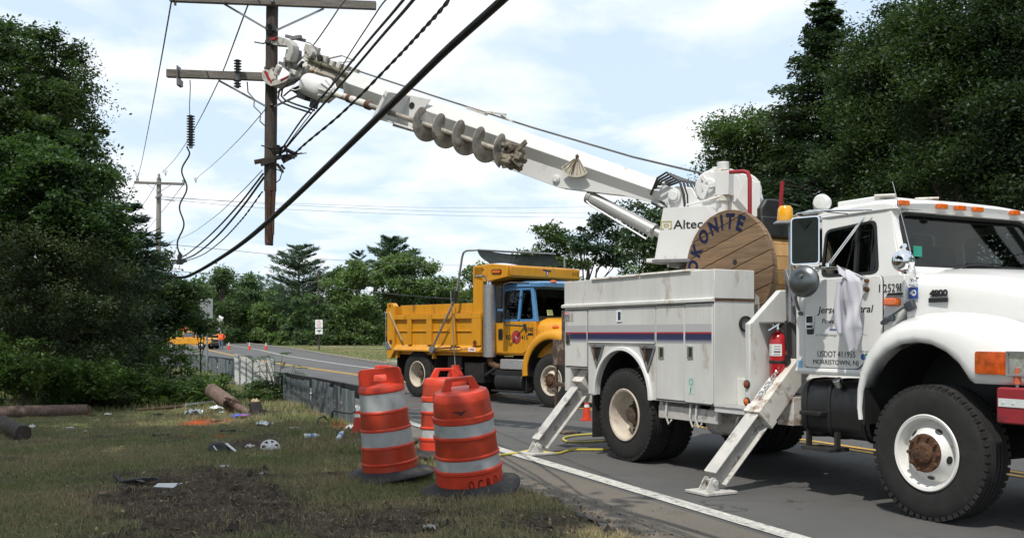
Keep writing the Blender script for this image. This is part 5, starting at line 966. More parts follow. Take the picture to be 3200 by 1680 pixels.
b_ = MB(); b_.prism([(-1.20, 1.30), (-1.1, 1.30), (-.98, 1.16), (-.98, 1.12), (-1.22, 1.12)], -1.275, -1.262, 'y', 0); b_.tube([(-1.2, -1.27, 2.0), (-1.21, -1.27, 1.2)], .012, 6, 0); b_.bar((-1.05, -1.285, 2.04), (-.50, -1.285, 1.33), .012, .05, 1, up=(0, 1, 0)); b_.build('tailgate_latch', [STEEL, M('wooden_handle', (.30, .22, .12), .7, var=.2)], DT, bevel=.004)
b_ = MB(); b_.box(-.90, -.87, -1.15, -.4, .35, 1.08); b_.box(.62, .65, -1.15, -.4, .45, 1.08); b_.box(-.9, .65, -1.1, -.4, 1.0, 1.05); b_.build('mud_flap', RUBBER, DT)
b_ = MB()
for x in (-.82, .64): b_.box(x - .04, x + .04, -1.22, -1.15, .92, 1.085)
b_.build('flap_bracket', YEL, DT)
b_ = MB(); b_.cyl((2.53, -1.12, .99), (2.53, -1.12, 2.56), .135, n=24, mi=0); b_.tube([(2.53, -1.12, 2.5), (2.53, -1.12, 2.62), (2.50, -1.12, 2.70), (2.42, -1.12, 2.75), (2.12, -1.12, 2.76)], .085, 14, 1); b_.tube([(2.53, -1.12, 1.0), (2.56, -1.1, .85), (2.68, -1.05, .78), (3.0, -.95, .78)], .075, 12, 2)
perf = M('perforated_guard', (.30, .30, .30), .4, .6, var=.2); t = perf.node_tree; bb_ = t.nodes['Principled BSDF']; wv = N('ShaderNodeTexVoronoi', t); wv.inputs['Scale'].default_value = 75; tc = N('ShaderNodeTexCoord', t); t.links.new(tc.outputs['Object'], wv.inputs['Vector']); mr = N('ShaderNodeMapRange', t); mr.inputs[1].default_value = .25; mr.inputs[2].default_value = .4; mr.inputs[3].default_value = .03; mr.inputs[4].default_value = .42; t.links.new(wv.outputs['Distance'], mr.inputs[0]); t.links.new(mr.outputs[0], bb_.inputs['Base Color'])
b_.build('exhaust_stack', [perf, CHROME, RUST], DT, ang=50)
# cab
c_ = MB(); cr_ = lambda x: [(x, -1.0, 1.04), (x, -1.02, 1.3), (x, -1.02, 1.70), (x, -1.01, 1.76), (x, 1.01, 1.76), (x, 1.02, 1.7), (x, 1.02, 1.3), (x, 1.0, 1.04)]
c_.loft([cr_(2.57), cr_(3.88)]); c_.build('cab', YEL, DT, bevel=.01)
c_ = MB()
for sg in (-1, 1):
    c_ = MB(); P = lambda p: (p[0], sg * (1.015 - max(0, p[1] - 1.76) * .15), p[1])
    o2 = [(2.57, 1.755), (3.90, 1.755), (3.68, 2.50), (2.66, 2.50)]; i2 = rnd([(2.80, 1.80), (3.80, 1.80), (3.62, 2.42), (2.80, 2.42)], .07)
    c_.frame([P(p) for p in rep(o2)], [P(p) for p in i2], (0, -.05 * sg, 0)); c_.build('side_pillar_frame', BLUE, DT, bevel=.008); MB().bar(P((3.36, 1.79)), P((3.34, 2.43)), .06, .04, 0, up=(0, 1, 0)).build('window_post', BLUE, DT)
c_ = MB(); c_.frame([(2.58 + (z - 1.75) * .1, y, z) for y, z in rep([(-1, 1.755), (1, 1.755), (.9, 2.5), (-.9, 2.5)])], [(2.58 + (z - 1.75) * .1, y, z) for y, z in rnd([(-.6, 1.9), (.6, 1.9), (.55, 2.35), (-.55, 2.35)], .06)], (.04, 0, 0)); c_.build('rear_wall', BLUE, DT, bevel=.008); c_ = MB()
w2 = lambda z: 3.90 - (z - 1.755) * .30
wo2 = rep([(-1.0, 1.755), (1.0, 1.755), (.9, 2.5), (-.9, 2.5)]); wi2 = rnd([(-.93, 1.80), (.93, 1.80), (.84, 2.44), (-.84, 2.44)], .08)
c_.frame([(w2(z), y, z) for y, z in wo2], [(w2(z), y, z) for y, z in wi2], (-.05, 0, 0))
c_.build('windscreen_frame', BLUE, DT, bevel=.008); c_ = MB()
c_.loft([[(x, -.93 * k, 2.49), (x, -.9 * k, 2.49 + h * .6), (x, -.75 * k, 2.49 + h), (x, 0, 2.50 + h * 1.1), (x, .75 * k, 2.49 + h), (x, .9 * k, 2.49 + h * .6), (x, .93 * k, 2.49)] for x, h, k in ((2.64, .04, .97), (2.75, .09, 1), (3.3, .13, 1), (3.8, .11, 1.0), (3.92, .06, .98))]); c_.box(3.6, 4.02, -.92, .92, 2.47, 2.56)
c_.build('roof', BLUE, DT, bevel=.008)
g = MB(); g.add([(w2(z) - .02, y, z) for y, z in wi2], [tuple(range(len(wi2)))]); g.add([(p[0], -(1.0 - max(0, p[1] - 1.76) * .15), p[1]) for p in i2], [tuple(range(len(i2)))]); g.build('window_glass', DGLASS, DT)
g = MB(); g.box(2.65, 3.85, -.95, .95, 1.74, 1.775)
for y in (-.5, .5): g.loft([[(x, y + a, z) for a, z in ((-.24, 1.76), (-.24, 2.15), (-.15, 2.3), (.15, 2.3), (.24, 2.15), (.24, 1.76))] for x in (2.8, 2.92)])
g.box(3.55, 3.9, -.93, .93, 1.77, 1.86); g.build('interior', SEATM, DT)
for y in (-.6, -.1, .4):
    k = MB(); k.lathe([(.001, -.06), (.05, -.04), (.06, 0), (.05, .04), (.001, .06)], 12, X=Matrix.Translation((3.98, y, 2.585)) @ Matrix.Rotation(R(90), 4, 'X') @ Matrix.Diagonal((1, .5, 1.3, 1))); k.build('cab_marker_light', AMBER, DT)
d = MB(); d.prism(rnd([(2.66, 1.08), (3.52, 1.08), (3.83, 1.32), (3.83, 1.75), (2.66, 1.75)], .05), -1.032, -1.02, 'y'); D_ = d.build('door', YEL, DT, bevel=.005)
d = MB(); d.prism(rnd([(2.72, 1.36), (2.87, 1.36), (2.87, 1.60), (2.72, 1.60)], .04), -1.04, -1.033, 'y'); d.bar((2.795, -1.045, 1.40), (2.795, -1.045, 1.56), .05, .012); d.build('door_handle', BLACK, D_)
d = MB(); S = lambda x, z: side(x, z, -1.034)
d.text('RD', .17, .10, S(2.97, 1.37), 0, bold=.015); d.text('415', .21, .10, S(3.455, 1.37), 0, bold=.015); d.text('7400', .17, .10, S(3.66, 1.53), 0, bold=.02); d.box(3.66, 3.82, -1.037, -1.034, 1.46, 1.51, 0)
d.lathe([(.145, 0), (.115, 0)], 28, 1, X=S(3.30, 1.42)); d.lathe([(.115, 0), (.001, 0)], 28, 2, X=S(3.30, 1.42)); d.lathe([(.05, .002), (.001, .002)], 3, 3, X=S(3.30, 1.41)); d.build('lettering', [INK, M('dull_maroon_ink', (.16, .05, .05), .5), RINK, PAPERM], D_)
h = MB()
hx = [(3.88, 1.79, .96), (3.95, 1.82, .95), (4.4, 1.78, .88), (4.9, 1.66, .80), (5.25, 1.50, .72), (5.38, 1.35, .66)]
h.loft([[(x, -s_, 1.0), (x, -s_, zt - .18), (x, -s_ + .06, zt - .05), (x, -s_ + .2, zt), (x, 0, zt + .03), (x, s_ - .2, zt), (x, s_ - .06, zt - .05), (x, s_, zt - .18), (x, s_, 1.0)] for x, zt, s_ in hx])
for sg in (-1, 1):
    rings = []
    for a in np.linspace(188, 20, 20):
        ca, sa = math.cos(R(a)), math.sin(R(a)); rings.append([(4.50 + r_ * ca * 1.06, y * -sg, .72 + r_ * sa) for r_, y in ((.66, -1.0), (.66, -1.19), (.69, -1.21), (.80, -1.19), (.86, -1.12), (.90, -.95), (.90, -.7))])
    h.loft(rings, closed=False, caps=False)
h.build('hood', YEL, DT, ang=50)
k = MB(); k.lathe([(.001, -.05), (.055, -.03), (.065, 0), (.055, .03), (.001, .05)], 12, X=Matrix.Translation((4.48, -1.02, 1.63)) @ Matrix.Rotation(R(90), 4, 'Y') @ Matrix.Diagonal((.7, 1, 1.6, 1))); k.build('side_marker_light', AMBER, DT)
k = MB(); k.loft([[(4.5 + .66 * math.cos(R(a)) * 1.05, y, .72 + .65 * math.sin(R(a))) for y in (-1.17, -.45)] for a in np.linspace(190, 0, 16)], closed=False, caps=False); k.box(3.8, 5.2, -.46, -.44, .5, 1.4); k.box(3.72, 3.75, -1.15, -.4, .3, .9); k.build('wheel_well', BLACK, DT)
k = MB(); k.box(1.05, 1.55, -1.12, -.7, .72, .98, 2); k.box(1.70, 2.35, -1.15, -.45, .42, .86); k.bar((2.1, -1.1, .45), (2.7, -1.1, .75), .06, .06); k.lathe([(.001, 0), (.22, 0), (.24, .02), (.24, .86), (.22, .88), (.001, .88)], 24, X=Matrix.Translation((2.68, -.90, .47)) @ Matrix.Rotation(R(90), 4, 'Y')); k.box(2.62, 3.65, -1.16, -.85, .25, .29); k.box(2.55, 3.6, -1.1, -.45, .60, .72); k.build('tank_and_step', BLACK, DT, bevel=.01)
k = MB(); k.box(2.88, 3.60, -1.12, -.7, .74, .95); k.build('battery_box', ALU, DT, bevel=.01)
k = MB()
for z in (1.96, 2.17): pass
k.prism(rnd([(3.02, 2.02), (3.16, 2.02), (3.16, 2.5), (3.02, 2.5)], .03), -1.36, -1.29, 'y', 0); k.prism(rnd([(3.02, 1.72), (3.16, 1.72), (3.16, 1.98), (3.02, 1.98)], .03), -1.36, -1.29, 'y', 0); k.tube([(3.65, -.98, 2.55), (3.3, -1.2, 2.57), (3.2, -1.28, 2.54), (3.19, -1.29, 2.4), (3.19, -1.29, 1.75), (3.22, -1.26, 1.68), (3.55, -1.06, 1.66), (3.6, -1.03, 1.60)], .02, 8, 0); k.bar((3.58, -1.05, 1.70), (3.62, -1.03, 1.56), .08, .06); k.build('mirror', [BLACK], DT, bevel=.006)
k = MB(); k.add([(w2(1.92) + .01, -.65, 1.88), (w2(1.92) + .01, -.48, 1.88), (w2(2.0), -.48, 2.0), (w2(2.0), -.65, 2.0)], [(0, 1, 2, 3)]); k.build('windscreen_sticker', M('yellow_sticker', (.55, .62, .28), .5), DT)
# load cover: folding arms, bow and mesh sheet
k = MB(); k.tube([(.74, -1.33, 1.13), (.90, -1.34, 1.35), (1.62, -1.34, 2.28), (1.66, -1.34, 2.4), (1.85, -1.34, 3.18), (1.90, -1.34, 3.28), (1.98, -1.32, 3.32), (2.2, -1.2, 3.33), (2.2, 1.19, 3.36)], .025, 8, 0); k.cyl((.74, -1.36, 1.13), (.74, -1.27, 1.13), .08, mi=0, n=16); k.tube([(1.62, -1.36, 2.2), (1.68, -1.36, 2.45)], .045, 8, 1)
k.bar((.70, -1.31, 1.14), (1.75, -1.32, 1.20), .02, .03, 1); k.build('cover_arm', [STEEL, BLACK], DT)
mesh_m = M('mesh_tarpaulin', (.012, .017, .015), .8, var=.3); t = mesh_m.node_tree; bb_ = t.nodes['Principled BSDF']; bb_.inputs['Specular IOR Level'].default_value = .05; bb_.inputs['Alpha'].default_value = .97
k = MB(); k.loft([[(2.2 + .45 * q - .10 * math.sin(math.pi * q), -1.2 + 2.38 * u - .12 * q * u, 3.34 + .02 * u - .06 * math.sin(math.pi * u) * (1 - q) - .34 * q + .03 * math.sin(u * 9) * q) for q in np.linspace(0, 1, 9)] for u in np.linspace(0, 1, 21)], closed=False, caps=False)
k.build('mesh_cover', mesh_m, DT); MB().cyl((2.62, 1.08, 2.95), (2.60, 1.10, 3.30), .02, n=8).build('cover_post', STEEL, DT)
TRM = thing('string_trimmer', 'long handled string trimmer with red motor hung upright on the side of the dump body', 'string trimmer', DT.location, R(-48.248))
k = MB(); k.cyl((1.68, -1.40, .80), (1.52, -1.40, 2.45), .014, n=8); k.tube([(1.62, -1.36, 1.12), (1.62, -1.5, 1.16), (1.75, -1.5, 1.2)], .012, 6); k.build('shaft', GREY, TRM)
k = MB(); k.loft([[(1.69 + sx * .16 * a, -1.40 + .11 * b2, z) for a, b2 in ((-1, -.6), (-.6, -1), (.6, -1), (1, -.6), (1, .6), (.6, 1), (-.6, 1), (-1, .6))] for z, sx in ((.42, .5), (.47, 1.25), (.58, 1.3), (.66, .9), (.72, .4), (.80, .15))]); k.build('motor', M('trimmer_red', (.40, .035, .02), .4), TRM, bevel=.01)
# ---------------------------------------------------------------- poles and wires
def pole_between(name, p0, p1, r0, r1, mat, parent, n=16, seed=1, rag0=0, rag1=0, rings=22):
    """round timber from p0 to p1, slightly uneven, ends splintered by rag"""
    rr = random.Random(seed); p0 = Vector(p0); p1 = Vector(p1); d = (p1 - p0).normalized(); a = d.cross(Vector((.3, .2, 1))).normalized(); b = d.cross(a); Lh = (p1 - p0).length; R_ = []
    off = [1 + rr.uniform(-.05, .05) for _ in range(n)]
    e0 = [rr.uniform(0, rag0) for _ in range(n)]; e1 = [rr.uniform(0, rag1) for _ in range(n)]
    for i in range(rings):
        f = i / (rings - 1); r_ = r0 + (r1 - r0) * f; ring = []
        for j in range(n):
            t = 2 * math.pi * j / n; s_ = f * Lh
            if i == 0: s_ = e0[j]
            elif i == rings - 1: s_ = Lh - e1[j]
            else: s_ = min(max(s_, e0[j] + .01 * i), Lh - e1[j] - .01 * (rings - i))
            ring.append(p0 + d * s_ + (a * math.cos(t) + b * math.sin(t)) * r_ * off[j] * (1 + rr.uniform(-.012, .012)))
        R_.append(ring)
    return MB().loft(R_).build(name, mat, parent, ang=50)
def along(mb, a, b, n=2): return [a + (b - a) * i / n for i in range(n + 1)]
UP = thing('utility_pole', 'broken wooden utility pole with two crossarms held up in the air by the boom', 'utility pole', (0, 0, 0))
PY = 16.05
def P_(px, py, dy=0): return at(px, py, PY + dy)
pole_between('pole_shaft', P_(686, -60), P_(680, 480), .094, .098, POLEW, UP, seed=2, rings=40)
pole_between('split_butt', P_(680.5, 478), P_(676.5, 619), .088, .066, SPLINT, UP, n=13, seed=5, rag1=.06, rings=9)
m = MB(); m.bar(P_(669, 455, -.085), P_(672, 560, -.07), .03, .02); m.bar(P_(690, 440, -.08), P_(687, 590, -.06), .025, .03); m.bar(P_(678, 470, -.1), P_(676, 600, -.06), .035, .02); m.build('splinter', SPLINT, UP)
def crossarm(a, b): 
    m = MB(); m.bar(a, b, .09, .125); o = m.build('crossarm', ARMW, UP, bevel=.006); return o
A1 = P_(428, -5, -.16); A2 = P_(946, 15, -.10); crossarm(A1, A2)
B1 = P_(420, 185, -.17); B2 = P_(672, 194, -.13); crossarm(B1, B2)
for a, b in (((560, 8), (676, 76)), ((815, 22), (692, 78)), ((551, 203), (668, 267)), ((806, 215), (690, 268))): MB().bar(P_(*a, -.12), P_(*b, -.09), .032, .012, up=(0, 1, 0)).build('brace', STEEL, UP)
m = MB()
for y in (105, 172): m.tube([P_(684 + 15.5 * math.cos(q) + (2 if y == 105 else 0), y + 3.5 * math.sin(q), -.10 * math.sin(q)) for q in np.linspace(0, 6.283, 21)[:-1]], .03, 6, closed=True)
m.tube([P_(640, 106, -.05), P_(662, 110, -.05), P_(684, 103, -.12)], .012, 6); m.cyl(P_(678, 60, -.15), P_(680, 85, -.1), .03); m.box(*[q for c in zip(P_(668, 77, -.13), P_(694, 66, -.09)) for q in (min(c), max(c))])
m.cyl(P_(683, 262, -.13), P_(683, 270, -.07), .022); m.cyl(P_(684, 110, -.12), P_(684, 118, -.1), .02)
m.build('clamp_band', BLACK, UP)
def insul(name, c, r, h, n, mat=PORC, axis=None, parent=UP):
    prof = [(r * .45, 0)]
    for i in range(n):
        z = h * (i + .2) / n; dz = h / n; prof += [(r * .5, z), (r, z + dz * .25), (r, z + dz * .4), (r * .5, z + dz * .62)]
    prof += [(r * .4, h), (.001, h)]
    m = MB().lathe(prof, 20, X=Matrix.Translation(c)); return m.build(name, mat, parent)
insul('insulator', P_(598, 185, -.3), .062, .22, 5); insul('insulator', P_(597, 221, -.28), .06, .13, 3)
m = MB(); m.bar(P_(598, 150, -.3), P_(597, 222, -.29), .05, .03); m.box(*[q for c in zip(P_(444, 214, -.26), P_(456, 172, -.08)) for q in (min(c), max(c))]); m.box(*[q for c in zip(P_(445, 213, -.28), P_(461, 205, -.1)) for q in (min(c), max(c))]); m.cyl(P_(441, 0, -.17), P_(441, 14, -.17), .02); m.cyl(P_(685, -3, -.2), P_(685, 6, -.2), .03); m.cyl(P_(563, 8, -.2), P_(563, 3, -.2), .025); m.build('hardware', GREY, UP)
m = MB(); m.tube([P_(622, 206, -.1), P_(624, 232, -.1), P_(640, 250, -.1), P_(639, 268, -.1), P_(656, 285, -.1), P_(654, 305, -.1), P_(666, 316, -.06)], .011, 6); m.tube([P_(592, 204, -.2), P_(600, 213, -.2), P_(607, 218, -.2)], .01, 6); m.build('jumper_wire', GREY, UP)
# splintered spar, hardware and cable grips further down the pole
m = MB(); m.bar(P_(640, 408, -.14), P_(700, 396, -.05), .10, .06, 0); m.bar(P_(700, 396, .0), P_(760, 385, .1), .10, .06, 0, w2=.05, h2=.015); m.bar(P_(710, 405, -.02), P_(742, 392, .02), .06, .09, 0, w2=.02, h2=.02); m.bar(P_(735, 388, .05), P_(772, 385, .1), .05, .03, 0, w2=.01, h2=.01); m.bar(P_(655, 412, -.14), P_(690, 402, -.1), .05, .08, 0)
m.build('splintered_spar', M('dark_split_spar', (.035, .025, .02), .8, var=.5, vs=20, bump=.6), UP, bevel=.004)
m = MB(); rr = random.Random(8)
for i in range(16):
    c = P_(rr.uniform(696, 735), rr.uniform(372, 425), rr.uniform(-.15, .1)); v = Vector((rr.uniform(-1, 1), rr.uniform(-.5, .5), rr.uniform(-1, 1))).normalized() * rr.uniform(.04, .11); m.bar(c - v, c + v, rr.uniform(.02, .06), rr.uniform(.02, .05))
m.tube([P_(690, 345, -.1), P_(697, 375, -.1), P_(712, 382, -.1)], .01, 5); m.tube([P_(695, 425, -.1), P_(710, 432, -.1), P_(704, 452, -.1), P_(693, 460, -.08)], .01, 5); m.tube([P_(658, 366, -.02), P_(684, 372, -.13), P_(700, 381, -.05)], .012, 5); m.build('cable_grip', CABLE, UP)
HI = thing('hanging_insulator', 'long ribbed insulator dangling on a wire below the lower crossarm, wavy wire trailing from it', 'insulator', P_(478, 200, -.1))
def hang(pts, r, name, mat, closed=False): o = MB().tube([p - HI.location for p in pts], r, 7).build(name, mat, HI); return o
hang([P_(478, 201, -.1), P_(479, 220, -.1), P_(477, 260, -.1), P_(477, 292, -.1)], .008, 'lead_wire', GREY)
insul('ribbed_body', P_(480, 368, -.1) - HI.location, .066, .50, 12, parent=HI); hang([P_(480, 368, -.1), P_(480, 373, -.1)], .03, 'end_cap', STEEL)
coil = []
for i in range(60):
    f = i / 59; x = 470 + (450 - 470) * f + (9 - 3 * f) * math.sin(f * 19 + .6) * (1 if f > .06 else f / .06); coil.append(P_(x, 368 + f * 278, -.1))
hang(coil, .013, 'wavy_wire', CABLE)
m = MB(); e = coil[-1] - HI.location; m.bar(e + Vector((0, 0, .05)), e - Vector((.03, 0, .12)), .05, .05); m.bar(e - Vector((.06, 0, .1)), e - Vector((-.1, 0, .06)), .04, .04); m.build('wire_clamp', CABLE, HI)
def wire(pts, r, label, mat=WIREM, tw=0, n=6, group=None, name='overhead_wire'):
    P = [Vector(p[1:]) if p[0] == 'w' else at(*p) for p in pts]
    Q = []                                                     # smooth through the points
    T_ = [0]
    for a, b in zip(P[:-1], P[1:]): T_.append(T_[-1] + (b - a).length)
    n_ = len(P); Mt = [(P[min(i + 1, n_ - 1)] - P[max(i - 1, 0)]) / (T_[min(i + 1, n_ - 1)] - T_[max(i - 1, 0)]) for i in range(n_)]
    for i in range(n_ - 1):
        h_ = T_[i + 1] - T_[i]
        for k in range(10):
            t = k / 10; Q.append(P[i] * (2 * t ** 3 - 3 * t * t + 1) + Mt[i] * h_ * (t ** 3 - 2 * t * t + t) + P[i + 1] * (3 * t * t - 2 * t ** 3) + Mt[i + 1] * h_ * (t ** 3 - t * t))
    Q.append(P[-1]); m = MB()
    if tw:
        k = 3 * len(Q); Q2 = [Q[min(int(i * (len(Q) - 1) / k), len(Q) - 2)].lerp(Q[min(int(i * (len(Q) - 1) / k), len(Q) - 2) + 1], i * (len(Q) - 1) / k - min(int(i * (len(Q) - 1) / k), len(Q) - 2)) for i in range(k + 1)]; S = [0]
        for i in range(1, len(Q2)): S.append(S[-1] + (Q2[i] - Q2[i - 1]).length)
        for ph in (0, math.pi): m.tube([q + Vector((math.cos(s_ * tw + ph), 0, math.sin(s_ * tw + ph))) * r * .8 for q, s_ in zip(Q2, S)], r, n)
    else: m.tube(Q, r, n)
    o = m.build(name, mat, ang=80); tag(o, label, 'wire', group); return o
wire([('w', 4.6, -9, 6.2), ('w', 1.9, 1.5, 4.45), (1480, -200, 5.6), (1270, -5, 6.6), (1120, 130, 7.4), (985, 262, 8.4), (840, 402, 9.8), (700, 534, 11.6), (620, 603, 13.4), (560, 645, 15.6), (500, 681, 18.5), (462, 697, 21.5), (430, 693, 25), (380, 672, 32)], .030, 'thick black telephone cable sagging right across the view, in front of the pole and boom', CABLE, n=10, name='telephone_cable')
wire([('w', 4.6, -9, 6.24), ('w', 1.9, 1.5, 4.49), (1275, -8, 6.58), (1125, 122, 7.4), (985, 256, 8.4), (840, 398, 9.8), (700, 531, 11.6), (620, 601, 13.4), (560, 644, 15.6)], .013, 'thin steel strand lashed along the top of the thick black telephone cable', CABLE, name='support_strand')
wire([('w', 4.2, -9, 7.0), ('w', 1.2, 2.0, 4.9), (1180, -80, 7.0), (1130, 0, 8.0), (1060, 80, 9.6), (980, 165, 11.4), (860, 285, 13.6), (770, 360, 15.2), (742, 386, 16.0)], .011, 'twisted service wire running up to the right from the splintered spar', CABLE, tw=9)
wire([('w', 4.2, -9, 7.2), ('w', 1.1, 2.0, 5.1), (1110, -95, 7.2), (1040, 0, 8.4), (960, 92, 10.2), (860, 210, 12.8), (770, 312, 14.8), (715, 377, 16.0)], .016, 'right one of the two heavy black wires crossing in front of the boom tip', CABLE)
wire([('w', 4.1, -9, 7.3), ('w', 1.0, 2.0, 5.15), (1085, -95, 7.2), (1015, 0, 8.4), (930, 100, 10.2), (835, 215, 12.8), (760, 300, 14.8), (708, 376, 16.0)], .014, 'left one of the two heavy black wires crossing in front of the boom tip', CABLE)
wire([('w', 4.0, -9, 7.6), ('w', 0.8, 2.0, 5.5), (1010, -70, 8), (955, 20, 9.4), (880, 135, 11.6), (820, 235, 13.6), (752, 325, 15.2), (705, 388, 16.0)], .008, 'thin grey wire passing in front of the white auger motor', WIREM)
wire([('w', 3.6, -9, 10.5), ('w', -0.2, 4.0, 7.9), (900, -60, 13), (850, 25, 14.2), (790, 112, 15.5), (744, 165, 17), (690, 245, 19), (655, 290, 22), (600, 352, 30), (540, 410, 42), (490, 452, 54)], .011, 'bare line wire dropping from behind the boom tip to the far pole right arm end', WIREM)
wire([('w', 2.2, -9, 10.2), ('w', -1.2, 4.0, 8.3), (640, -30, 15.8), (622, 18, 16.2), (552, 200, 22), (480, 340, 34), (440, 400, 44), (408, 434, 54)], .013, 'bare line wire from the upper crossarm middle to the top of the far pole', WIREM)
wire([('w', 0.8, -9, 10.2), ('w', -2.8, 4.0, 8.3), (438, -40, 15.6), (432, 0, 15.9), (402, 170, 21), (372, 330, 33), (356, 410, 44), (347, 446, 54)], .013, 'bare line wire from the upper crossarm left end to the far pole', WIREM)
wire([(346, 446, 54), (320, 500, 70), (298, 545, 95)], .02, 'bare wire going on from the far pole left arm end behind the trees', WIREM)
wire([(397, 455, 54), (370, 500, 70), (335, 545, 95), (310, 590, 120)], .02, 'bare wire going on from the far pole top behind the trees', WIREM)
wire([(462, 463, 54), (430, 505, 70), (385, 560, 95), (350, 610, 130)], .02, 'bare wire going on from the far pole right arm end behind the trees', WIREM)
wire([(660, 428, 16.1), (610, 480, 19), (540, 545, 27), (470, 592, 40), (404, 616, 54)], .008, 'uppermost thin wire from the broken pole down to the far pole foot', WIREM)
wire([(662, 437, 16.1), (605, 510, 18), (535, 585, 22), (480, 632, 27), (455, 648, 30), (430, 662, 35), (390, 676, 45)], .017, 'upper one of the two black wires sagging left from the broken pole', CABLE)
wire([(664, 446, 16.1), (610, 520, 18), (545, 595, 22), (490, 640, 27), (452, 656, 30), (425, 668, 35), (390, 684, 45)], .020, 'lower one of the two black wires sagging left from the broken pole', CABLE)
wire([(660, 482, 16.1), (610, 550, 18), (550, 612, 22), (500, 645, 27), (450, 660, 31), (420, 668, 36)], .009, 'twisted thin wire sagging left lowest from the broken pole', CABLE, tw=9)
wire([(404, 500, 54.2), (700, 525, 75), (1100, 541, 90), (1500, 547, 105), (1800, 545, 120)], .014, 'lower thin wire spanning the sky from the far pole to the right', WIREM)
wire([(404, 494, 54.2), (700, 514, 75), (1100, 531, 90), (1500, 536, 105), (1800, 532, 120)], .014, 'middle thin wire spanning the sky from the far pole to the right', WIREM)
wire([(420, 498, 54.2), (700, 510, 75), (1100, 522, 90), (1500, 520, 105), (1800, 510, 120)], .012, 'topmost thin wire spanning the sky from the far pole to the right', WIREM)
wire([(404, 612, 54.2), (600, 631, 70), (800, 650, 86), (1000, 663, 100), (1200, 668, 120)], .018, 'thin wire crossing low in front of the far tall pines', WIREM)
wire([(430, 680, 60), (600, 695, 90), (800, 719, 126.6), (1000, 740, 70), (1200, 756, 55), (1420, 770, 45)], .02, 'dark wire stretched through the post in front of the roadside trees', CABLE)
FP = thing('utility_pole', 'silvery distant utility pole with one crossarm rising over the left trees', 'utility pole', at(397, 860, 54))
def fp(px, py, d=0): return at(px, py, 54 + d) - FP.location
m = MB(); m.cyl(Vector((0, 0, -.4)), fp(400, 448), .16, .12, 14); m.build('pole_shaft', GPOLE, FP)
m = MB(); m.bar(fp(341, 459, -.2), fp(464, 463, -.1), .11, .13); m.build('crossarm', ARMW, FP)
m = MB(); m.bar(fp(370, 463, -.2), fp(398, 482, -.15), .03, .03); m.bar(fp(432, 464, -.2), fp(402, 482, -.15), .03, .03); m.cyl(fp(399, 482, -.2), fp(402, 476, -.2), .05); m.build('brace', STEEL, FP)
m = MB()
for x, y in ((346, 457), (400, 447), (462, 461)): m.lathe([(.03, 0), (.09, .03), (.05, .1), (.08, .14), (.05, .22), (.001, .24)], 12, X=Matrix.Translation(fp(x, y, -.1)))
for x, y in ((340, 434), (412, 428), (488, 446)):
    for dx in (-3, 0, 3): m.bar(fp(x + 7 - 2, y + 14), fp(x + 4 + dx * 1.6, y), .02, .02)
m.bar(fp(392, 498, -.2), fp(407, 488, -.2), .12, .12); m.bar(fp(404, 500, -.2), fp(440, 506, -.2), .04, .04); m.build('insulator', GREY, FP)
TP = thing('utility_post', 'short bare wooden post standing in front of the far pines', 'post', at(801, 872, 127)); m = MB(); m.cyl(Vector((0, 0, -.4)), at(801.5, 684, 127) - TP.location, .13, .11, 12); m.build('post', POLEW, TP)
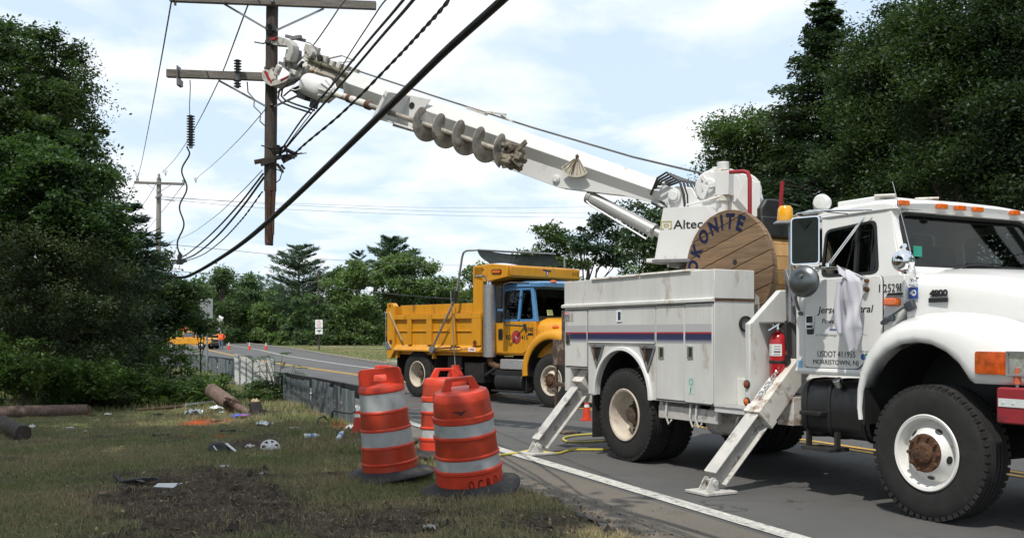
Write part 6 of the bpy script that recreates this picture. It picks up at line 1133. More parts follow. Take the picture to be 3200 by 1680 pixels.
# ---------------------------------------------------------------- road work and verge things
def drum(label, base, top, rzz, style, seed=0):
    """base / top: points of the axis; style A ridged with loop handle, B flat plate handle"""
    b = Vector(base); d = (Vector(top) - b); h = d.length; q = Vector((0, 0, 1)).rotation_difference(d.normalized()).to_matrix().to_4x4()
    t = thing('traffic_drum', label, 'traffic drum', b, group='traffic drums beside the truck'); t.matrix_world = Matrix.Translation(b) @ q @ Matrix.Rotation(rzz, 4, 'Z')
    k = h / .95
    if style == 'A':
        prof = [(.318, .02, 0), (.312, .19, 0), (.322, .20, 0), (.322, .225, 0), (.303, .235, 2), (.298, .33, 0), (.308, .34, 0), (.308, .355, 0), (.294, .365, 1), (.288, .51, 0), (.298, .52, 0), (.298, .54, 0), (.284, .55, 2), (.279, .66, 0), (.290, .67, 0), (.289, .715, 0), (.274, .725, 1), (.266, .86, 0), (.262, .90, 0), (.245, .935, 0), (.20, .95, 0), (.001, .955, 0)]
    else:
        prof = [(.295, .02, 1), (.285, .135, 0), (.292, .145, 0), (.292, .155, 0), (.280, .165, 1), (.272, .295, 0), (.278, .30, 0), (.277, .315, 0), (.265, .325, 2), (.257, .465, 0), (.264, .47, 0), (.263, .485, 0), (.252, .495, 1), (.244, .635, 0), (.249, .645, 0), (.248, .66, 0), (.239, .67, 2), (.230, .835, 0), (.240, .845, 0), (.240, .87, 0), (.225, .90, 0), (.18, .915, 0), (.001, .92, 0)]
    m = MB().lathe([(r_, z * k) for r_, z, _ in prof], 56, 0, mis=[c for _, _, c in prof]); body = m.build('barrel', [ORANGE, ORSHEET, WSHEET], t, ang=28)
    m = MB(); z = (.945 if style == 'A' else .91) * k
    if style == 'A':
        for sx in (-1, 1): m.prism([(sx * .20, z - .03), (sx * .125, z + .115), (sx * .06, z + .115), (sx * .09, z + .02), (sx * .07, z - .03)][::sx], -.03, .03, 'y')
        m.box(-.125, .125, -.028, .028, z + .085, z + .12)
    else:
        o_ = rnd([(-.232, z - .05), (.232, z - .05), (.225, z + .165), (-.225, z + .165)], .05, 5); i_ = rnd([(-.07, z + .04), (.07, z + .04), (.07, z + .10), (-.07, z + .10)], .02, 5)
        m.frame([(x, -.015, zz_) for x, zz_ in o_], [(x, -.015, zz_) for x, zz_ in i_], (0, .03, 0))
    m.build('handle', ORANGE, t, bevel=.008)
    m = MB(); n = 48; R_ = []
    rr = random.Random(seed)
    for r_, z in ((.46, -.005), (.475, .006), (.47, .02), (.40, .045), (.335, .07), (.315, .085), (.29, .085)):
        R_.append([(r_ * math.cos(a), r_ * math.sin(a), z + (.028 * math.sin(2 * a + seed) + .012 * math.sin(3 * a + 2 * seed)) * (r_ - .29) / .18 * (1 if r_ > .33 else 0)) for a in np.linspace(0, 2 * math.pi, n + 1)[:-1]])
    m.loft(R_, caps=True); m.build('base', M('drum_base_rubber', (.028, .028, .03), .75, var=.3, dirt=.3, dcol=(.09, .08, .06)), t, ang=40)
    return t, body, k
D1, B1_, k1 = drum('orange and white drum nearest the road edge, lettered in faint black near its foot', gnd(1184, 1238) + Vector((0, 0, .04)), at(1158, 978, 9.28), R(12), 'A', 1)
m = MB()
for i, chh in enumerate('O.C.R.D'):
    if chh == '.': continue
    a0 = R(-101 + i * 7.8)
    def put(p, a0=a0): a = a0 + p[0] / .318; rr = .3195 + .0005; return (rr * math.cos(a), rr * math.sin(a), .065 * k1 + p[1])
    m.text(chh, .052, .088, None, 0, d=.001, fn=put, bold=.012)
m.build('lettering', M('faded_black_stencil', (.24, .028, .012), .5, var=.4, vs=40), B1_)
m = MB(); 
def arcpatch(m, a0, a1, z0, z1, r0, mi=0): m.loft([[(r0(z) * math.cos(a), r0(z) * math.sin(a), z) for z in (z0 + (z1 - z0) * .0 + .02 * math.sin(i), z1 + .008 * math.sin(2.1 * i))] for i, a in enumerate(np.linspace(a0, a1, 9))], mi, caps=False, closed=False)
arcpatch(m, R(-118), R(-92), .775, .79, lambda z: .2775, 0); m.build('scuff', M('black_scuff', (.06, .02, .015), .7, var=.5, vs=30), B1_)
drum('orange and white drum tilting left, flat slotted handle and white band at its top', gnd(984, 1204) + Vector((0, 0, .04)), at(957, 955, 10.2), R(-8), 'B', 3)
drum('partly hidden orange drum between the two front drums', Vector((-.80, 12.0, .03)), Vector((-.81, 12.02, .97)), R(20), 'A', 5)
drum('farthest orange drum peeping over the top of the left tilting drum', Vector((-1.74, 13.6, .0)), Vector((-1.745, 13.6, .95)), R(-25), 'A', 7)
def cone(label, px, py, h, Y=None, group='small orange cones on the road'):
    p = gnd(px, py); t = thing('traffic_cone', label, 'traffic cone', p, group=group); k = h / .7
    m = MB(); m.box(-.18 * k, .18 * k, -.18 * k, .18 * k, 0, .035 * k); m.lathe([(.135 * k, .03 * k), (.112 * k, .25 * k), (.085 * k, .40 * k), (.07 * k, .48 * k), (.055 * k, .56 * k), (.03 * k, .7 * k), (.001, .7 * k)], 20, mis=[0, 0, 1, 0, 1, 0]); m.build('cone', [ORANGE, REFL], t); return t
cone('leftmost of three small cones in a row, beside the man in orange', 576, 878, .66); cone('middle one of the three small cones across the far road', 627.5, 878.6, .66); cone('rightmost of the three small cones across the far road', 669, 878.8, .66)
cone('small orange cone half hidden behind the left tilting drum', 900, 1088, .42); cone('orange cone lying behind the rear outrigger of the white truck', 1476, 1056, .40)
# steel sheet barrier along the verge
def barrier(label, name, pts, hgt, wd, mat, seed, rail=True, group=None):
    rr = random.Random(seed); P = [Vector(p) for p in pts]; t = thing(name, label, 'barrier', P[0], group=group); seg = []
    for a, b in zip(P[:-1], P[1:]):
        n = max(1, round((b - a).length / wd)); seg += [(a.lerp(b, i / n), a.lerp(b, (i + 1) / n)) for i in range(n)]
    for a, b in seg:
        d = (b - a).normalized(); nrm = Vector((-d.y, d.x, 0)); a = a - P[0]; b = b - P[0]; h = hgt * rr.uniform(.93, 1.07); tl = nrm * rr.uniform(-.03, .03); m = MB()
        a = a.copy(); b = b.copy(); a.z = b.z = 0
        m.add([a + Vector((0, 0, -.15)), b - d * .03 + Vector((0, 0, -.15)), b - d * .03 + tl + Vector((0, 0, h)), a + tl + Vector((0, 0, h + rr.uniform(-.02, .02)))], [(0, 1, 2, 3)]); m.v += [tuple(Vector(v) + nrm * .012) for v in m.v[-4:]]; o = len(m.v) - 8; m.f += [(o + 4, o + 5, o + 6, o + 7), (o, o + 4, o + 7, o + 3), (o + 1, o + 2, o + 6, o + 5), (o + 3, o + 7, o + 6, o + 2)]; m.m += [0] * 4; m.s += [True] * 4
        m.bar(a + nrm * .03 + Vector((0, 0, -.15)), a + nrm * .03 + tl + Vector((0, 0, h)), .028, .03, 1)
        if mat is not WHITE:
            for z in (.3, .5): m.cyl(b - d * .1 + nrm * .012 + Vector((0, 0, z * h)), b - d * .1 + nrm * .035 + Vector((0, 0, z * h)), .016, n=8, mi=1)
        else:
            for z in (.12, .45, .8): m.box(*[q for c in zip(a + nrm * .06 + Vector((-.035, -.05, z * h - .02)), a + nrm * .06 + Vector((.035, .0, z * h + .02))) for q in c], 1)
        m.build('steel_sheet', [mat, M('sheet_edge', (.20, .215, .22), .5, .3, var=.2) if mat is not WHITE else WHITE], t)
    if rail:
        m = MB()
        for a, b in zip(P[:-1], P[1:]):
            d = (b - a).normalized(); nrm = Vector((d.y, -d.x, 0)); m.bar(a - P[0] + nrm * .16 + Vector((0, 0, hgt * .9)), b - P[0] + nrm * .16 + Vector((0, 0, hgt * .9)), .09, .22)
        m.build('rail', M('dark_rail', (.03, .03, .032), .6, .3, var=.3), t)
    return t
SHEET = M('weathered_blue_grey_steel', (.14, .165, .185), .55, .25, var=.25, vs=7, dirt=.35, dcol=(.10, .08, .06), ds=5, stretch=(1, 1, .4))
barrier('row of dull grey steel sheets along the verge, nearest stretch beside the drums', 'steel_barrier', [(-2.6, 16.6, 0), (-4.0, 19.8, 0), (-5.35, 22.6, 0)], .56, .47, SHEET, 1)
barrier('stretch of white upright panels standing in the verge behind the leafy weed', 'white_barrier', [(-5.55, 23.5, 0), (-8.12, 29.2, 0)], .84, 1.02, M('white_panel_paint', (.84, .85, .86), .4, var=.03), 2, rail=False)
barrier('far stretch of grey steel sheets beyond the white panels, running behind the left trees', 'steel_barrier', [(-8.4, 31, 0), (-9.75, 35.2, 0), (-13.6, 43, 0), (-19.5, 49.5, 0)], .52, .6, SHEET, 3)
m = MB(); m.bar(gnd(555, 964) + Vector((-.8, 0, .05)), gnd(625, 968) + Vector((0, 0, .05)), .16, .10); tag(m.build('timber_plank', ARMW, bevel=.008), 'squared grey timber lying in the grass against the white panels', 'plank')
# broken pole pieces
g0 = gnd(621, 1040); st0 = thing('pole_stump', 'splintered reddish brown pole stump leaning out of the grass among the litter', 'pole stump', g0)
pole_between('stump_shaft', at(530, 980, 18.9) - g0, at(590, 1022, 18.5) - g0, .135, .13, STUMPW, st0, n=18, seed=11, rag1=.18, rings=14)
pole_between('torn_base', at(578, 1005, 18.6) - g0, at(632, 1046, 18.3) - g0, .095, .06, STUMPW, st0, n=11, seed=12, rag1=.05, rings=8)
m = MB(); rr = random.Random(2)
for i in range(18): a = at(rr.uniform(565, 590), rr.uniform(998, 1030), 18.45) - g0; m.bar(a, a + Vector((rr.uniform(.08, .30), -.04, rr.uniform(-.26, -.08))), .03, .02, w2=.004, h2=.004)
m.build('splinter', SPLINT, st0)
m = MB(); m.bar(at(640, 1012, 18.1) - g0, at(652, 1048, 18.0) - g0, .22, .10); m.bar(at(632, 1030, 18.05) - g0, at(660, 1052, 17.9) - g0, .12, .12); m.bar(at(655, 1028, 18) - g0, at(672, 1034, 18) - g0, .04, .03); m.build('charred_chunk', M('charred_wood', (.018, .015, .013), .8, var=.5, vs=20, bump=.8), st0, bevel=.02)
a = gnd(221, 1044) + Vector((0, 0, .10)); L1 = thing('pole_log', 'dark cut pole log lying across the grass under the left bushes', 'log', a); pole_between('log_body', (0, 0, 0), (-2.7, -1.05, 0), .105, .12, STUMPW, L1, seed=21, rag0=.03); m = MB(); m.lathe([(.085, 0), (.001, .004)], 18, X=Matrix.Translation((.012, .005, 0)) @ Matrix.Rotation(R(90), 4, 'Y') @ Matrix.Rotation(R(20), 4, 'X')); m.build('cut_end', M('cut_wood_end', (.12, .07, .045), .8, var=.3, vs=20), L1)
a = gnd(62, 1108) + Vector((0, 0, .10)); L2 = thing('pole_log', 'short dark log with a hollow broken end in front of the longer log', 'log', a); pole_between('log_body', (0, 0, 0), (-1.75, 2.1, .16), .105, .10, POLEW, L2, seed=22, rag0=.10)
m = MB(); m.bar(gnd(185, 1049) + Vector((0, 0, .02)), gnd(240, 1046) + Vector((0, 0, .02)), .12, .02); tag(m.build('wood_splinter', SPLINT), 'flat orange brown wood splinter lying against the cut log end', 'splinter')
def stick(label, pts, r, mat, name='stick', cat='stick'):
    P = [gnd(x, y) + Vector((0, 0, z)) for x, y, z in pts]
    if cat == 'hose': P = [.5 * ((2 * P[i]) + (P[i + 1] - P[max(i - 1, 0)]) * t + (2 * P[max(i - 1, 0)] - 5 * P[i] + 4 * P[i + 1] - P[min(i + 2, len(P) - 1)]) * t * t + (3 * P[i] - P[max(i - 1, 0)] - 3 * P[i + 1] + P[min(i + 2, len(P) - 1)]) * t ** 3) for i in range(len(P) - 1) for t in (0, .2, .4, .6, .8)] + [P[-1]]
    tag(MB().tube(P, r, 8).build(name, mat), label, cat)
stick('thin brown broken timber lying in the grass left of the stump', [(344, 1034, .03), (420, 1031, .05), (470, 1026, .06)], .03, SPLINT, 'wood_splinter', 'splinter')
stick('long pale grey conduit pipe lying by the stump, lower one', [(462, 1027, .06), (510, 1022, .08), (545, 1019, .08)], .03, STEEL, 'conduit_pipe', 'pipe')
stick('pale grey conduit pipe with an open end pointing left by the stump', [(466, 1012, .10), (500, 1017, .09), (545, 1020, .07)], .045, STEEL, 'conduit_pipe', 'pipe')
stick('yellow air hose snaking over the road by the rear outrigger', [(1255, 1150, .03), (1300, 1141, .015), (1340, 1140, .04), (1400, 1143, .02), (1440, 1134, .02), (1520, 1133, .02), (1560, 1128, .02)], .014, M('yellow_hose', (.55, .46, .07), .5, var=.1), 'air_hose', 'hose')
stick('looped yellow air hose lying behind the rear outrigger leg', [(1545, 1085, .02), (1500, 1093, .02), (1450, 1097, .02), (1418, 1104, .02), (1428, 1113, .02), (1470, 1114, .02), (1530, 1111, .02), (1575, 1112, .02)], .014, M('yellow_hose', (.55, .46, .07), .5, var=.1), 'air_hose', 'hose')
P = [at(836, 1050, 16.2), at(836, 1036, 16.2), at(842, 1031, 16.2), at(862, 1036, 16.2), at(884, 1038, 16.2), at(897, 1032, 16.2), at(906, 1042, 16.2), at(905, 1064, 16.2)]
tag(MB().tube(P, .018, 8).build('black_cable', CABLE), 'black cable looping out of the grass by the steel sheets', 'cable')
P = [gnd(797, 1068) + Vector((0, 0, 0)), gnd(803, 1066) + Vector((0, 0, .1)), gnd(815, 1068) + Vector((0, 0, .14)), gnd(832, 1066) + Vector((0, 0, .02))]
tag(MB().tube(P, .016, 8).build('black_cable', CABLE), 'short bowed end of black cable in the grass left of the cable loop', 'cable')
# litter
def put(o, px, py, rz=0, dz=0, rot=None, label=None, cat='litter'):
    g = gnd(px, py); o.location = (g.x, g.y, gz(g.x, g.y) + dz); o.rotation_euler = rot or (0, 0, rz); tag(o, label, cat); return o
PET = M('clear_plastic', (.62, .66, .68), .25, var=.1, coat=.4); LBL = M('bottle_label_blue', (.16, .32, .62), .5, var=.2)
def bottle(px, py, rz, label, k=1, tilt=0):
    t = thing('plastic_bottle', label, 'bottle'); m = MB(); m.lathe([(.001, 0), (.03, 0), (.034, .01), (.034, .05), (.031, .06), (.034, .07), (.034, .14), (.02, .175), (.013, .185), (.013, .20), (.001, .20)], 18, X=Matrix.Rotation(R(90), 4, 'Y') @ Matrix.Scale(k, 4)); m.build('bottle_body', PET, t)
    m = MB(); m.lathe([(.0348, .075), (.0348, .125)], 18, X=Matrix.Rotation(R(90), 4, 'Y') @ Matrix.Scale(k, 4)); m.build('label_band', LBL, t); put(t, px, py, dz=.035 * k, rot=(0, tilt, rz), label=label, cat='bottle')
bottle(764, 1106, R(18), 'clear drink bottle with blue label lying in the mud patch', 1.15); bottle(850, 1112, R(80), 'clear drink bottle lying upright in the grass by the left drum', 1.1, R(-25))
rr = random.Random(12)
def crumple(label, px, py, sx, sy, sz, mat, seed, name='paper_scrap', cat='litter', rz=0):
    q = random.Random(seed); m = MB(); nu, nv = 9, 7; V = []
    for i in range(nu):
        for j in range(nv):
            u, v = i / (nu - 1) - .5, j / (nv - 1) - .5; V.append((u * sx + q.uniform(-.1, .1) * sx / nu, v * sy + q.uniform(-.1, .1) * sy / nv, sz * (q.random() * .7 + .3 * (1 - 4 * u * u) * (1 - 4 * v * v))))
    m.add(V, [(i * nv + j, (i + 1) * nv + j, (i + 1) * nv + j + 1, i * nv + j + 1) for i in range(nu - 1) for j in range(nv - 1)]); m.v += [(x, y, z - .004) for x, y, z in V]; n = len(V); m.f += [(n + i * nv + j, n + i * nv + j + 1, n + (i + 1) * nv + j + 1, n + (i + 1) * nv + j) for i in range(nu - 1) for j in range(nv - 1)]; k = (nu - 1) * (nv - 1); m.m += [0] * k; m.s += [True] * k
    o = m.build(name, mat, ang=20); put(o, px, py, rz, .005, label=label, cat=cat); return o
CLEAR = M('crumpled_clear_plastic', (.58, .62, .63), .2, var=.25, vs=20, coat=.6)
crumple('crumpled clear plastic bag right of the stump litter', 664, 1073, .26, .16, .09, CLEAR, 1, 'plastic_bag', 'bag'); crumple('thin crumpled clear film lying left of the orange spray marks', 488, 1044, .30, .2, .12, CLEAR, 2, 'plastic_bag', 'bag'); crumple('pale film scrap lying by the conduit pipes', 548, 1032, .34, .16, .08, CLEAR, 3, 'plastic_bag', 'bag')
crumple('blue and white carton scrap lying just left of the stump', 561, 1040, .16, .10, .03, M('pale_blue_card', (.35, .52, .62), .6, var=.2, vs=20), 4)
o = crumple('bright blue and red printed packet lying under the stump', 606, 1052, .32, .16, .09, M('printed_packet_blue', (.04, .10, .48), .35, var=.4, vs=18, dirt=.6, dcol=(.55, .10, .08), ds=9), 5, 'food_packet', 'packet')
crumple('tan cardboard cup box tipped behind the stump', 642, 1018, .16, .12, .14, M('tan_card', (.52, .42, .27), .7, var=.2, dirt=.5, dcol=(.55, .17, .05), ds=8), 6, 'cardboard_box', 'box')
crumple('white paper scrap in the grass by the cut log', 271, 1044, .12, .08, .04, PAPERM, 7); crumple('white paper scrap at the end of the hollow log', 82, 1078, .10, .08, .07, PAPERM, 8); crumple('small bluish wrapper in the grass right of the logs', 176, 1079, .12, .05, .03, CLEAR, 9); crumple('tiny white scrap below the bluish wrapper', 215, 1088, .05, .04, .02, PAPERM, 10); crumple('torn white scrap in the mud by the hubcap', 629, 1122, .10, .12, .07, PAPERM, 11); crumple('pale strip of paper on the mud behind the clear bag', 740, 1077, .14, .04, .02, PAPERM, 12); crumple('pinkish scrap in the grass lower left of the white card', 257, 1240, .07, .04, .03, M('pinkish_paper', (.48, .33, .28), .7), 13); crumple('grey pebbly scrap on the bare soil below the hubcap', 657, 1202, .06, .05, .025, GINK, 14); crumple('dirty white foam lump on the grass in front of the drums', 1080, 1334, .10, .07, .05, M('dirty_foam', (.36, .34, .31), .9, var=.2), 15, 'foam_scrap'); crumple('white wrapper beside the small cone behind the left drum', 884, 1080, .16, .12, .09, M('whitish_sack', (.5, .5, .5), .8, var=.15), 16, 'sack', 'sack')
crumple('clear wrapper bits at the edge of the mud', 565, 1178, .10, .06, .03, CLEAR, 17); crumple('bluish scrap on the ridge of dark mud', 420, 1096, .03, .03, .02, CLEAR, 18)
# white folded card, black car fragments, hubcap
m = MB(); m.add([(-.15, -.03, .0), (.15, -.045, .0), (.15, .02, .05), (-.13, .045, .035)], [(0, 1, 2, 3)]); m.add([(-.15, -.03, 0), (.15, -.045, 0), (.15, -.05, .012), (-.15, -.035, .012)], [(0, 1, 2, 3)], 1); m.add([(-.13, .045, .035), (.15, .02, .05), (.14, .05, .03), (-.12, .07, .02)], [(0, 1, 2, 3)]); put(m.build('folded_card', [PAPERM, GINK]), 422, 1226, R(-12), .01, label='long white folded card lying on the churned mud', cat='card')
def frag(label, px, py, k, seed, rz=0, mat=None):
    q = random.Random(seed); m = MB()
    m.bar((-.22 * k, 0, .02), (.05 * k, .03 * k, .05 * k), .08 * k, .025); m.bar((.03 * k, .03 * k, .05 * k), (.22 * k, .06 * k, .03), .06 * k, .03); m.bar((-.16 * k, 0, .03), (-.22 * k, .06 * k, .09 * k), .05 * k, .02)
    if q.random() < .6: m.bar((.0, 0, .04), (.08 * k, -.12 * k, .03), .05 * k, .02)
    put(m.build('bumper_fragment', mat or BLACK, bevel=.006), px, py, rz, label=label, cat='car fragment')
frag('bent black plastic strip in the grass left of the mud', 345, 1208, 1.0, 1, R(14)); frag('small black hooked fragment in the grass above the mud', 404, 1098, .55, 2, R(-5)); frag('little black clip far up the grass', 398, 1044, .4, 3); frag('black plastic shard below the stump', 546, 1065, .5, 4, R(30)); frag('dark curved fragment on the mud left of the clear bag', 573, 1088, .5, 5)
m = MB(); m.lathe([(.001, .14), (.05, .135), (.09, .10), (.11, .03), (.105, 0)], 18, X=Matrix.Diagonal((1.5, 1, 1, 1))); m.bar((.1, -.02, .12), (.26, -.06, .02), .04, .015, 1); m.bar((-.02, -.12, .10), (.03, -.13, .04), .02, .01, 1); put(m.build('lamp_housing', [BLACK, PAPERM], bevel=.004), 552, 1138, R(-10), -.01, label='broken black lamp housing half sunk in the mud', cat='car fragment')
HC = thing('hubcap', 'broken white hubcap standing half buried in the mud', 'hubcap'); m = MB(); 
for i in range(7):
    a = 2 * math.pi * i / 7; c, s_ = math.cos(a), math.sin(a); m.bar((.05 * c, .05 * s_, .045), (.135 * c, .135 * s_, .012), .05, .012, up=(0, 0, 1))
m.lathe([(.15, -.02), (.15, .012), (.125, .02), (.125, .012)], 32, close=True); m.lathe([(.065, .02), (.06, .05), (.03, .06), (.001, .06)], 20); m.build('cover', M('scuffed_white_plastic', (.60, .60, .59), .4, var=.1, dirt=.2), HC, bevel=.003); m = MB(); m.lathe([(.14, -.022), (.001, -.02)], 24); m.build('dark_back', BLACK, HC); HC.scale = (.85, .85, .85); put(HC, 680, 1131, dz=.025, rot=(R(52), R(6), R(18)), label='broken white hubcap standing half buried in the mud', cat='hubcap')
# ---------------------------------------------------------------- signs
SG = thing('road_sign', 'two white printed plates on a brown post beyond the road', 'sign', at(803, 881, 88)); o = SG.location
m = MB(); m.box(-.05, .05, -.04, .04, -.3, at(803, 805, 88).z - o.z); m.build('post', M('dark_brown_post', (.035, .022, .018), .7), SG)
def splate(x0, x1, y0, y1, Yp, loc, name, mats, parent, fn):
    a = at(x0, y1, Yp) - loc; b = at(x1, y0, Yp) - loc; m = MB(); m.prism(rnd([(a.x, a.z), (b.x, a.z), (b.x, b.z), (a.x, b.z)], .04, 3), a.y - .06, a.y - .045, 'y', 0); fn(m, a.x, a.z, b.x - a.x, b.z - a.z, a.y - .0615); return m.build(name, mats, parent)
def f1(m, x, z, w_, h, y):
    for i, (txt, ww) in enumerate((('NO', .3), ('LITTER', .7), ('$500', .5), ('FINE', .5))): m.text(txt, w_ * ww, h * .15, side(x + w_ * (1 - ww) / 2, z + h * (.76 - i * .22), y), 1, bold=.02)
splate(793.5, 812, 803.5, 824, 88, o, 'upper_plate', [PAPERM, RINK], SG, f1)
def f2(m, x, z, w_, h, y): m.prism([(x + w_ * p, z + h * q) for p, q in ((.2, .72), (.8, .78), (.85, .6), (.6, .5), (.55, .22), (.48, .22), (.46, .5), (.2, .55))], y, y + .002, 'y', 1); m.box(x + w_ * .15, x + w_ * .85, y, y + .002, z + h * .08, z + h * .13, 1)
splate(793.5, 812, 826, 840, 88, o, 'lower_plate', [PAPERM, INK], SG, f2)
BS = thing('road_sign', 'grey back of a sign on a tall steel post before the pickup', 'sign', at(521, 933, 39.2)); o = BS.location
m = MB(); m.cyl((0, 0, -.3), (0, 0, 2.95), .04, n=12); m.build('post', STEEL, BS); m = MB(); m.box(-.25, .24, -.055, -.04, 1.98, 2.93); m.box(-.015, .015, -.075, -.055, 2.1, 2.8); m.build('plate', M('plain_aluminium', (.30, .32, .33), .5, .4, var=.08), BS)
# ---------------------------------------------------------------- pickup, worker, arrow board
PK = thing('pickup_truck', 'yellow orange pickup truck parked across the far end of the road, half behind leaves', 'pickup truck', (-30.55, 95.3, 0), R(-14))
m = MB()
def body(x0, x1, pts_z): return [(x0, -.92, pts_z[0]), (x1, -.92, pts_z[0])]
pb = [(-2.75, .45), (-2.75, 1.12), (-.75, 1.12), (-.70, 1.12), (.95, 1.14), (2.05, 1.06), (2.35, .98), (2.42, .55), (2.0, .45)]
m.prism(pb, -.95, .95, 'y'); m.prism([(-.72, 1.12), (-.55, 1.72), (.45, 1.72), (1.0, 1.13)], -.80, .80, 'y', 0); m.build('body', YEL, PK, bevel=.05)
m = MB(); 
for y in (-.805, .805): m.prism([(-.58, 1.17), (-.45, 1.63), (.38, 1.63), (.82, 1.17)], y - .005, y + .005, 'y')
m.add([(.5, -.7, 1.68), (.5, .7, 1.68), (.95, .72, 1.17), (.95, -.72, 1.17)], [(0, 1, 2, 3)]); m.v = [(x + (.03 if i >= len(m.v) - 4 else 0), y, z + (.02 if i >= len(m.v) - 4 else 0)) for i, (x, y, z) in enumerate(m.v)]; m.build('window_glass', M('pale_reflecting_glass', (.10, .12, .13), .05), PK)
for c in ((-2.8, -2.7, -.9, .9, .42, .62), (2.38, 2.5, -.9, .9, .40, .62)): MB().box(*c).build('bumper', BLACK, PK, bevel=.02)
MB().box(2.36, 2.44, -.6, .6, .68, .92).build('grille', BLACK, PK, bevel=.02)
for y in (-.75, .75): k = MB(); k.box(2.33, 2.43, y - .14, y + .14, .72, .9); k.build('headlight', M('lamp_glass', (.6, .6, .6), .1, .3), PK)
for x, y, fl_ in ((1.45, -.96, 0), (-1.75, -.96, 0), (1.45, .96, 1), (-1.75, .96, 1)):
    k = MB(); k.lathe([(.19, .0), (.30, -.01), (.36, .02), (.37, .1), (.36, .2), (.2, .22)], 28); wo = k.build('wheel', RUBBER, PK, X=Matrix.Translation((x, y, .37)) @ (Matrix.Rotation(R(180), 4, 'Z') if fl_ else Matrix.Identity(4)) @ AX)
    k = MB(); k.lathe([(.20, -.005), (.19, .02), (.06, .0), (.001, -.01)], 20); k.build('rim', CHROME, wo)
OB = MB()
for x, z, s_ in ((0, 0, .2), (.35, .04, .17), (-.3, -.05, .14)): OB.loft([[(x + s_ * math.cos(a) * r_, s_ * math.sin(a) * r_, z + h * s_) for a in np.linspace(0, 6.283, 9)[:-1]] for r_, h in ((.8, 0), (1, .6), (.9, 1.2), (.3, 1.6))])
o = OB.build('orange_bundle', M('faded_orange_cloth', (.45, .10, .04), .8, var=.2)); o.location = (-31.4, 95.0, 1.85); tag(o, 'faded orange bundle on the pickup roof behind the leaves', 'bundle')
AB = thing('arrow_board', 'dark board with grey lamp panels mounted on a trailer behind the pickup', 'arrow board', (-29.3, 98.0, 0), R(-8)); k = MB(); k.box(-.85, .75, -.04, .04, 1.75, 2.55, 0)
for x in (-.8, -.05): 
    for z in (1.80, 2.15): k.box(x, x + .7, -.055, -.04, z, z + .26, 1)
k.box(-.04, .04, -.02, .02, .4, 1.8, 0); k.box(-1.2, 1.0, -.5, .5, .3, .55, 0); k.build('board', [BLACK, GREY], AB); 
for y in (-.55, .55): k = MB(); k.cyl((0, y - .08, .3), (0, y + .08, .3), .3, n=20); k.build('wheel', RUBBER, AB)
TS = thing('road_sign', 'white speed sign tilted on top of the arrow board', 'sign', (-28.75, 97.9, 2.85), 0); k = MB(); k.prism(rnd([(-.24, -.38), (.24, -.38), (.24, .38), (-.24, .38)], .04), -.02, 0, 'y', 0); k.text('25', .38, .42, side(-.19, -.30, -.0215), 1, bold=.03); k.build('plate', [PAPERM, INK], TS); TS.rotation_euler = (0, R(28), R(8))
WS = thing('white_sacks', 'row of white sacks stacked on the roof of a van behind the leaves', 'sacks', (-30.4, 98.4, 2.75)) if 0 else None
def person(name, label, loc, rz, joints, shirt, jeans, hair):
    """one skinned body: joints = list of (point, radius, parent index)"""
    t = thing(name, label, 'person', loc, rz); me = bpy.data.meshes.new('body'); me.from_pydata([j[0] for j in joints], [(i, j[2]) for i, j in enumerate(joints) if j[2] is not None], []); o = bpy.data.objects.new('body', me); C.objects.link(o); o.parent = t
    sk = o.modifiers.new('skin', 'SKIN'); 
    if not me.skin_vertices: 
        bm = bmesh.new(); bm.from_mesh(me); bm.verts.layers.skin.verify(); bm.to_mesh(me); bm.free()
    for i, j in enumerate(joints): me.skin_vertices[0].data[i].radius = (j[1], j[1]) if not hasattr(j[1], '__len__') else j[1]
    me.skin_vertices[0].data[0].use_root = True
    sb = o.modifiers.new('sub', 'SUBSURF'); sb.levels = 2; sb.render_levels = 2
    dg = bpy.context.evaluated_depsgraph_get(); m2 = bpy.data.meshes.new_from_object(o.evaluated_get(dg)); o.modifiers.clear(); o.data = m2
    for q in (SKIN, shirt, jeans, BLACK, hair): m2.materials.append(q)
    for p in m2.polygons:
        c = p.center; p.use_smooth = True
        p.material_index = 3 if c.z < .10 else 2 if c.z < .88 and abs(c.x) < .45 else 4 if c.z > 1.66 or (c.z > 1.56 and c.y > .03) else 1 if c.z < 1.43 and (abs(c.x) < .40) and c.z > .86 else 0
    return t
person('person', 'heavy man in an orange shirt and jeans leaning one arm on the pickup bonnet', (-27.55, 94.2, 0), 0, [((0, 0, .92), (.21, .17), None), ((0, -.02, 1.15), (.25, .21), 0), ((0, 0, 1.36), (.22, .14), 1), ((0, 0, 1.47), .065, 2), ((0, -.01, 1.55), (.075, .085), 3), ((0, 0, 1.66), (.08, .095), 4), ((0, .0, 1.73), .05, 5),
    ((-.23, 0, 1.38), .085, 2), ((-.48, .05, 1.33), .06, 7), ((-.72, .08, 1.34), .04, 8), ((-.82, .08, 1.33), .035, 9), ((.24, 0, 1.37), .085, 2), ((.43, .02, 1.20), .06, 11), ((.27, .05, 1.0), .045, 12), ((.20, .03, .96), .035, 13),
    ((-.11, 0, .80), .12, 0), ((-.12, .0, .48), .085, 15), ((-.06, .02, .10), .06, 16), ((-.05, -.12, .05), .045, 17), ((.12, 0, .80), .12, 0), ((.14, -.01, .48), .085, 19), ((.14, .04, .10), .06, 20), ((.18, -.08, .05), .045, 21)], HIVIS, JEANS, HAIR)
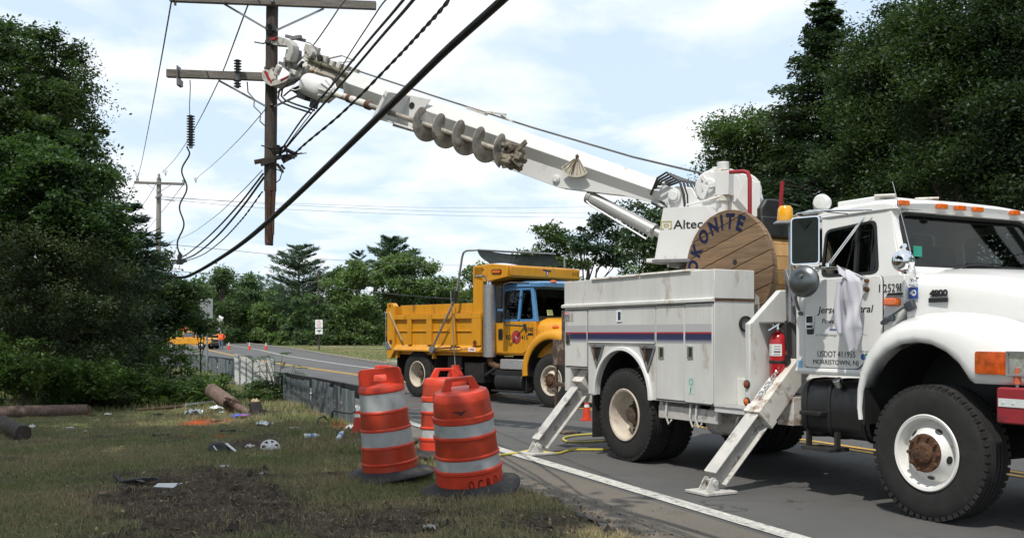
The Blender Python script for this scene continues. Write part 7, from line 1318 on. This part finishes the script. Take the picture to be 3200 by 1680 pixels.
GC = thing('parked_car', 'pale car roof glimpsed between the trunks beyond the far verge', 'car', (-45.6, 186, 0), R(10)); m = MB(); m.prism([(-2.1, .35), (-2.1, .85), (-1.4, .95), (-.8, 1.42), (.7, 1.42), (1.3, .95), (2.1, .85), (2.1, .35)], -.85, .85, 'y'); m.build('body', M('pale_blue_car', (.42, .48, .54), .3), GC, bevel=.08)
m = MB(); m.prism([(-1.25, .97), (-.75, 1.36), (.65, 1.36), (1.15, .97)], -.86, .86, 'y'); m.build('window_glass', BLACK, GC); 
for x in (-1.3, 1.3):
    for y in (-.8, .8): k = MB(); k.cyl((x, y - .08, .32), (x, y + .08, .32), .32, n=18); k.build('wheel', RUBBER, GC)
# ---------------------------------------------------------------- trees
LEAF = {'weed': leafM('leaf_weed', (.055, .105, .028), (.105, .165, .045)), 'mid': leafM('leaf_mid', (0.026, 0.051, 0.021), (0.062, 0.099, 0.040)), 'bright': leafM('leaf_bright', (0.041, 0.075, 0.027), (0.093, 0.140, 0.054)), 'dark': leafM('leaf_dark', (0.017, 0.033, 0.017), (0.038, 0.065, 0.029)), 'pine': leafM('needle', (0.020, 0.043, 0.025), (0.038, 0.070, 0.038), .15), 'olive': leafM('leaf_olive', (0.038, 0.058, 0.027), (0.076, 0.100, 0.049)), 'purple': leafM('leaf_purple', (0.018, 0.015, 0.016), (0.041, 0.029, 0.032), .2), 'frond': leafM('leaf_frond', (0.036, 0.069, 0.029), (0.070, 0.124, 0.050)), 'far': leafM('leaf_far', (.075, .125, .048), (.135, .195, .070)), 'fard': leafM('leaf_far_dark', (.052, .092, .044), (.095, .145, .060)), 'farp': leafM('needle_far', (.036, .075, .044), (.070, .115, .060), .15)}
BARK = M('bark', (.06, .048, .038), .95, var=.4, vs=8, stretch=(4, 4, .6), bump=.6, bs=20)
def leaf_quads(cen, size, r, asp=.55, flat=.35, dirs=None):
    """rhombic leaves centred on cen (n,3)"""
    n = len(cen); a = r.normal(size=(n, 3)) if dirs is None else dirs + r.normal(size=(n, 3)) * .25; a[:, 2] *= (1 - flat) if dirs is None else 1; a /= np.linalg.norm(a, axis=1)[:, None] + 1e-9
    u = r.normal(size=(n, 3)) * .6 + np.array([0, 0, 1.]); b = np.cross(a, u); b /= np.linalg.norm(b, axis=1)[:, None] + 1e-9
    s_ = size * r.uniform(.6, 1.3, (n, 1)); c = np.cross(a, b) * s_ * .12
    V = np.stack([cen - a * s_, cen - b * s_ * asp + c, cen + a * s_, cen + b * s_ * asp + c], 1).reshape(-1, 3)
    return V, np.arange(4 * n).reshape(n, 4)
def limb(mb, p0, p1, r0, r1, rr, sag=.1, n=6, k=6):
    p0 = Vector(p0); p1 = Vector(p1); L_ = (p1 - p0).length
    pts = [p0.lerp(p1, i / k) + Vector((rr.uniform(-1, 1), rr.uniform(-1, 1), rr.uniform(-.5, 1))) * L_ * .04 * (0 < i < k) + Vector((0, 0, math.sin(math.pi * i / k) * L_ * sag)) for i in range(k + 1)]
    mb.tube(pts, [r0 + (r1 - r0) * i / k for i in range(k + 1)], n); return pts
def broad(name, label, loc, H, lobes, leaf, mat, n, seed, tr=.16, base=.0, group=None, cat='tree', clump=.28, dens=42, trunk=True, frond=0, fill=.35, core=.8, subs=7, ss=(.28, .52)):
    """lobes: (x, y, z, rx, ry, rz) relative to the foot; leaves sit in clumps through each lobe, thicker near its skin"""
    r = np.random.default_rng(seed); rr = random.Random(seed); t = thing(name, label, cat, loc, group=group)
    sub = []
    for l in lobes:
        sub.append((l[0], l[1], l[2], l[3] * core, l[4] * core, l[5] * core))
        for q in range(subs):
            d = r.normal(size=3); d[2] = d[2] * .8 + .25; d /= np.linalg.norm(d); s_ = r.uniform(*ss); sub.append((l[0] + d[0] * l[3] * .82, l[1] + d[1] * l[4] * .82, l[2] + d[2] * l[5] * .82, l[3] * s_, l[4] * s_, l[5] * s_ * .8))
    vol = np.array([l[3] * l[4] + l[4] * l[5] for l in sub]); pick = r.choice(len(sub), int(n / dens), p=vol / vol.sum()); Lb = np.array(sub)[pick]; m_ = len(pick)
    d = r.normal(size=(m_, 3)); d /= np.linalg.norm(d, axis=1)[:, None]; u = r.random(m_); rad = np.where(u < fill, r.random(m_) ** .5, np.where(u > .90, r.uniform(1.0, 1.35, m_), r.uniform(.75, 1.05, m_)))[:, None]
    cc = Lb[:, :3] + d * rad * Lb[:, 3:6]; cc[:, 2] = np.maximum(cc[:, 2], .15)
    cs = clump * r.uniform(.35, 1.0, m_) * np.where(u > .90, .7, 1); k = dens
    cen = (cc[:, None, :] + np.clip(r.normal(size=(m_, k, 3)), -1.7, 1.7) * cs[:, None, None] * np.array([1, 1, .55])).reshape(-1, 3); cen[:, 2] = np.maximum(cen[:, 2], .03)
    V, Q = leaf_quads(cen, leaf * np.repeat(r.uniform(.7, 1.25, m_), k)[:, None], r)
    if frond:                                              # compound leaves: a stalk with paired leaflets
        V2, Q2 = fronds(cc[r.random(m_) < frond], leaf, r); Q = np.concatenate([Q, Q2 + len(V)]); V = np.concatenate([V, V2])
    fastmesh('crown', V, Q, mat, t)
    if trunk:
        mb = MB(); top = Vector((0, 0, H * .62)); k_ = 8
        pts = [Vector((rr.uniform(-.06, .06) * H * .12 * i / k_, rr.uniform(-.06, .06) * H * .12 * i / k_, -.1 + (H * .75) * i / k_)) for i in range(k_ + 1)]
        mb.tube(pts, [tr * (1.25 if i == 0 else 1 - .75 * i / k_) for i in range(k_ + 1)], 9)
        for l in lobes:
            c = Vector(l[:3]); f = min(max((c.z * .55) / (H * .75), .15), .92); i = int(f * k_); p = pts[i]
            q = limb(mb, p, c + Vector((rr.uniform(-.3, .3) * l[3], rr.uniform(-.3, .3) * l[4], .3 * l[5])), tr * (1 - .75 * f) * .6, tr * .10, rr)
            for j in (3, 4, 5):
                e = c + Vector((rr.uniform(-.9, .9) * l[3], rr.uniform(-.9, .9) * l[4], rr.uniform(-.2, .8) * l[5])); limb(mb, q[j], e, tr * .16, tr * .04, rr, n=5, k=4)
        mb.build('trunk', BARK, t, ang=60)
    return t
def fronds(c, leaf, r, n=11, L_=None):
    m = len(c); d = r.normal(size=(m, 3)); d[:, 2] = np.abs(d[:, 2]) * .25; d /= np.linalg.norm(d, axis=1)[:, None]; side_ = np.cross(d, [0, 0, 1.]); side_ /= np.linalg.norm(side_, axis=1)[:, None] + 1e-9; up = np.cross(side_, d)
    ln = (leaf * 8) * r.uniform(.7, 1.2, (m, 1)); Vs = []
    for i in range(n):
        f = (i + 1) / n; p = c + d * ln * f + np.array([0, 0, -1.]) * ln * .38 * f * f
        for sg in (-1, 1):
            a = side_ * sg * .9 + d * .45 - np.array([0, 0, .25]); a /= np.linalg.norm(a, axis=1)[:, None]; s_ = leaf * 1.5 * (1 - .55 * abs(f - .45)); w_ = np.cross(a, up + r.normal(size=up.shape) * .15); w_ /= np.linalg.norm(w_, axis=1)[:, None] + 1e-9
            q = p + a * s_; Vs.append(np.stack([p, q + w_ * s_ * .26, p + a * s_ * 2.1, q - w_ * s_ * .26], 1))
    V = np.concatenate(Vs, 0).reshape(-1, 3); return V, np.arange(len(V)).reshape(-1, 4)
def conifer(name, label, loc, H, Rb, leaf, mat, seed, levels=26, per=9, z0=.08, sweep=-.25, tuft=40, power=1.0, spread=.16, group=None, profile=None, tr=.16, cat='tree', asp=.22):
    """whorled evergreen: sweep < 0 droops, > 0 rises"""
    r = np.random.default_rng(seed); rr = random.Random(seed); t = thing(name, label, cat, loc, group=group); mb = MB(); mb.cyl((0, 0, -.1), (0, 0, H * .97), tr, .015, 8); C_ = []; Dv = []
    for lv in range(levels):
        f = (lv + rr.uniform(-.3, .3)) / levels; f = min(max(f, 0), .99); z = H * (z0 + (1 - z0) * f); rad = Rb * ((1 - f) ** power if profile is None else float(np.interp(f, *profile)))
        for b in range(per):
            a = rr.uniform(0, 6.283); L_ = rad * rr.choice((rr.uniform(.45, 1.0), rr.uniform(.7, 1.1), rr.uniform(.9, 1.32))) + .05; dx = Vector((math.cos(a), math.sin(a), 0)); e = Vector((0, 0, z)) + dx * L_ + Vector((0, 0, (sweep + rr.uniform(-.14, .14)) * L_))
            p0 = Vector((0, 0, z)); 
            if L_ > .5: mb.tube([p0, p0.lerp(e, .5) + Vector((0, 0, -.05 * L_)), e], [tr * .22 * (1 - f) + .006, .012, .004], 4)
            k = int(tuft * (.35 + L_ / max(Rb, .1))); g = r.random(k) ** .7; w_ = spread * (L_ * .9 + .25) * (1.15 - g * .75)
            pt = np.array(p0)[None] + np.array(e - p0)[None] * g[:, None]; sd = np.array((-dx.y, dx.x, 0)); pt = pt + sd[None] * (r.normal(size=(k, 1)) * w_[:, None]) + np.array([0, 0, 1.])[None] * (r.normal(size=(k, 1)) * w_[:, None] * .35)
            C_.append(pt); dd = np.array(dx)[None] * np.ones((k, 1)) + sd[None] * r.normal(size=(k, 1)) * .6; dd[:, 2] = sweep * .8 + r.normal(size=k) * .25; Dv.append(dd / np.linalg.norm(dd, axis=1)[:, None])
    c = np.concatenate(C_); V, Q = leaf_quads(c, leaf, r, asp=asp, dirs=np.concatenate(Dv)); fastmesh('crown', V, Q, mat, t); mb.build('trunk', BARK, t, ang=60); return t
def lobes(rr, n, cx, cy, zc, R_, Rz, s0, s1, flat=1.0):
    out = []
    for i in range(n):
        a = rr.uniform(0, 6.283); q = math.sqrt(rr.random()); z = rr.uniform(-1, 1); k = math.sqrt(max(0, 1 - z * z)); s_ = rr.uniform(s0, s1); out.append((cx + R_ * k * q * math.cos(a), cy + R_ * k * q * math.sin(a), zc + Rz * z, s_, s_, s_ * .8 * flat))
    return out
def foot(px, Y, dz=0): p = at(px, HY_, Y); return (p.x, Y, -.04 + dz)
def zof(py, Y): return H_ - (py - HY_) / F_ * Y
rr = random.Random(5)
def img(px, py, Y, foot_, rx, rz, ry=None): p = at(px, py, Y); return (p.x - foot_[0], p.y - foot_[1], p.z, rx, ry or rx, rz)
# left wood: nearest trees
f = foot(70, 21.9)
broad('ailanthus_tree', 'tall feathery tree at the far left whose top stands highest against the sky', f, 8.8, [img(40, 150, 22.2, f, 0.69, 0.69), img(110, 130, 21.9, f, 0.75, 0.56), img(175, 130, 22.0, f, 0.47, 0.31), img(60, 260, 21.9, f, 1.25, 0.88), img(150, 230, 21.5, f, 0.75, 0.75), img(20, 100, 22.5, f, 0.56, 0.44), img(-60, 180, 21.9, f, 1.00, 1.12), img(130, 330, 21.6, f, 1.00, 0.75), img(0, 360, 21.2, f, 1.38, 0.88), img(200, 180, 21.6, f, 0.31, 0.31)], .043, LEAF['mid'], 33000, 31, .13, clump=.20, frond=.5, dens=34, core=.35, subs=10, ss=(.18, .36))
f = foot(150, 20.6)
broad('ailanthus_tree', 'mid height feathery tree with drooping fronds left of the cut log', f, 6.4, [img(60, 420, 20.3, f, 1.14, 0.64), img(150, 450, 20.3, f, 1.02, 0.64), img(215, 480, 20.6, f, 0.64, 0.51), img(130, 560, 20.1, f, 1.27, 0.64), img(240, 580, 20.3, f, 0.76, 0.51), img(30, 540, 20.1, f, 1.14, 0.76), img(290, 620, 20.6, f, 0.51, 0.38), img(200, 370, 21.0, f, 0.44, 0.44)], .043, LEAF['frond'], 39000, 32, .10, clump=.20, frond=.75, dens=34, core=.6, subs=10, ss=(.22, .42))
f = foot(110, 20.1)
broad('broadleaf_tree', 'dense olive green tree low at the left, small leaves catching the light', f, 4.6, [img(40, 640, 19.8, f, 1.19, 0.66), img(150, 640, 19.8, f, 1.06, 0.66), img(250, 690, 20.1, f, 0.79, 0.59), img(90, 740, 19.5, f, 1.32, 0.66), img(200, 780, 19.8, f, 1.06, 0.66), img(0, 820, 19.8, f, 1.06, 0.66), img(270, 800, 20.3, f, 0.66, 0.66), img(130, 870, 19.8, f, 1.32, 0.53), img(-60, 700, 19.8, f, 1.06, 1.06)], .034, LEAF['olive'], 42000, 33, .09, clump=.22, dens=40)
f = foot(215, 27.5)
broad('broadleaf_tree', 'dark full tree behind the feathery ones, its right edge falling to the far pole', f, 7.2, [img(125, 300, 25.2, f, 1.32, 1.08), img(175, 420, 25.2, f, 1.08, 1.08), img(150, 350, 24.6, f, 0.60, 0.60), img(205, 540, 24.5, f, 1.08, 1.08), img(255, 640, 24.9, f, 0.83, 0.83), img(175, 680, 24.4, f, 1.32, 1.08), img(275, 760, 24.9, f, 0.96, 0.83), img(225, 850, 24.6, f, 1.32, 0.96), img(160, 480, 24.3, f, 0.60, 0.48)], .046, LEAF['dark'], 48000, 34, .17, clump=.3, frond=.12)
f = foot(-40, 21.8)
broad('broadleaf_tree', 'dark tree filling the left edge of the view behind the feathery tree', f, 7.5, [img(-40, 200, 21.8, f, 1.49, 1.38), img(20, 420, 21.8, f, 1.61, 1.38), img(100, 560, 21.8, f, 1.61, 1.15), img(60, 760, 21.8, f, 1.84, 1.38), img(190, 720, 21.8, f, 1.38, 1.26), img(120, 900, 21.8, f, 1.84, 0.80), img(230, 900, 22.1, f, 1.03, 0.69)], .046, LEAF['dark'], 48000, 35, .18, clump=.3)
f = foot(318, 25)
conifer('pitch_pine', 'dark small pine whose tufted branch sticks out left of the far pole', f, 4.9, 1.1, .12, LEAF['pine'], 36, levels=16, per=6, sweep=.12, tuft=60, profile=([0, .3, .55, .8, 1], [1, .9, .95, .7, .15]), spread=.3)
f = foot(395, 33)
broad('broadleaf_tree', 'bushy lighter green tree at the foot of the far pole', f, 5.0, [img(385, 690, 33, f, .9, .8), img(430, 740, 32.5, f, 1.0, .7), img(350, 760, 33, f, 1.0, .9), img(440, 790, 32.5, f, .7, .5), img(395, 800, 32.5, f, .9, .5), img(365, 850, 32.5, f, 1.0, .6), img(395, 655, 33.3, f, .4, .4), img(462, 735, 32.3, f, .5, .4), img(335, 870, 31, f, .7, .5)], .07, LEAF['mid'], 24000, 37, .11, clump=.30, core=.6, subs=10, ss=(.22, .42))
f = foot(505, 34)
broad('sapling_tree', 'thin leafy sapling hanging over the grey sign back', f, 2.7, [img(490, 735, 34, f, .5, .35), img(480, 800, 34, f, .5, .3), img(515, 820, 34.2, f, .35, .25)], .07, LEAF['bright'], 3600, 38, .04, clump=.26, dens=24)
# shrubs along the foot of the left wood
def shrub(px, py, Y, w_, h, mat, leaf, n, seed, label, fr=0, cat='bush', name='shrub', nl=6):
    q = random.Random(seed); f = (at(px, HY_, Y).x, Y, -.03); lb = []
    for i in range(nl): a = q.uniform(0, 6.28); s_ = q.uniform(.35, .6); lb.append((math.cos(a) * w_ * .5 * q.random(), math.sin(a) * w_ * .35 * q.random(), h * q.uniform(.25, .75), w_ * s_ * .6, w_ * s_ * .5, h * s_ * .55))
    return broad(name, label, f, h, lb, leaf, mat, n, seed, .03, cat=cat, clump=leaf * 3.2, dens=22, frond=fr)
shrub(60, 980, 18.6, 2.2, 1.5, LEAF['weed'], .035, 12000, 51, 'leafy shrub behind the logs at the far left'); shrub(170, 985, 19.2, 1.8, 1.2, LEAF['weed'], .035, 9000, 52, 'brighter green shrub behind the cut end of the long log'); shrub(255, 985, 20, 1.6, .9, LEAF['weed'], .035, 7000, 53, 'low shrub right of the long log at the wood edge'); shrub(330, 970, 21.5, 1.8, .9, LEAF['weed'], .035, 5000, 54, 'low ferny shrub in the dark gap of the wood', .5); shrub(430, 960, 22.5, 2.0, 1.35, LEAF['weed'], .035, 3200, 55, 'tall ferny sumac clump with spread fronds left of the stump', .9, name='sumac_shrub'); shrub(490, 985, 21, 1.5, .75, LEAF['weed'], .035, 5000, 56, 'bright weedy clump behind the stump', .3); shrub(390, 990, 20.5, 1.6, .6, LEAF['weed'], .03, 5000, 57, 'low weedy clump left of the pipes', .2); shrub(295, 990, 19.8, 1.4, .55, LEAF['olive'], .03, 4000, 60, 'yellowish low growth at the wood edge left of the pipes', .2)

f = at(700, HY_, 22.0); f.z = -.03; WD = thing('sumac_weed', 'leafy weed with long feathery leaves growing in front of the white panels', 'weed', f); r = np.random.default_rng(58); mb = MB(); cs = []
for i in range(9):
    a = r.uniform(-.45, .45); h = r.uniform(.45, 1.15); e = Vector((a, r.uniform(-.25, .25), h)); mb.tube([(a * .2, 0, 0), (a * .5, 0, h * .5), e], [.012, .009, .004], 5); cs += [np.array(Vector((a * .2, 0, 0)).lerp(e, t)) for t in (.45, .65, .8, .95, 1)]
V, Q = fronds(np.array(cs), .045, r, n=9); fastmesh('foliage', V, Q, LEAF['frond'], WD); mb.build('stem', BARK, WD)
shrub(655, 985, 22, 1.3, .5, LEAF['bright'], .03, 3000, 59, 'low weeds at the foot of the white panels', .4, cat='weed', name='weed_clump')
# right wood
def rt(px, Y, H, mat, leaf, n, seed, label, lb, tr=.2, clump=.35, **k): f = foot(px, Y); return broad('broadleaf_tree', label, f, H, [img(a, b, Y + dy, f, rx, rz) for a, b, dy, rx, rz in lb], leaf, mat, n, seed, tr, clump=clump, **k)
f = foot(2075, 28.5); conifer('cedar_tree', 'spired dark cedar rising highest to the left in the right hand wood', f, 11.5, 2.3, .062, LEAF['dark'], 61, levels=60, per=11, sweep=-.12, tuft=125, profile=([0, .25, .5, .62, .75, .9, 1], [.9, 1, .88, .74, .52, .24, .02]), spread=.22, asp=.5)
rt(1890, 30, 6.6, LEAF['bright'], 0.054, 44200, 62, 'lower bright green tree at the left end of the right hand wood', [(1850, 340, 0, .9, .7), (1900, 330, 0, .8, .6), (1830, 400, 0, .6, .6), (1870, 440, .3, 1.2, .9), (1930, 420, 0, 1.0, 1.0), (1960, 350, 0, .8, .8), (1900, 520, 0, 1.5, .8), (1980, 500, 0, 1.2, 1.0), (1820, 480, 0, .5, .5)], core=.6, subs=10, ss=(.22, .42))
rt(2200, 25, 10.5, LEAF['mid'], 0.050, 68000, 63, 'broad tree standing right of the spired cedar', [(2230, 110, 0, 1.0, .9), (2190, 200, 0, 1.0, .8), (2260, 240, 0, 1.1, 1.0), (2200, 320, 0, 1.2, .9), (2290, 360, -.5, 1.2, 1.0), (2180, 420, 0, 1.2, .8), (2270, 470, -.5, 1.3, .8), (2170, 150, 0, .5, .5), (2240, 60, 0, .6, .5), (2330, 300, 0, 1.0, 1.2)], core=.6, subs=10, ss=(.22, .42))
rt(2420, 22, 10.5, LEAF['mid'], 0.043, 71400, 64, 'high tree above the white cab roof', [(2400, 60, 0, 1.2, 1.0), (2330, 130, 0, .9, .8), (2480, 150, 0, 1.3, 1.1), (2380, 240, 0, 1.1, .9), (2460, 320, 0, 1.3, 1.0), (2360, 380, 0, 1.1, .8), (2440, 440, 0, 1.2, .7), (2300, 40, .5, .6, .5), (2550, 40, 0, 1.0, 1.0), (2310, 210, 0, .6, .6)], core=.6, subs=10, ss=(.22, .42))
rt(2640, 20.5, 10, LEAF['dark'], 0.043, 68000, 65, 'dark tree at the right edge of the view above the windscreen', [(2600, 120, 0, 1.3, 1.2), (2560, 260, 0, 1.1, 1.0), (2640, 320, 0, 1.3, 1.1), (2540, 400, 0, 1.0, .8), (2620, 470, 0, 1.3, .7), (2680, 200, 0, 1.2, 1.5), (2580, 20, 0, 1.0, .8)])
rt(2320, 30, 12, LEAF['dark'], 0.061, 46000, 66, 'dark tall tree in the second row of the right hand wood', [(2300, 260, 0, 1.8, 1.3), (2450, 300, 0, 1.8, 1.4), (2150, 300, 0, 1.2, 1.0), (2250, 440, 0, 1.8, 1.0), (2420, 480, 0, 1.8, 1.0), (2560, 200, 0, 1.6, 1.6), (2560, 420, 0, 1.6, 1.2)], fill=.5)
for px, Y, n_, sd, lab in ((2120, 29, 9000, 161, 'dark undergrowth low behind the reel and cab'), (2350, 27, 11000, 162, 'dark undergrowth seen through the cab windows'), (2600, 25, 11000, 163, 'dark undergrowth at the right edge behind the windscreen')):
    f = foot(px, Y); broad('shrub', lab, f, 3.6, [img(px + dx, py, Y, f, 1.3, .8) for dx, py in ((-110, 560), (0, 590), (110, 560), (-80, 680), (60, 690), (150, 660), (0, 760), (-130, 770), (120, 770))], .075, LEAF['dark'], n_, sd, .08, clump=.35, fill=.5, cat='bush')
f = foot(2110, 26.5); conifer('white_pine', 'soft blue green pine bough reaching out below the spired cedar', f, 6.6, 1.9, .13, LEAF['pine'], 67, levels=14, per=6, sweep=.16, tuft=95, z0=.35, profile=([0, .4, .8, 1], [.9, 1, .7, .2]), spread=.28, asp=.10)
f = foot(2335, 23.5); conifer('white_pine', 'pine with long needles whose top bough hangs into the top of the view', (f[0], 24, -.04), 12.3, 2.4, .12, LEAF['pine'], 68, levels=11, per=6, sweep=-.05, tuft=190, z0=.82, spread=.22, asp=.08, profile=([0, .5, 1], [1, .8, .3]))
rt(1780, 33, 6, LEAF['mid'], 0.065, 34000, 69, 'green tree behind the white hydraulic cabinet of the truck', [(1760, 560, 0, 1.6, .9), (1690, 590, 0, .9, .8), (1850, 560, 0, 1.5, .9), (1720, 660, 0, 1.5, .8), (1830, 660, 0, 1.6, .9), (1640, 640, 0, 1.0, .7), (1590, 520, 0, .35, .35), (1620, 560, 0, .6, .5)])
f = foot(1480, 52)
broad('black_pine', 'open crowned pine with a bent dark trunk above the dump truck cab', f, 7.4, [img(1480, 590, 52, f, .9, .55), img(1530, 560, 52, f, .9, .5), img(1450, 620, 52, f, .7, .4), img(1520, 630, 52, f, .9, .5), img(1570, 600, 52, f, .9, .6), img(1555, 660, 52, f, 1.1, .5)], .10, LEAF['pine'], 6500, 71, .17, clump=.32, dens=40, core=.35, subs=10, ss=(.18, .36))
f = foot(1370, 58)
broad('broadleaf_tree', 'airy pale green tree showing above the cab shield of the dump truck', f, 7.0, [img(1375, 590, 58, f, .9, .8), img(1340, 640, 58, f, .8, .8), img(1410, 610, 58, f, .8, .8), img(1375, 670, 58, f, 1.3, .8), img(1430, 660, 58, f, 1.2, .9)], .11, LEAF['bright'], 6500, 72, .12, clump=.36, dens=26, core=.35, subs=10, ss=(.18, .36))
# trees across the far side, each its own thing
def far(px, Y, top, wpx, mat, seed, label, n=9000, leaf=None, nl=12, sq=.5):
    f = foot(px, Y); H = zof(top, Y); Rw = wpx / F_ * Y / 2; q = random.Random(seed); s0 = Rw * .34
    lb = lobes(q, nl, 0, 0, H * .54, Rw * .78, H * .36, Rw * .30, Rw * .48); lb.append((0, 0, H - Rw * .3, Rw * .32, Rw * .32, Rw * .28)); lb += [(Rw * .7 * math.cos(a), Rw * .7 * math.sin(a), H * .14, Rw * .35, Rw * .3, H * .14) for a in (0, 1.3, 2.4, 3.3, 4.3, 5.3)]
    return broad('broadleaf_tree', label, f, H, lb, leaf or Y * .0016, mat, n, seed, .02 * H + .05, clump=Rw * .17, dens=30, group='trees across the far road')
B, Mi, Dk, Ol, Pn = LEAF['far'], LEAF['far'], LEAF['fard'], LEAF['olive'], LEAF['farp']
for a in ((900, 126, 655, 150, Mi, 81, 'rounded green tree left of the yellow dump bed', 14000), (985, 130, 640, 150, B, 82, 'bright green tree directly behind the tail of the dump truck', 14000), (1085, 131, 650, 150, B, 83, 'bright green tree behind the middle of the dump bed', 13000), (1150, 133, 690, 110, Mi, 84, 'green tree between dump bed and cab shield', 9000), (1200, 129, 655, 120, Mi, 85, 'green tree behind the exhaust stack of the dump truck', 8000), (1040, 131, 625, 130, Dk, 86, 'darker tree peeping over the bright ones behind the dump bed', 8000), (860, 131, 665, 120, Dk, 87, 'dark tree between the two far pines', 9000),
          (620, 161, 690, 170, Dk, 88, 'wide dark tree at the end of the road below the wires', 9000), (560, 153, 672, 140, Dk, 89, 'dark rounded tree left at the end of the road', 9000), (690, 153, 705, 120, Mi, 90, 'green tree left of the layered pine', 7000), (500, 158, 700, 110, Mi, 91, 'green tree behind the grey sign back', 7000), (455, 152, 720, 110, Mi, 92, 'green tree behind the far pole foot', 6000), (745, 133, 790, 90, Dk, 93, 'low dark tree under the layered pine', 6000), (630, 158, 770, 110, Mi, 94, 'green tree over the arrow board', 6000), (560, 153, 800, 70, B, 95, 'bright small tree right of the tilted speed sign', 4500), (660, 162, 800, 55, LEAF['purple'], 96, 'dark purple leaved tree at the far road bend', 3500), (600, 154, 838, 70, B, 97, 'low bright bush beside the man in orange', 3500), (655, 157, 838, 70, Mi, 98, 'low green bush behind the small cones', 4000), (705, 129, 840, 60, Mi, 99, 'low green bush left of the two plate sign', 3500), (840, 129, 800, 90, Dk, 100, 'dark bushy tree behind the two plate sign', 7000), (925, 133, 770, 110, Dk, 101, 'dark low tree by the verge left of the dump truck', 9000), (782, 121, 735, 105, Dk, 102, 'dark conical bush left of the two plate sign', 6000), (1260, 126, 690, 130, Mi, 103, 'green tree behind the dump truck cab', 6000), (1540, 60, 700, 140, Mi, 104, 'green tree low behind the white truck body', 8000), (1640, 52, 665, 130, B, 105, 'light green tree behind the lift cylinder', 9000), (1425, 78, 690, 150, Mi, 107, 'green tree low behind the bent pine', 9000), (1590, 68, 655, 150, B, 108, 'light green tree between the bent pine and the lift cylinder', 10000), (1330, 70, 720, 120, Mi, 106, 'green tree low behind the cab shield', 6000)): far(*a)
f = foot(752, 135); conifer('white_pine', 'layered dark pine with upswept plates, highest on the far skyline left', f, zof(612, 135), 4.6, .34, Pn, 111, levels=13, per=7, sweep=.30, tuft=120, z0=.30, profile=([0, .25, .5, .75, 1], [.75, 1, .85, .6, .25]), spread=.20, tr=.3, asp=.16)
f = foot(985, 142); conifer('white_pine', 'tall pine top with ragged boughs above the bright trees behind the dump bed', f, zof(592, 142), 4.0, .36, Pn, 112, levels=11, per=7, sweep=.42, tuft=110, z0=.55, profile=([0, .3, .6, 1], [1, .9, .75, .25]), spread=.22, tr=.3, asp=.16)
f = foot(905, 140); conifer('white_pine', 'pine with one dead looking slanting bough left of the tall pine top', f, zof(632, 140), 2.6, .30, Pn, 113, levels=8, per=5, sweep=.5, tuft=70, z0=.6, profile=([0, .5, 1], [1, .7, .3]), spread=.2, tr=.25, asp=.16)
# distant wood closing the view, uncountable
r = np.random.default_rng(77); n = 60000; x = r.uniform(-170, 60, n); y = 205 + r.uniform(0, 14, n); top = 6.5 + 4.5 * fbm(x, y * 0, .07, 3, 4) + 2 * fbm(x, y * 0, .4, 2, 5); z = top * r.random(n) ** .7; V, Q = leaf_quads(np.stack([x, y, z], -1), .55, r)
tag(fastmesh('far_wood', V, Q, LEAF['dark']), kind='stuff')
# tall trees behind the photographer shade the verge; others across the road stand mirrored in the windscreen
for i, (x, y, H, Rw, sd, lab) in enumerate(((-4.7, 3.4, 13.5, 2.7, 121, 'tall leafy tree overhanging the near verge out of view'), (-6.9, 8.0, 13.5, 2.8, 122, 'tall tree further up the verge, left of the view'), (-9.9, 13.0, 13, 2.9, 123, 'tall tree beside the left wood, out of view'), (-3.6, -1.2, 14, 2.7, 124, 'tall tree behind the camera position'), (-9.5, 3.0, 14, 3.2, 125, 'tall tree behind the verge, far left of the camera'), (-13, 9.0, 14, 3.4, 126, 'tall tree deep in the wood left of the camera'),
        (15.5, 9.5, 12, 3.4, 127, 'tall tree across the road right of the white cab, out of view'), (18, 3.0, 12, 3.6, 128, 'tall tree across the road right of the camera'), (16.5, 15, 13, 3.4, 129, 'tall tree across the road beside the right hand wood, out of view'), (19, -4, 12, 3.6, 130, 'tall tree across the road behind the camera to the right'))):
    q = random.Random(sd); lb = lobes(q, 12, 0, 0, H * (.70 if x < 0 else .5), Rw * .75, H * (.20 if x < 0 else .42), Rw * .42, Rw * .58)
    broad('shade_tree', lab, (x, y, -.03), H, lb, .13, LEAF['mid'], 2600 if sd == 123 else 16000, sd, .25, clump=.5, dens=30, fill=.5)
for i, (x, y, H, Rw, lab) in enumerate(((-15.5, 27, 8, 2.6, 'green tree deep in the left wood'), (-23, 37, 9, 3.2, 'tall green tree at the back of the left wood'), (-18.5, 19, 8.5, 3.0, 'green tree left of the view beside the logs'), (18, 24, 10, 3.2, 'tree to the right of the right hand wood, out of view'), (22, 33, 10, 3.4, 'tree at the back of the right hand wood'), (13, 37, 9, 3.0, 'tree behind the right hand wood'))):
    lb = lobes(random.Random(200 + i), 12, 0, 0, H * .52, Rw * .7, H * .38, Rw * .4, Rw * .6); broad('broadleaf_tree', lab, (x, y, -.04), H, lb, .085, LEAF['dark' if i % 2 else 'mid'], 13000, 200 + i, .18, clump=.4, dens=30)
